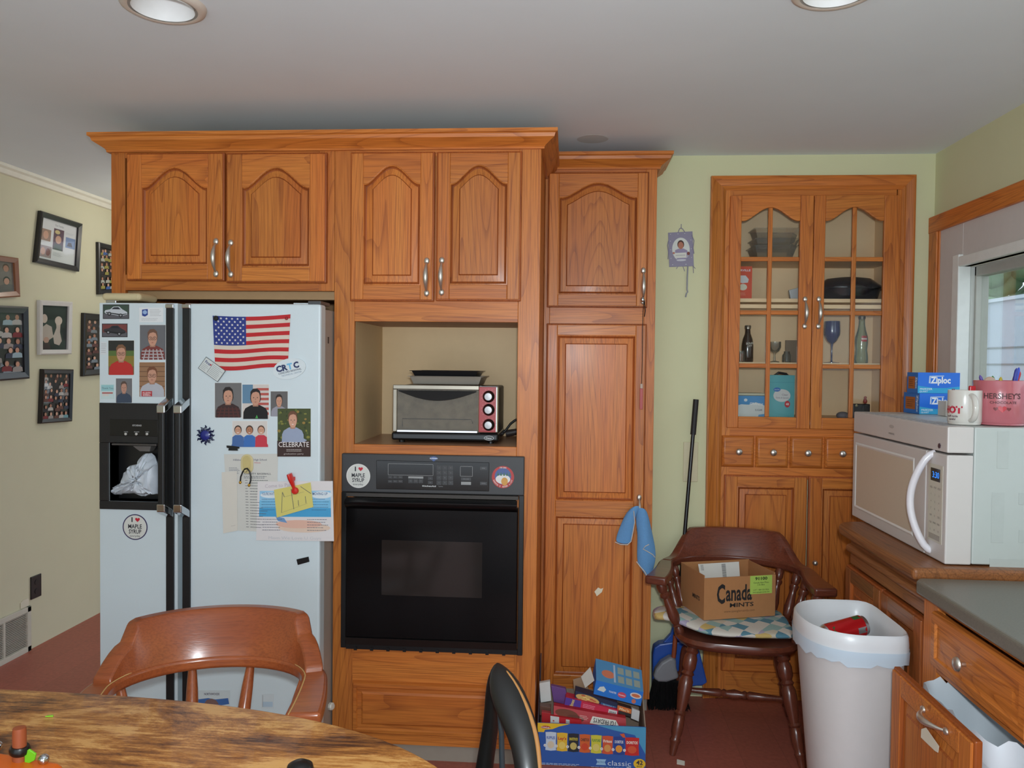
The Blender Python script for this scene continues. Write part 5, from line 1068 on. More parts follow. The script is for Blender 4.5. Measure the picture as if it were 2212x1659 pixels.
# ================================================================== things hung on the pantry
hb = PY(1389, 652, P0-.03)
cdt = T('hanging_cord', 'thin black cord with red tag hanging from the pantry upper handle', 'cord', hb)
mb = MB(); A_ = [(1389, 640), (1391, 655), (1389, 672), (1388, 720), (1387.5, 780), (1386, 828), (1386.5, 834)]; mb.tube([PY(u, v, P0-.024-.006*(v < 650)) for u, v in A_], .0016, BLACK, 6).build('cord', cdt, smooth=40)
mb = MB(); mb.tube([PY(u, v, P0-.026) for u, v in ((1391, 645), (1393, 660), (1394, 672), (1392, 684))], .0022, BLACK, 6).build('knot_tail', cdt, smooth=40)
p = PY(1388, 647, P0-.045); MB().ell(p, (.008, .006, .011), CHROME, 10, 8).build('metal_bead', cdt, smooth=50)
a = PY(1381.5, 884, P0-.0225); b = PY(1389, 829, P0-.0225); mb = MB(); mb.box(a.x, b.x, P0-.026, P0-.0228, a.z, b.z-.02, C((170, 44, 40), .4)).box(a.x+.001, b.x-.001, P0-.026, P0-.0228, b.z-.02, b.z, C((176, 150, 130), .4)); mb.build('tag', cdt, bevel=.001)
# blue towel on the lower pantry handle
TB = C((104, 156, 206), .95, var=.12, scale=260, bump=.5); HEM = C((206, 200, 192), .9)
hp = PY(1381, 1112, P0-.02); tw = T('hand_towel', 'light blue terry cloth threaded through the pantry lower handle', 'towel', hp)
def cloth(cols, name, m=TB, hem=None):
    """cols: rows of px points (u,v,out)"""
    mb = MB(); R_ = [[PY(u, v, P0-o) for u, v, o in row] for row in cols]; n = len(R_[0])
    mb.loft(R_, m, cap=False, closed=False); o = mb.build(name, tw, smooth=80, normals=False, subsurf=2, solid=.004)
    if hem: MB().tube([PY(u, v, P0-q-.003) for u, v, q in hem], .0022, HEM, 6).build('hem', o, smooth=60)
cloth([[(1361, 1099, .035), (1370, 1093, .05), (1378, 1092, .052), (1384, 1094, .046)], [(1350, 1112, .03), (1358, 1104, .05), (1368, 1101, .058), (1374, 1110, .045)], [(1342, 1130, .028), (1352, 1126, .046), (1364, 1122, .052), (1371, 1130, .036)], [(1333, 1152, .026), (1345, 1152, .04), (1358, 1152, .045), (1368, 1152, .032)], [(1328, 1171, .025), (1340, 1175, .036), (1354, 1177, .04), (1363, 1172, .03)]], 'short_end', hem=[(1329, 1171, .027), (1340, 1176, .04), (1355, 1177, .044), (1363, 1170, .034), (1367, 1150, .034), (1371, 1128, .04), (1369, 1104, .056)])
cloth([[(1374, 1100, .03), (1380, 1096, .05), (1389, 1096, .055), (1397, 1102, .04)], [(1373, 1128, .03), (1380, 1124, .044), (1392, 1118, .055), (1403, 1122, .03)], [(1377, 1150, .026), (1386, 1152, .045), (1398, 1150, .05), (1409, 1150, .02)], [(1376, 1180, .026), (1386, 1186, .05), (1399, 1182, .05), (1416, 1180, .016)], [(1375, 1212, .025), (1387, 1216, .042), (1401, 1214, .044), (1418, 1206, .016)], [(1381, 1222, .025), (1389, 1232, .034), (1401, 1236, .034), (1412, 1228, .018)], [(1400, 1251, .025), (1402, 1252, .026), (1404, 1252, .026), (1406, 1246, .022)]], 'long_end', hem=[(1375, 1213, .03), (1383, 1224, .034), (1392, 1234, .04), (1402, 1252, .03)])
MB().tube([PY(u, v, P0-q) for u, v, q in ((1402, 1176, .058), (1394, 1180, .058), (1389, 1186, .056), (1400, 1192, .056), (1410, 1198, .046), (1415, 1204, .03))], .002, HEM, 6).build('fold_hem', tw, smooth=60)
# ================================================================== china cabinet contents
SY = W+.12
def gy(u, v, Y=SY): q = PY(u, v, Y); return q
def onshelf(u, i, Y): return PY(u, 700, Y).x, SHZ[i]+.0005
def kx(u0, u1, v, Y): return PY(u1, v, Y).x-PY(u0, v, Y).x
GL = glassy('clear_glass', (.88, .89, .88), .9, .04); GLD = glassy('smoky_glass', (.78, .75, .70), 1.3, .10); GLG = glassy('green_glass', (.72, .82, .74), .9, .07); GLB = C((26, 30, 84), .08, coat=.5)
# stacked glass baking dishes
def dish(u0, u1, v0, v1, Y, dp, ang, z0, m, label):
    a = PY(u0, v1, Y); b = PY(u1, v0, Y); w = b.x-a.x; h = b.z-a.z; cx = (a.x+b.x)/2; t = .006
    mb = MB(); R = lambda i, z: [(cx+sx*(w/2-i), Y+dp/2+sy*(dp/2-i), z) for sx, sy in ((-1, -1), (1, -1), (1, 1), (-1, 1))]
    rgs = [R(.018, z0), R(0, z0+h), R(-.006, z0+h), R(-.006, z0+h+.004)]; mb.loft(rgs, m, cap=False); mb.poly(rgs[0], m)
    return tag(mb.build('glass_dish'), label, 'glass dish', 'glass baking dishes on the top shelf')
dish(1631, 1722, 528, 555, W+.07, .16, 0, SHZ[3]+.0005, GLD, 'thick clear glass dish, lowest of the stack on the top shelf')
dish(1633, 1728, 513, 534, W+.08, .14, 0, SHZ[3]+.047, GLD, 'clear glass dish, middle of the stack on the top shelf')
dish(1632, 1728, 492, 520, W+.09, .12, 0, SHZ[3]+.080, GLD, 'clear glass loaf dish, topmost of the stack on the top shelf')
# orange box
def carton(x0, x1, y0, y1, z0, h, col, name, label, cat='box', front=None, parent=None, top=None, bev=.001):
    mb = MB(); mb.box(x0, x1, y0, y1, z0, z0+h, C(col, .5)); t = None
    c = Card([(x0, y0, z0+h), (x1, y0, z0+h), (x1, y0, z0), (x0, y0, z0)], NF, th=.0002, paper=col, base=.0)
    if front: front(c)
    b = mb.build(name, None, bevel=bev); tag(b, label, cat); f = c.mb.build('printed_front', b, normals=False); f.matrix_parent_inverse = Matrix(); return b
def fo_(c): c.text('ORVILLE', .5, .88, .06, (220, 220, 230), .02, width=.8); c.poly([(.1, .6), (.3, .72), (.6, .72), (.8, .6), (.75, .5), (.4, .48), (.15, .52)], (206, 206, 210)); c.ell(.45, .36, .25, .1, (214, 210, 190)); c.lines(.1, .7, .1, .2, 2, (230, 180, 150))
a = PY(1589, 642, W+.06); b = PY(1625, 572, W+.06); carton(a.x, b.x, W+.06, W+.12, SHZ[2]+.0005, b.z-a.z, (206, 66, 34), 'orange_box', 'orange printed carton at the left end of the second shelf', front=fo_)
# black roaster with lid
rx = (PY(1770, 640, SY).x, PY(1905, 640, SY).x); cx = sum(rx)/2; z = SHZ[2]+.0005
rt = T('roasting_pan', 'black oval covered roasting pan on the second shelf', 'roaster', (cx, SY+.02, z)); RM = C((22, 22, 30), .2, coat=.5)
def ov(w, d, z_, n=28): return [(cx+w*math.cos(2*math.pi*i/n), SY+.03+d*math.sin(2*math.pi*i/n), z_) for i in range(n)]
MB().loft([ov(.125, .085, z), ov(.14, .1, z+.05), ov(.15, .108, z+.052), ov(.15, .108, z+.058)], RM).build('pan', rt, smooth=40)
MB().loft([ov(.148, .106, z+.058), ov(.146, .104, z+.066), ov(.10, .07, z+.1), ov(.04, .03, z+.108)], RM).build('lid', rt, smooth=40)
MB().box(cx+.14, cx+.175, SY+.01, SY+.05, z+.048, z+.056, RM).build('handle', rt, bevel=.003); MB().box(cx-.175, cx-.14, SY+.01, SY+.05, z+.048, z+.056, RM).build('handle', rt, bevel=.003)
p = PY(1718, 640, W+.05); tag(MB().hexa([(p.x-.02, W+.05, z), (p.x+.02, W+.05, z), (p.x+.02, W+.07, z), (p.x-.02, W+.07, z)], [(p.x-.028, W+.05, z+.04), (p.x+.016, W+.05, z+.052), (p.x+.016, W+.07, z+.052), (p.x-.028, W+.07, z+.04)], C((176, 178, 182), .4)).build('butter_dish', bevel=.003), 'small grey dish with tilted front left of the roaster', 'dish')
# third shelf
z = SHZ[1]+.0005; n = 24
def vessel(u, Y, prof, m, name, label, cat, zs=None, extra=None, wall=None):
    x = PY(u, 740, Y).x; o = tag(MB().lathe((x, Y, zs or z), prof, m, n).build(name, smooth=40), label, cat); return o, x
o, x = vessel(1615, W+.09, [(.024, 0), (.026, .004), (.026, .075), (.022, .105), (.0125, .13), (.011, .15), (.013, .152), (.013, .16), (.001, .16)], C((46, 26, 24), .15, coat=.5), 'soda_bottle', 'dark brown glass soda bottle with white lettering on the third shelf', 'bottle')
mb = MB(); mb.text('SIOUX', (x+.004, W+.0635, z+.085), (1, 0, .1), (0, 0, 1), .009, C((206, 200, 190), .5), .01, width=.034); mb.text('CITY', (x+.004, W+.0635, z+.073), (1, 0, .1), (0, 0, 1), .007, C((206, 200, 190), .5), .01); mb.build('bottle_lettering', o, normals=False).matrix_parent_inverse = Matrix()
MB().lathe((x, W+.09, z+.152), [(.0135, 0), (.0145, .012), (.012, .016), (.001, .0165)], C((150, 140, 130), .3, .8), 18).build('cap', o, smooth=40)
o, x = vessel(1600, W+.05, [(.018, 0), (.02, .004), (.021, .05), (.0195, .05), (.0185, .006)], GL, 'shot_glass', 'small amber filled glass in front of the brown bottle', 'glass')
MB().lathe((x, W+.05, z+.004), [(.0175, 0), (.0185, .034), (.001, .034)], C((150, 80, 34), .2), 18).build('drink', o, smooth=40)
vessel(1674, W+.08, [(.022, 0), (.02, .003), (.005, .008), (.004, .034), (.006, .042), (.02, .052), (.027, .068), (.027, .094), (.0255, .094), (.025, .07), (.018, .055), (.001, .046)], GL, 'glass_goblet', 'clear stemmed goblet on the third shelf behind the left door', 'glass')
vessel(1700, W+.07, [(.018, 0), (.02, .004), (.02, .032), (.013, .042), (.013, .05), (.0115, .05), (.0115, .042), (.018, .03), (.018, .006)], GL, 'glass_jar', 'small clear glass jar beside the stemmed goblet', 'jar')
a = PY(1696, 779, W+.13); b = PY(1722, 731, W+.13); tag(MB().box(a.x, b.x+.02, W+.13, W+.136, z, z+b.z-a.z, C((112, 92, 76), .6)).build('brown_card', bevel=.001), 'plain brown card standing behind the glass jar', 'card')
x = PY(1797, 740, W+.08).x
wg = T('wine_glass', 'dark blue stemmed wine glass on the third shelf', 'wine glass', (x, W+.08, z))
zz = z; hgt = PY(1797, 694, W+.08).z-z; k = hgt/.16
MB().lathe((x, W+.08, zz+.072*k), [(.004, 0), (.02, .012*k), (.034, .035*k), (.0355, .05*k), (.033, .088*k), (.0315, .088*k), (.034, .05*k), (.03, .03*k), (.001, .012*k)], GLB, 28).build('bowl', wg, smooth=40)
MB().lathe((x, W+.08, zz), [(.0055, .004), (.0036, .012), (.0036, .06*k), (.006, .076*k)], GLB, 16).build('stem', wg, smooth=40); MB().lathe((x, W+.08, zz), [(.034, 0), (.034, .0015), (.012, .005), (.004, .007)], GLB, 28).build('foot', wg, smooth=40)
o, x = vessel(1861, W+.1, [(.027, 0), (.029, .004), (.029, .03), (.0245, .06), (.028, .095), (.027, .118), (.018, .15), (.0135, .175), (.0125, .2), (.014, .202), (.014, .21), (.001, .21)], GLG, 'glass_bottle', 'green tinted contour glass bottle with red label on the third shelf', 'bottle')
mb = MB(); th = [math.radians(-110+10*i) for i in range(6)]
for i in range(5):
    P_ = lambda t, h, r=.0292: (x+r*math.cos(t), W+.1+r*math.sin(t), z+h); mb.poly([P_(th[i], .098), P_(th[i+1], .098), P_(th[i+1], .124, .0285), P_(th[i], .124, .0285)], C((176, 40, 40), .4)); mb.poly([P_(th[i], .108, .0296), P_(th[i+1], .106, .0296), P_(th[i+1], .112, .0294), P_(th[i], .114, .0294)], C((220, 206, 200), .4))
mb.build('label', o, normals=False).matrix_parent_inverse = Matrix(); MB().lathe((x, W+.1, z+.2), [(.0145, 0), (.0155, .012), (.012, .016), (.001, .0165)], C((96, 84, 70), .4, .5), 16).build('cap', o, smooth=40)
# bottom shelf
z = SHZ[0]+.0005
def fw_(c): c.rect(0, .55, 1, 1, (70, 140, 196)); c.ell(.35, .8, .06, .07, (214, 220, 226)); c.poly([(.0, .0), (0, .5), (.2, .6), (.45, .58), (.7, .7), (1, .55), (1, 0)], (206, 210, 210)); c.text('GRANDE', .72, .62, .1, (230, 230, 230), .02, width=.45, ang=-.1); c.text('SUGAR', .8, .34, .09, (70, 74, 90), .01, width=.25); c.poly([(.78, 0), (.8, .12), (1, .16), (1, 0)], (84, 150, 200))
a = PY(1588, 903, W+.05); b = PY(1652, 858, W+.05); carton(a.x, b.x, W+.05, W+.12, z, b.z-a.z, (200, 204, 206), 'sugar_bag', 'white and blue paper bag at the left of the bottom shelf', 'bag', front=fw_)
tag(MB().box(a.x, b.x+.004, W+.06, W+.14, z+b.z-a.z+.001, z+b.z-a.z+.012, C((190, 184, 160), .5)).build('flat_box', bevel=.002), 'thin cream box lying on the white and blue bag', 'box')
def ft_(c): c.ell(.5, .52, .34, .15, (206, 206, 206), 26); c.ell(.3, .66, .14, .05, (60, 110, 180)); c.text('Great Value', .3, .66, .03, (226, 230, 236), 0, width=.2); c.text('Clear', .62, .54, .045, (110, 90, 110)); c.text('Forks & Spoons', .52, .47, .04, (110, 90, 110), 0, width=.5); c.ell(.72, .32, .11, .08, (190, 52, 62)); c.text('48', .72, .32, .05, (230, 220, 220), .02); c.rect(0, .83, 1, .835, (60, 130, 140))
a = PY(1661, 903, W+.045); b = PY(1717, 812, W+.045); tb = carton(a.x, b.x, W+.045, W+.115, z, b.z-a.z, (86, 164, 172), 'teal_carton', 'teal carton of plastic cutlery on the bottom shelf', front=ft_)
tag(MB().tube([PY(*q, W+.14) for q in ((1664, 842), (1668, 815), (1682, 805), (1698, 808), (1708, 818), (1712, 842))], .006, C((24, 24, 26), .6), 8).build('black_strap', smooth=50), 'black strap loop standing up behind the teal carton', 'strap')
a = PY(1842, 903, W+.06); b = PY(1880, 872, W+.06)
kb_ = T('toy_camera', 'small black box with round dial on the bottom shelf corner', 'box', ((a.x+b.x)/2, W+.09, z)); MB().box(a.x, b.x, W+.06, W+.1, z, z+b.z-a.z, C((34, 32, 34), .4)).build('body', kb_, bevel=.003); p = PY(1848, 876, W+.06); MB().lathe((p.x+.004, W+.06, p.z), [(.006, 0), (.006, .003), (.001, .004)], C((150, 140, 110), .3, .6), 14, (0, -1, 0)).build('dial', kb_)
p = PY(1869, 866, W+.08); tag(MB().ell((p.x, W+.08, z+b.z-a.z+.012), (.009, .008, .012), C((150, 50, 40), .5), 10, 8).ell((p.x, W+.08, z+b.z-a.z+.028), (.007, .007, .007), C((170, 84, 70), .5), 10, 8).build('red_figurine', smooth=50), 'tiny red figurine standing on the black box', 'figurine')
p = PY(1822, 903, W+.06); mb = MB(); mb.ell((p.x, W+.07, z+.012), (.03, .025, .018), C((104, 98, 104), .7), 12, 8); mb.ell((p.x+.02, W+.06, z+.011), (.018, .018, .011), C((120, 112, 110), .7), 10, 8)
tag(mb.build('grey_cloth', smooth=50), 'small grey crumpled cloth on the bottom shelf', 'cloth')
# ================================================================== CHAIRS AND TABLE
def ogee(x): x = max(0, min(1, x)); return x*x*(3-2*x)
def captain(t, m, fancy, crest_top=.785, rail0=.64, a=.285, yc=.05, b=.22, yf=-.2, seat_z=.44, worn=None, plateau=38, flare=.03, aw=.042, ct=.019):
    """captain's chair, faces -Y, local coordinates"""
    path = []
    for i in range(7): s = i/6; path.append((-a-flare*(1-s)**2, yf+(yc-yf)*s, s*.5))
    for i in range(1, 28): ph = -math.pi/2+math.pi*i/28; path.append((a*math.sin(ph), yc+b*math.cos(ph), .5+.5*math.cos(ph)))
    for i in range(7): s = 1-i/6; path.append((a+flare*(1-s)**2, yf+(yc-yf)*s, s*.5))
    mb = MB().newtone(); rings = []; n = len(path)
    for i, (x, y, s) in enumerate(path):
        p = Vector((x, y)); q = Vector(path[min(i+1, n-1)][:2])-Vector(path[max(i-1, 0)][:2]); q.normalize(); nn = Vector((-q.y, q.x))
        w = (.086-aw*ogee(s/.9))/2; z0 = rail0; z1 = rail0+.034+(.0 if s > .3 else .0)
        rings.append([(p.x+nn.x*w, p.y+nn.y*w, z0), (p.x-nn.x*w, p.y-nn.y*w, z0), (p.x-nn.x*w, p.y-nn.y*w, z1), (p.x+nn.x*w, p.y+nn.y*w, z1)])
    mb.loft(rings, m['rail']); mb.build('arm_rail', t, local=True, smooth=40, bevel=.009, segs=3)
    # crest
    rings = []; N = 40
    for i in range(N+1):
        ph = math.radians(-80+160*i/N); f = abs(-80+160*i/N); pr = (1-.4*ogee((f-plateau)/(28 if fancy else 5))-.6*ogee((f-plateau-(0 if fancy else 4))/28)) if f > plateau else 1
        z0 = rail0+.030; z1 = z0+.006+(crest_top-z0-.006)*pr
        def pt(r, z): k = (z-z0)*.35; return ((a+r)*math.sin(ph), yc+(b+r)*math.cos(ph)+k, z)
        rings.append([pt(-ct, z0), pt(ct, z0), pt(ct, z1-.012*pr), pt(ct*.7, z1), pt(-ct*.5, z1), pt(-ct*.9, z1-.016*pr)])
    mb = MB().newtone(); mb.loft(rings, m['crest']); cr = mb.build('crest_rail', t, local=True, smooth=35, bevel=.004)
    if worn:
        for sg in (0, 1): MB().tube([(path[-1-i if sg else i][0]*(.875+.04*min(1, i/7)), path[-1-i if sg else i][1]-.014*path[i][2], rail0+.0345) for i in range(0, 15)], .0016, worn, 5).build('worn_edge', t, local=True)
    # seat
    def sring(w, d, z, n=40, dish=0):
        out = []
        for j in range(n):
            q = 2*math.pi*j/n; ca, sa = math.cos(q), math.sin(q); k = (abs(ca)**3.2+abs(sa)**3.2)**(-1/3.2); wx = w*(1-.06*(sa > 0)*abs(sa)); out.append((wx*k*ca, d*k*sa, z-dish*(1-abs(ca))))
        return out
    mb = MB().newtone(); mb.loft([sring(.205, .195, seat_z-.042), sring(.235, .222, seat_z-.036), sring(.246, .232, seat_z-.018), sring(.24, .226, seat_z-.002), sring(.21, .2, seat_z, dish=.004), sring(.1, .1, seat_z-.012), sring(.01, .01, seat_z-.013)], m['seat']); mb.build('seat', t, local=True, smooth=50)
    # spindles
    if fancy: prof = [(0, .011), (.03, .014), (.1, .0165), (.16, .012), (.18, .017), (.2, .012), (.24, .017), (.36, .0205), (.52, .016), (.66, .012), (.70, .018), (.735, .018), (.76, .0125), (.8, .0175), (.9, .0185), (.97, .012), (1, .011)]
    else: prof = [(0, .010), (.12, .012), (.45, .0175), (.7, .0155), (1, .0105)]
    for ang in (-1.1, -.3, .3, 1.1) if not fancy else (-1.5, -1.12, -.74, -.37, 0, .37, .74, 1.12, 1.5):
        top = (a*math.sin(ang), yc+b*math.cos(ang)-.0, rail0+.012); bot = (a*.76*math.sin(ang), yc-.055+(b-.05)*math.cos(ang), seat_z-.012); MB().newtone().turned(bot, top, prof, m['leg']).build('spindle', t, local=True, smooth=40)
    for sx in (-1, 1):
        top = (sx*(a+.02), yf+.055, rail0+.012); bot = (sx*.212, -.125, seat_z-.012); MB().newtone().turned(bot, top, [(p, r*1.12) for p, r in prof], m['leg']).build('arm_post', t, local=True, smooth=40)
    # legs
    if fancy: lp = [(0, .0115), (.06, .015), (.1, .0165), (.13, .0215), (.16, .0165), (.2, .0215), (.27, .0225), (.33, .0205), (.35, .0165), (.37, .023), (.39, .0165), (.44, .0205), (.58, .027), (.66, .0265), (.7, .019), (.72, .0255), (.745, .019), (.78, .0265), (.86, .027), (.9, .02), (.92, .0265), (.95, .019), (1, .019)]
    else: lp = [(0, .012), (.3, .017), (.6, .022), (.8, .02), (1, .016)]
    L = {}
    for sx in (-1, 1):
        for sy in (-1, 1):
            bt_ = Vector((sx*.238, sy*.235-.01, .0)); tp = Vector((sx*.165, sy*.145, seat_z-.03)); L[sx, sy] = (bt_, tp); MB().newtone().turned(bt_, tp, lp, m['leg']).build('leg', t, local=True, smooth=40)
    sp = [(0, .009), (.2, .012), (.36, .0165), (.38, .012), (.4, .0175), (.43, .0125), (.5, .0195), (.57, .0125), (.6, .0175), (.62, .012), (.64, .0165), (.8, .012), (1, .009)]
    md = {}
    for sx in (-1, 1):
        p = L[sx, -1][0].lerp(L[sx, -1][1], .42); q = L[sx, 1][0].lerp(L[sx, 1][1], .38); md[sx] = p.lerp(q, .5); MB().newtone().turned(p, q, sp, m['leg']).build('stretcher', t, local=True, smooth=40)
    MB().newtone().turned(md[-1], md[1], sp, m['leg']).build('stretcher', t, local=True, smooth=40)
DK = lambda ax: wood('dark_cherry_%d' % ax, (116, 60, 42), (70, 36, 27), ax, rough=.28, coat=.5, line=.25, ring=10, red=(96, 48, 34))
MP = lambda ax: wood('maple_stain_%d' % ax, (172, 92, 48), (118, 58, 32), ax, rough=.3, coat=.5, line=.2, ring=8, red=(146, 72, 40))
ch = T('captains_chair', 'dark cherry captain chair with turned spindles holding the cardboard box', 'chair', (.69, .345, 0), math.radians(-9))
captain(ch, dict(rail=DK(0), crest=DK(0), seat=DK(0), leg=DK(2)), True)
ch1 = T('captains_chair', 'orange maple captain chair tucked behind the worn table before the refrigerator', 'chair', (-.918, -.985, 0), math.radians(14))
captain(ch1, dict(rail=MP(0), crest=MP(0), seat=MP(0), leg=MP(2)), False, worn=C((206, 170, 110), .6), plateau=55, a=.272, yf=-.17, rail0=.625, crest_top=.782, flare=-.012, aw=.03, ct=.025)
# black bow-back chair seen edge on
BK = C((24, 23, 22), .4, var=.3, scale=25, coat=.2)
bk = T('bow_back_chair', 'black painted bow-back chair with worn pale edge, end-on beside the snack box', 'chair', (-.33, -1.14, 0))
hn = [PY(u, v, y) for u, v, y in ((1143, 1700, -1.3), (1141, 1640, -1.27), (1131, 1585, -1.24), (1110, 1532, -1.2), (1089, 1482, -1.16), (1077, 1448, -1.13), (1073.5, 1431, -1.115))]
hf = [PY(u, v, y) for u, v, y in ((1073.5, 1432, -1.11), (1069, 1460, -1.09), (1066, 1500, -1.07), (1063, 1550, -1.05), (1055, 1600, -1.03), (1046, 1660, -1.01), (1040, 1710, -1.0))]
MB().tube(hn, [.029, .030, .035, .040, .038, .022, .003], BK, 16, flat=[.55]*7).build('bow', bk, smooth=50, subsurf=1)
MB().tube(hf, [.005, .018, .021, .02, .021, .023, .024], BK, 14, flat=[.7]*7).build('bow', bk, smooth=50, subsurf=1)
MB().tube([PY(u, v, y) for u, v, y in ((1166, 1700, -1.3), (1165, 1640, -1.275), (1159, 1590, -1.25), (1145, 1545, -1.22), (1126, 1500, -1.185), (1108, 1468, -1.16), (1092, 1446, -1.14))], [.006, .006, .006, .006, .005, .004, .002], C((176, 122, 66), .6), 8).build('worn_edge', bk, smooth=50, subsurf=1)
MB().tube([PY(1076, 1520, -1.14), PY(1083, 1580, -1.14), PY(1086, 1710, -1.14)], [.008, .0125, .0135], C((58, 68, 74), .4), 10, flat=[.5]*3).build('back_slat', bk, smooth=50)
def sr(w, d, z): return [(-.27+w*q*math.cos(t)*1, -1.13+d*q*math.sin(t), z) for t in [2*math.pi*j/36 for j in range(36)] for q in [(abs(math.cos(t))**3+abs(math.sin(t))**3)**(-1/3)]]
MB().loft([sr(.19, .18, .395), sr(.205, .195, .41), sr(.205, .195, .43), sr(.19, .18, .437), sr(.05, .05, .43)], BK).build('seat', bk, smooth=50)
for sx in (-1, 1):
    for sy in (-1, 1): MB().turned((-.27+sx*.2, -1.13+sy*.19, 0), (-.27+sx*.13, -1.13+sy*.12, .4), [(0, .012), (.3, .02), (.6, .023), (.8, .018), (1, .015)], BK).build('leg', bk, smooth=40)
# ---- table
def table_mat():
    m, n, l, b = new_mat('distressed_table'); tc = n.new('ShaderNodeTexCoord')
    def nz(sc, s, d=5, r=.6):
        mp = n.new('ShaderNodeMapping'); mp.inputs['Scale'].default_value = sc; l.new(tc.outputs['Object'], mp.inputs[0]); t = n.new('ShaderNodeTexNoise'); t.inputs['Scale'].default_value = s; t.inputs['Detail'].default_value = d; t.inputs['Roughness'].default_value = r; t.inputs['Distortion'].default_value = .4; l.new(mp.outputs[0], t.inputs[0]); return t
    a = nz((1.5, 3.6, 3), 1.9, 12, .76); g = nz((3, 60, 30), 2.2, 5, .7)
    r1 = n.new('ShaderNodeValToRGB'); e = r1.color_ramp.elements; e[0].position = .41; e[0].color = lin((84, 48, 28)); e[1].position = .60; e[1].color = lin((224, 168, 98)); q = e.new(.475); q.color = lin((146, 90, 42)); q = e.new(.535); q.color = lin((186, 122, 58))
    ad = n.new('ShaderNodeMath'); ad.operation = 'MULTIPLY_ADD'; ad.inputs[1].default_value = .30; ad.inputs[2].default_value = -.15; l.new(g.outputs['Fac'], ad.inputs[0]); s = n.new('ShaderNodeMath'); s.operation = 'ADD'; l.new(a.outputs['Fac'], s.inputs[0]); l.new(ad.outputs[0], s.inputs[1]); l.new(s.outputs[0], r1.inputs[0]); l.new(r1.outputs[0], b.inputs['Base Color']); b.inputs['Roughness'].default_value = .42; b.inputs['Coat Weight'].default_value = .15
    bp = n.new('ShaderNodeBump'); bp.inputs['Strength'].default_value = .15; bp.inputs['Distance'].default_value = .001; l.new(s.outputs[0], bp.inputs['Height']); l.new(bp.outputs[0], b.inputs['Normal']); return m
TM = table_mat(); TZ = .76
tb_ = T('dining_table', 'large oval table with worn dark and honey stripped wooden top', 'table', (-1.2, -1.86, 0), math.radians(-1))
def oval(s, z, n=120): return [(1.1*s*math.copysign(abs(math.cos(t))**(2/2.6), math.cos(t)), .615*s*math.copysign(abs(math.sin(t))**(2/2.6), math.sin(t)), z) for t in [2*math.pi*j/n for j in range(n)]]
mb = MB(); mb.loft([oval(.965, TZ-.04), oval(.992, TZ-.03), oval(1, TZ-.012), oval(.994, TZ-.002), oval(.985, TZ), oval(.3, TZ), oval(.01, TZ)], TM); mb.build('table_top', tb_, local=True, smooth=30)
mb = MB(); mb.loft([oval(.88, TZ-.11), oval(.88, TZ-.041)], DK(0)); mb.build('apron', tb_, local=True, smooth=30)
for sx in (-1, 1):
    for sy in (-1, 1): MB().turned((sx*.72, sy*.36, 0), (sx*.7, sy*.34, TZ-.1), [(0, .022), (.1, .03), (.3, .036), (.5, .028), (.7, .04), (.75, .03), (.8, .042), (1, .042)], DK(2)).build('leg', tb_, local=True, smooth=40)
# ---- on the table
oy = -1.585; ty = T('peg_game', 'orange plastic toy with brown post, black band and steel ball on the table', 'toy', (-.975, oy, TZ)); OR = C((206, 96, 24), .35)
MB().hexa([(-1.06, oy-.06, TZ+.001), (-.895, oy-.06, TZ+.001), (-.90, oy+.02, TZ+.001), (-1.06, oy+.02, TZ+.001)], [(-1.05, oy-.05, TZ+.03), (-.905, oy-.05, TZ+.012), (-.91, oy+.012, TZ+.012), (-1.05, oy+.012, TZ+.03)], OR).build('base', ty, bevel=.006, segs=3)
MB().lathe((-.974, oy, TZ+.005), [(.0115, 0), (.0115, .066), (.0105, .0735), (.0005, .0745)], C((150, 74, 40), .5), 18).build('post', ty, smooth=40)
MB().lathe((-.974, oy, TZ+.03), [(.0125, 0), (.0165, .004), (.0175, .010), (.0145, .016), (.0125, .016)], BLACK, 20, (.1, 0, 1)).build('band', ty, smooth=40)
MB().prism([(-.962, oy-.004, TZ+.012), (-.944, oy-.004, TZ+.022), (-.941, oy-.004, TZ+.034), (-.954, oy-.004, TZ+.042), (-.962, oy-.004, TZ+.036)], (0, .004, 0), C((110, 190, 30), .4)).build('green_tab', ty, bevel=.001)
MB().ell((-.93, oy+.002, TZ+.022), (.0095,)*3, CHROME, 16, 12).build('steel_ball', ty, smooth=60); MB().ell((-1.02, oy+.005, TZ+.04), (.0095,)*3, CHROME, 16, 12).build('steel_ball', ty, smooth=60)
p = PZ(648, 1672, TZ); tag(MB().lathe((p.x, p.y, TZ+.0006), [(.022, 0), (.025, .006), (.022, .016), (.012, .022), (.0005, .0235)], BLACK, 24).build('black_dome', smooth=50), 'black domed cap on the table near the picture bottom edge', 'dome')
p = PZ(107, 1549, TZ); tag(MB().hexa([(p.x-.008, p.y-.002, TZ+.0006), (p.x+.008, p.y, TZ+.0006), (p.x+.006, p.y+.004, TZ+.0006), (p.x-.006, p.y+.003, TZ+.0006)], [(p.x-.008, p.y-.002, TZ+.0025), (p.x+.008, p.y, TZ+.0035), (p.x+.006, p.y+.004, TZ+.0035), (p.x-.006, p.y+.003, TZ+.0025)], C((140, 200, 60), .2)).build('green_scrap'), 'tiny shiny green scrap on the worn table top', 'scrap')
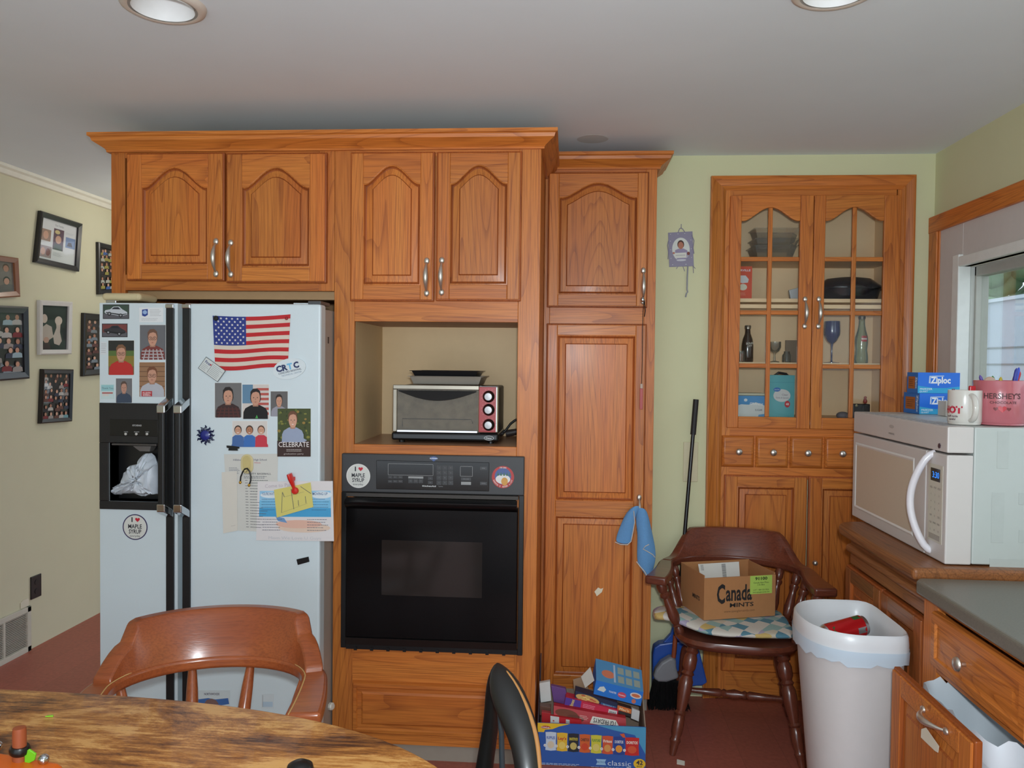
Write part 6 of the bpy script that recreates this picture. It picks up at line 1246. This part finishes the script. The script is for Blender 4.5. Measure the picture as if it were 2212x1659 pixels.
# ---- plaid blanket and cardboard box on the right chair
def plaid_mat():
    m, n, l, b = new_mat('plaid_fleece'); tc = n.new('ShaderNodeTexCoord'); vo = n.new('ShaderNodeTexVoronoi'); vo.distance = 'CHEBYCHEV'; vo.inputs['Scale'].default_value = 22; vo.inputs['Randomness'].default_value = .25
    mp = n.new('ShaderNodeMapping'); mp.inputs['Rotation'].default_value = (.3, .2, .7); l.new(tc.outputs['Object'], mp.inputs[0]); l.new(mp.outputs[0], vo.inputs[0])
    sx = n.new('ShaderNodeSeparateColor'); l.new(vo.outputs['Color'], sx.inputs[0]); r = n.new('ShaderNodeValToRGB'); r.color_ramp.interpolation = 'CONSTANT'; e = r.color_ramp.elements; e[0].color = lin((212, 206, 196)); e[1].position = .3; e[1].color = lin((92, 138, 156))
    for p_, c_ in ((.48, (176, 166, 190)), (.6, (206, 178, 110)), (.72, (150, 180, 176)), (.85, (206, 196, 176))): q = e.new(p_); q.color = lin(c_)
    l.new(sx.outputs[0], r.inputs[0]); l.new(r.outputs[0], b.inputs['Base Color']); b.inputs['Roughness'].default_value = .95
    no = n.new('ShaderNodeTexNoise'); no.inputs['Scale'].default_value = 300; l.new(tc.outputs['Object'], no.inputs[0]); bp = n.new('ShaderNodeBump'); bp.inputs['Strength'].default_value = .5; bp.inputs['Distance'].default_value = .002; l.new(no.outputs['Fac'], bp.inputs['Height']); l.new(bp.outputs[0], b.inputs['Normal']); return m
random.seed(31); PLM = plaid_mat(); bz = .442
mb = MB(); rows = []
for i in range(15):
    s = i/14; cx_ = .355+.545*s; w_ = .055+.115*ogee(s*2.4); cy_ = .33-.0*s+.01*math.sin(s*7); rise = .03*max(0, 1-abs(s-.1)*4); ring = []
    for j in range(16):
        t = 2*math.pi*j/16; ring.append((cx_+random.uniform(-.01, .01), cy_+w_*math.cos(t)+random.uniform(-.009, .009), bz+rise+.021+.019*math.copysign(abs(math.sin(t))**.6, math.sin(t))+random.uniform(0, .004)))
    rows.append(ring)
mb.loft(rows, PLM); tag(mb.build('fleece_blanket', smooth=80, subsurf=1), 'folded pastel plaid fleece blanket under the cardboard box on the chair', 'blanket')
bzz = bz+.046; CB = C((176, 122, 76), .8, var=.06, scale=40); CBI = C((170, 124, 84), .85)
A_ = Vector((.548, .262, bzz)); th_ = math.radians(17); ux = Vector((math.cos(th_), math.sin(th_), 0)); uy = Vector((-math.sin(th_), math.cos(th_), 0)); bw, bd, bh, tk = .315, .215, .168, .004
cb = T('cardboard_box', 'open brown Canada Mints cardboard box standing on the dark captain chair', 'box', A_+ux*bw/2+uy*bd/2)
def bxp(a_, b_, c_): return A_+ux*a_+uy*b_+Vector((0, 0, c_))
def wallp(a0, a1, b0, b1, name, h=bh):
    mb = MB(); mb.hexa([bxp(a0, b0, 0), bxp(a1, b0, 0), bxp(a1, b1, 0), bxp(a0, b1, 0)], [bxp(a0, b0, h), bxp(a1, b0, h), bxp(a1, b1, h), bxp(a0, b1, h)], CB); return mb.build(name, cb)
fw = wallp(0, bw, 0, tk, 'front_panel'); wallp(0, bw, bd-tk, bd, 'back_panel', bh+.012); wallp(0, tk, tk, bd-tk, 'side_panel', bh+.01); wallp(bw-tk, bw, tk, bd-tk, 'side_panel', bh+.008)
mb = MB(); mb.hexa([bxp(tk, tk, 0), bxp(bw-tk, tk, 0), bxp(bw-tk, bd-tk, 0), bxp(tk, bd-tk, 0)], [bxp(tk, tk, tk), bxp(bw-tk, tk, tk), bxp(bw-tk, bd-tk, tk), bxp(tk, bd-tk, tk)], CBI); mb.build('bottom_panel', cb)
INK = C((30, 28, 28), .7); nn = -uy; o = lambda a_, c_, k=.0006: bxp(a_, 0, c_)+nn*k; up = Vector((0, 0, 1))
mb = MB(); mb.text('C', o(.073, .102), ux, up, .074, INK, .03, width=.036).text('anada', o(.152, .104), ux, up, .062, INK, .025, width=.115).text('MINTS', o(.165, .054), ux, up, .0165, INK, .02, width=.105).text('www.spanglercandy.com', o(.155, .03), ux, up, .009, C((110, 74, 48), .7), 0, width=.135); mb.build('printed_lettering', fw, normals=False)
GL_ = [o(.2, .168, .001), o(.298, .168, .001), o(.298, .094, .001), o(.2, .094, .001)]; c = Card(GL_, nn, paper=(176, 206, 96)); c.text('91100', .5, .84, .16, (30, 34, 26), .03, width=.55); c.text('Canada Asst Mints', .5, .62, .09, (50, 60, 40), .0, width=.7); c.text('5 lb Box', .5, .5, .09, (50, 60, 40)); c.text('LOT 1 800 225 3026', .5, .22, .08, (50, 60, 40), 0, width=.7); c.text('www.spanglercandy.com', .5, .1, .08, (50, 60, 40), 0, width=.75); c.mb.build('green_label', fw, normals=False)
mb = MB(); mb.text('MINTS', bxp(-.0006, .07, .075), -uy, up, .016, INK, .03).build('side_lettering', cb, normals=False)
pp = [bxp(.07, .17, bh-.06), bxp(.25, .17, bh-.06), bxp(.26, .2, bh+.006), bxp(.07, .2, bh+.004)]; c = Card([pp[3], pp[2], pp[1], pp[0]], (ux.cross((pp[3]-pp[0]).normalized())).normalized()*(1), paper=(222, 220, 212)); c.lines(.05, .12, .6, .95, 6, (120, 120, 120), .5, 0)
for i in range(14): c.rect(.56, .1+i*.06, .66, .1+i*.06+.03, (90, 90, 90))
c.build('shipping_paper', 'white shipping label paper standing inside the cardboard box', 'paper')
# ---- broom and dustpan
YB = .565
dp_ = T('dustpan', 'blue upright dustpan leaning on the wall behind the broom', 'dustpan', (.48, YB+.05, 0)); DBL = C((38, 82, 168), .35)
def pxs(pts, Y): return [PY(u, v, Y) for u, v in pts]
MB().prism(pxs([(1410, 1418), (1413, 1400), (1425, 1392), (1450, 1388), (1475, 1386), (1500, 1390), (1512, 1410), (1524, 1458), (1528, 1475), (1516, 1482), (1505, 1482), (1410, 1500)], YB+.03), (0, .06, 0), DBL).build('pan', dp_, bevel=.006)
MB().prism(pxs([(1427, 1394), (1449, 1370), (1456, 1345), (1459, 1310), (1466, 1310), (1467, 1345), (1466, 1392)], YB+.045), (0, .03, 0), DBL).build('neck', dp_, bevel=.005)
MB().prism(pxs([(1449, 1305), (1470, 1292), (1486, 1283), (1492, 1292), (1508, 1325), (1480, 1320), (1450, 1314)], YB+.05), (0, .03, 0), C((18, 18, 20), .4)).build('grip', dp_, bevel=.005)
br = T('broom', 'black handled broom with grey head leaning by the china cabinet', 'broom', (PY(1420, 1530, YB).x, YB, 0))
h0 = PY(1503.5, 863, W-.03); h1 = PY(1457, 1414, YB); hm = h0.lerp(h1, .14)
MB().tube([hm, h1], .0085, C((22, 22, 24), .3), 12).build('handle', br, smooth=50); MB().tube([h0, hm], .0125, C((30, 27, 27), .6), 12).build('handle_grip', br, smooth=50)
mb = MB(); mb.prism(pxs([(1411, 1466), (1416, 1448), (1428, 1432), (1446, 1421), (1455, 1420), (1461, 1428), (1462, 1445), (1468, 1466), (1440, 1475), (1422, 1474)], YB-.025), (0, .05, 0), C((136, 136, 140), .4)); mb.build('head_cap', br, bevel=.012, segs=3)
MB().tube([PY(1459, 1372, YB-.012), PY(1457, 1398, YB-.012), PY(1455, 1420, YB-.012)], .010, C((150, 72, 40), .5), 10).build('collar', br, smooth=50)
random.seed(17); mb = MB(); BRI = C((20, 19, 19), .6)
for i in range(620):
    s = random.random(); d_ = random.uniform(-.022, .022); a_ = PY(1412+55*s, 1470, YB); e_ = PY(1392+95*s+random.uniform(-4, 4), 1530+random.uniform(-4, 4), YB); z_ = max(.003, e_.z)
    e_.x = max(e_.x, pr_+.004); mb.tube([(a_.x, YB+d_, a_.z), ((a_.x+e_.x)/2, YB+d_*1.2, (a_.z+z_)/2), (e_.x, YB+d_*1.7, z_)], [.0022, .002, .0012], BRI, 3, cap=False)
b_ = mb.build('bristles', br, normals=False); b_['kind'] = 'stuff'
p = PZ(1468, 1648, 0); tag(MB().hexa([(p.x-.012, p.y-.012, .0008), (p.x+.016, p.y-.02, .0008), (p.x+.02, p.y+.004, .0008), (p.x-.008, p.y+.016, .0008)], [(p.x-.012, p.y-.012, .002), (p.x+.016, p.y-.02, .002), (p.x+.02, p.y+.004, .006), (p.x-.008, p.y+.016, .006)], C((220, 214, 200), .7)).build('paper_scrap'), 'small white paper scrap on the floor by the chair foot', 'paper')
# ================================================================== SNACK CARTON
SYf = .02; sx0, sx1 = -.1, .302; sd = .25; sh_ = .158
sb = T('snack_carton', 'blue variety chips carton cut open and full of empty boxes', 'box', (.1, .14, 0)); SBL = C((46, 92, 168), .5); INB = C((150, 130, 112), .8)
fp_ = MB().box(sx0, sx1, SYf, SYf+.004, .001, sh_, SBL).build('front_panel', sb)
MB().hexa([(sx0, SYf+.004, .001), (sx0+.004, SYf+.004, .001), (sx0+.004, SYf+sd, .001), (sx0, SYf+sd, .001)], [(sx0, SYf+.004, sh_), (sx0+.004, SYf+.004, sh_), (sx0+.004, SYf+sd, .33), (sx0, SYf+sd, .33)], C((60, 50, 60), .7)).build('side_panel', sb)
MB().hexa([(sx1-.004, SYf+.004, .001), (sx1, SYf+.004, .001), (sx1, SYf+sd, .001), (sx1-.004, SYf+sd, .001)], [(sx1-.004, SYf+.004, sh_), (sx1, SYf+.004, sh_), (sx1, SYf+sd, .29), (sx1-.004, SYf+sd, .29)], INB).build('side_panel', sb)
MB().box(sx0+.004, sx1-.004, SYf+sd-.004, SYf+sd, .001, .19, INB).build('back_panel', sb); MB().box(sx0+.004, sx1-.004, SYf+.004, SYf+sd-.004, .001, .006, INB).build('bottom_panel', sb)
c = Card([(sx0, SYf, sh_), (sx1, SYf, sh_), (sx1, SYf, .001), (sx0, SYf, .001)], NF, th=.0003, paper=(44, 88, 164), base=0.)
c.poly([(.55, 1), (1, 1), (1, .35), (.9, .8), (.7, .9)], (74, 150, 190)); c.poly([(0, 1), (.3, 1), (.2, .93), (.14, .86), (.07, .84), (.06, .78), (0, .78)], (226, 184, 40)); c.ell(.075, .9, .045, .035, (170, 40, 44)); c.text('FritoLay', .075, .9, .045, (226, 214, 206), .02, width=.075)
BG_ = [((196, 206, 220), 'RUFFLES', (60, 90, 170), (214, 196, 170)), ((226, 178, 46), "Lay's", (196, 50, 44), (232, 200, 100)), ((40, 40, 46), 'SMARTFOOD', (206, 190, 60), (196, 176, 100)), ((206, 96, 44), 'CHEETOS', (60, 40, 30), (206, 70, 40)), ((206, 196, 60), 'FUNYUNS', (60, 130, 60), (220, 200, 110)), ((206, 84, 50), 'Fritos', (232, 220, 206), (214, 150, 80)), ((40, 66, 140), 'DORITOS', (220, 220, 226), (226, 150, 50)), ((196, 40, 36), 'DORITOS', (232, 220, 210), (210, 84, 50))]
for k, (bc_, tx, tc_, fc) in enumerate(BG_):
    x = .075+k*.105; w = .10 if k < 7 else .13; y0, y1 = .355-.004*k, .785-.006*k
    c.poly([(x, y0), (x+w*.5, y0-.015), (x+w, y0), (x+w*.96, (y0+y1)/2), (x+w, y1), (x+w*.5, y1+.01), (x, y1), (x+w*.05, (y0+y1)/2)], bc_); c.ell(x+w*.5, y0+.13, w*.32, .09, fc, 12); c.text(tx, x+w*.5, y0+.3, .065, tc_, .03, width=w*.78); c.ell(x-.004, y0+.11, .013, .035, (226, 226, 226), 12); c.text('%d' % [5, 5, 5, 5, 5, 4, 6, 7][k], x-.004, y0+.11, .03, (60, 60, 70), .02)
c.poly([(.76, .82), (.80, .84), (.815, .74), (.79, .74)], (206, 90, 50))
c.poly([(.545, .2), (.64, .2), (.625, .13), (.64, .06), (.545, .06), (.56, .13)], (150, 190, 220)); c.text('MULTIPACK', .593, .13, .05, (70, 110, 160), .01, width=.06); c.text('classic', .76, .12, .12, (206, 216, 226), 0, width=.215); c.text('MIX', .85, .03, .045, (206, 216, 226), .02); c.ell(.945, .13, .055, .12, (226, 184, 40), 26); c.text('42', .945, .16, .1, (40, 40, 60), .03, width=.06); c.text('BAGS', .945, .07, .035, (40, 40, 60), .02)
random.seed(6); c.lines(.04, .42, .0, .06, 2, (176, 196, 220), .45); c.lines(.5, .9, 0, .022, 1, (176, 196, 220), .45)
c.mb.build('printed_front', fp_, normals=False)
# empty cartons inside
def slant(tl, tr, bl, Y, dep, col, name, label, draw=None, up_=0., tcol=None, leanY=0.):
    a = PY(*tl, Y); b = PY(*tr, Y); d = PY(*bl, Y-leanY); e = d+(b-a); D = Vector((0, dep, up_)); mb = MB(); mb.hexa([d, e, e+D, d+D], [a, b, b+D, a+D], C(col, .5))
    o = mb.build(name, bevel=.001); tag(o, label, 'box', 'empty food boxes in the snack carton'); n_ = (b-a).cross(a-d).normalized()
    if n_.y > 0: n_ = -n_
    if draw: c = Card([a, b, e, d], n_, th=.0002, paper=col, base=0.); draw(c); c.mb.build('printed_front', o, normals=False)
    if tcol: c = Card([a+D, b+D, b, a], (b-a).cross(D).normalized()*(1 if (b-a).cross(D).z > 0 else -1), th=.0002, paper=tcol[0], base=0.); tcol[1](c); c.mb.build('printed_top', o, normals=False)
    return o
def d1(c):
    c.poly([(.06, .35), (.1, .6), (.18, .7), (.24, .5), (.2, .3)], (206, 214, 210)); c.text('TOASTER', .38, .45, .12, (216, 222, 230), .02, width=.16); c.ell(.58, .42, .09, .2, (206, 70, 90)); c.text('Hostess', .58, .42, .12, (230, 220, 226), .01, width=.14); c.ell(.86, .62, .12, .2, (214, 206, 200)); c.ell(.86, .62, .09, .12, (206, 110, 70)); c.ell(.84, .2, .045, .16, (196, 110, 84))
def d1t(c):
    c.ell(.26, .4, .14, .18, (206, 120, 90)); c.rect(.38, .1, .42, .9, (170, 186, 206))
    for i in range(3):
        for j in range(2): c.rect(.47+i*.17, .14+j*.4, .6+i*.17, .44+j*.4, (150, 160, 150))
slant((1288, 1469), (1390, 1495), (1282, 1499), .11, .09, (30, 116, 206), 'food_box', 'bright blue snack cake box lying on top of the snack carton heap', d1, up_=.05, tcol=((80, 140, 186), d1t))
mb = MB(); q = [PY(*p_, .115) for p_ in ((1275, 1441), (1255, 1462), (1264, 1486), (1284, 1470))]; tag(MB().prism(q, (0, .003, 0), C((196, 190, 180), .7)).build('box_flap'), 'open pale grey flap hanging from the bright blue box', 'box flap')
q = [PY(*p_, .17) for p_ in ((1238, 1468), (1258, 1462), (1272, 1488), (1240, 1494))]; tag(MB().prism(q, (0, .004, 0), C((160, 128, 100), .8)).build('box_flap'), 'brown inside-out cardboard flap behind the blue box', 'box flap')
def d2(c): c.ell(.3, .5, .28, .4, (206, 170, 100)); random.seed(8); [c.ell(.3+random.uniform(-.2, .2), .5+random.uniform(-.25, .25), .05, .09, random.choice([(190, 96, 60), (226, 200, 120), (150, 100, 50)]), 8) for _ in range(14)]; c.rect(.62, .3, .98, .6, (50, 90, 140)); c.text('BOWLS', .8, .46, .14, (140, 190, 200), .01, width=.26); c.text('NEW', .8, .16, .1, (226, 226, 226), .02)
slant((1243, 1492), (1334, 1519), (1241, 1512), .10, .05, (28, 40, 72), 'food_box', 'dark blue bowl meal box with pasta picture under the bright blue box', d2)
def d3(c): c.rect(0, 0, .3, 1, (84, 56, 150)); c.text('Delimex', .13, .5, .3, (226, 196, 90), .02, width=.2, ang=1.5); c.rect(.3, 0, .82, 1, (196, 36, 70)); c.lines(.34, .6, .2, .85, 5, (226, 150, 170), .4); c.poly([(.62, .2), (.68, .5), (.7, .5), (.66, .2)], (226, 170, 60)); c.rect(.82, .1, .98, .9, (206, 206, 206)); [c.rect(.84+i*.018, .2, .85+i*.018, .75, (60, 60, 60)) for i in range(7)]
slant((1222, 1506), (1336, 1534), (1218, 1530), .085, .05, (196, 36, 70), 'food_box', 'purple and crimson frozen taquito box across the heap', d3)
def d4(c): c.ell(.18, .6, .16, .3, (110, 56, 34)); c.ell(.3, .4, .12, .22, (96, 46, 30)); c.poly([(.5, .25), (.54, .75), (.86, .75), (.92, .25)], (222, 216, 206)); c.text('TGI FRIDAYS', .71, .5, .3, (40, 36, 40), .02, width=.32, ang=math.pi); c.lines(.36, .48, .4, .7, 3, (220, 170, 160), .4)
slant((1196, 1524), (1352, 1552), (1196, 1556), .06, .03, (176, 26, 36), 'food_box', 'red TGI FRIDAYS appetizer box turned upside down', d4, leanY=.012)
def d5(c): c.rect(.0, 0, .28, 1, (206, 206, 204)); [c.ell(.1, .25+i*.2, .03, .06, q_, 8) for i, q_ in enumerate(((60, 60, 140), (196, 140, 50), (180, 60, 60)))]; c.rect(.5, .1, .62, .9, (206, 206, 206)); [c.rect(.51+i*.03, .2, .52+i*.03, .8, (50, 50, 50)) for i in range(4)]
slant((1189, 1546), (1256, 1556), (1189, 1574), .04, .014, (186, 28, 38), 'food_box', 'red and white box wedged behind the carton front', d5)
def d6(c): c.rect(0, .4, 1, 1, (206, 110, 50)); c.text("Mac'n", .5, .66, .3, (230, 210, 170), .02, width=.7)
slant((1334, 1523), (1364, 1532), (1333, 1540), .09, .03, (46, 38, 36), 'food_box', 'small black and orange box at the right of the heap', d6)
slant((1165, 1476), (1188, 1472), (1168, 1518), .13, .02, (216, 216, 212), 'food_box', 'white pointed carton end standing at the left of the heap')
slant((1190, 1481), (1222, 1488), (1196, 1516), .12, .02, (104, 66, 130), 'food_box', 'small violet carton leaning behind the red boxes')
slant((1166, 1524), (1190, 1528), (1166, 1545), .09, .03, (110, 74, 60), 'food_box', 'brown carton scrap at the far left of the heap')
slant((1365, 1530), (1382, 1537), (1363, 1552), .10, .01, (206, 202, 200), 'food_box', 'white box end at the far right of the heap')
slant((1170, 1538), (1190, 1541), (1170, 1572), .05, .02, (170, 26, 32), 'food_box', 'narrow red box at the front left of the heap')
# ================================================================== THINGS ON THE MICROWAVE
mz = MZ1+.0012
def zip_box(x, y, z, ang, w, d, h, name, label):
    ca, sa = math.cos(ang), math.sin(ang); ux = Vector((ca, sa, 0)); uy = Vector((-sa, ca, 0)); o = Vector((x, y, z)); P = lambda a, b, c: o+ux*a+uy*b+Vector((0, 0, c))
    mb = MB(); mb.hexa([P(0, 0, 0), P(w, 0, 0), P(w, d, 0), P(0, d, 0)], [P(0, 0, h), P(w, 0, h), P(w, d, h), P(0, d, h)], C((24, 90, 190), .4)); b = tag(mb.build(name, bevel=.0012), label, 'box', 'freezer bag boxes on the microwave')
    c = Card([P(0, 0, h), P(w, 0, h), P(w, 0, 0), P(0, 0, 0)], -uy, th=.0002, paper=(26, 108, 214), base=0.); c.poly([(0, .0), (1, 0), (1, .34), (.7, .26), (.4, .25), (0, .36)], (50, 160, 206)); c.poly([(.26, .48), (.27, .84), (.62, .86), (.62, .82), (.3, .8), (.3, .48)], (190, 206, 226)); c.text('Ziploc', .54, .64, .3, (226, 230, 236), .04, width=.48); c.text('FREEZER', .2, .2, .09, (200, 222, 230), .02, width=.3); c.text('QUART', .14, .08, .07, (200, 222, 230), .02, width=.2); c.text('48', .9, .09, .1, (220, 226, 230), .02); c.mb.build('printed_front', b, normals=False)
    c = Card([P(0, d, h), P(0, 0, h), P(0, 0, 0), P(0, d, 0)], -ux, th=.0002, paper=(26, 108, 186), base=0.); c.rect(.12, .2, .74, .8, (170, 96, 40)); c.lines(.2, .66, .3, .7, 4, (120, 66, 30), .4); c.text('Ziploc', .88, .5, .16, (220, 226, 232), .03, width=.5, ang=-math.pi/2); c.mb.build('printed_side', b, normals=False)
    return b
zip_box(1.275, .065, mz, math.radians(2), .142, .125, .076, 'freezer_bag_box', 'lower blue Ziploc freezer bag box on the microwave')
zip_box(1.27, .07, mz+.0765, math.radians(2), .15, .085, .075, 'freezer_bag_box', 'upper blue Ziploc freezer bag box on the microwave')
p = PZ(2034, 898, mz); b_ = carton(p.x, p.x+.075, p.y-.03, p.y+.03, mz, .052, (206, 200, 190), 'tea_box', 'small plain white box before the freezer bag boxes', front=lambda c: c.text('TEA BAGS', .6, .55, .18, (110, 106, 100), .01, width=.4))
def mug(u, v, r, h, col, name, label, han=None, hr=.022):
    p = PZ(u, v, mz); x, y = p.x, p.y+r*.9; t = T(name, label, 'mug', (x, y, mz)); m = C(col, .18, coat=.5)
    MB().lathe((x, y, mz), [(r*.9, 0), (r*.97, .003), (r*.955, .006), (r, .01), (r, h-.002), (r*.985, h), (r*.94, h-.002), (r*.94, .01), (.001, .008)], m, 40).build('cup', t, smooth=40)
    a = math.radians(han); d = Vector((math.cos(a), math.sin(a), 0)); pts = []
    for i in range(13): q = -math.pi/2+math.pi*i/12; pts.append(Vector((x, y, mz+h*.5))+d*(r*.97+hr*1.5*math.cos(q))+Vector((0, 0, h*.36*math.sin(q))))
    MB().tube(pts, .0085, m, 10, flat=[.8]*13).build('handle', t, smooth=50)
    return t, x, y
t, x, y = mug(2098, 919, .046, .103, (212, 208, 200), 'white_mug', 'white mug with red print and lighter on the microwave corner', -94)
def cyl_text(t, x, y, r, s, ang0, z, h, m, bold=0., width=None):
    mb = MB(); f = lambda a, b: Vector((x+r*math.cos(ang0+a/r), y+r*math.sin(ang0+a/r), z+b)); mb.text(s, (0, 0, 0), (1, 0, 0), (0, 0, 1), h, m, bold, width, bend=f); mb.build('printed_lettering', t, normals=False)
cyl_text(t, x, y, .0466, 'HOT', math.radians(-160), mz+.045, .02, C((190, 30, 60), .4), .05); cyl_text(t, x, y, .0466, 'stuff inside', math.radians(-160), mz+.026, .006, C((90, 50, 70), .4), .02); cyl_text(t, x, y, .0466, 'careful', math.radians(-160), mz+.017, .006, C((90, 50, 70), .4), .02)
lt = MB().box(x+.008, x+.026, y-.012, y+.0, mz+.012, mz+.116, C((196, 30, 44), .3)); tag(lt.build('lighter', bevel=.003), 'red lighter standing inside the white mug', 'lighter')
tag(MB().tube([(x-.03, y, mz+.014), (x-.034, y, mz+.106)], .004, C((90, 50, 90), .4), 8).build('pen'), 'dark pen tip showing over the white mug rim', 'pen')
t, x, y = mug(2184, 921, .0715, .133, (186, 104, 112), 'pink_mug', 'large pink HERSHEY\'S mug full of pens on the microwave', 10, .03)
INKB = C((84, 44, 46), .5); cyl_text(t, x, y, .0722, "HERSHEY'S", math.radians(-112), mz+.088, .016, INKB, .02, .1); cyl_text(t, x, y, .0722, 'CHOCOLATE', math.radians(-110), mz+.069, .007, INKB, .02, .07)
mb = MB()
for dx_, k, cc in ((0, 1, (190, 30, 44)), (-.017, .55, (120, 50, 54)), (.017, .55, (120, 50, 54))):
    pts = []
    for i in range(20):
        a = 2*math.pi*i/20; px_ = dx_+k*.0007*16*math.sin(a)**3; pz_ = k*.0007*(13*math.cos(a)-5*math.cos(2*a)-2*math.cos(3*a)-math.cos(4*a)); an = math.radians(-112)+px_/.0722; pts.append((x+.0722*math.cos(an), y+.0722*math.sin(an), mz+.05+pz_))
    mb.poly(pts, C(cc, .4))
mb.build('printed_hearts', t, normals=False)
random.seed(14)
PENS = [((50, 60, 150), 20, .02, .17, 'blue marker leaning out of the pink mug'), ((60, 80, 190), 28, .028, .172, 'bright blue marker beside the first in the pink mug'), ((190, 44, 50), 34, .034, .16, 'red marker leaning right in the pink mug'), ((90, 70, 150), -40, -.04, .148, 'violet crayon at the left rim of the pink mug'), ((70, 130, 60), -10, -.012, .146, 'green pencil in the middle of the pink mug'), ((206, 180, 60), 8, .008, .143, 'yellow pencil in the pink mug'), ((206, 170, 140), 40, .046, .165, 'pale wooden pencil at the right rim of the pink mug')]
for k, (cc, an, dx_, h_, lb) in enumerate(PENS):
    yy = y+(-.03+.01*k); a_ = Vector((x+dx_*.3, yy, mz+.014)); e_ = Vector((x+dx_*1.0+math.sin(math.radians(an))*.03, yy, mz+h_)); tag(MB().turned(a_, e_, [(0, .005), (.93, .005), (.96, .0045), (1, .0015)], C(cc, .35), 10).build('pencil', smooth=40), lb, 'pen', 'pens in the pink mug')
tag(MB().ell((x-.034, y-.008, mz+.128), (.018, .006, .016), C((190, 160, 140), .4), 14, 10).tube([(x-.02, y-.008, mz+.02), (x-.032, y-.008, mz+.115)], .003, C((190, 160, 140), .4), 6).build('spoon', smooth=50), 'pale rounded spoon end at the left rim of the pink mug', 'spoon')
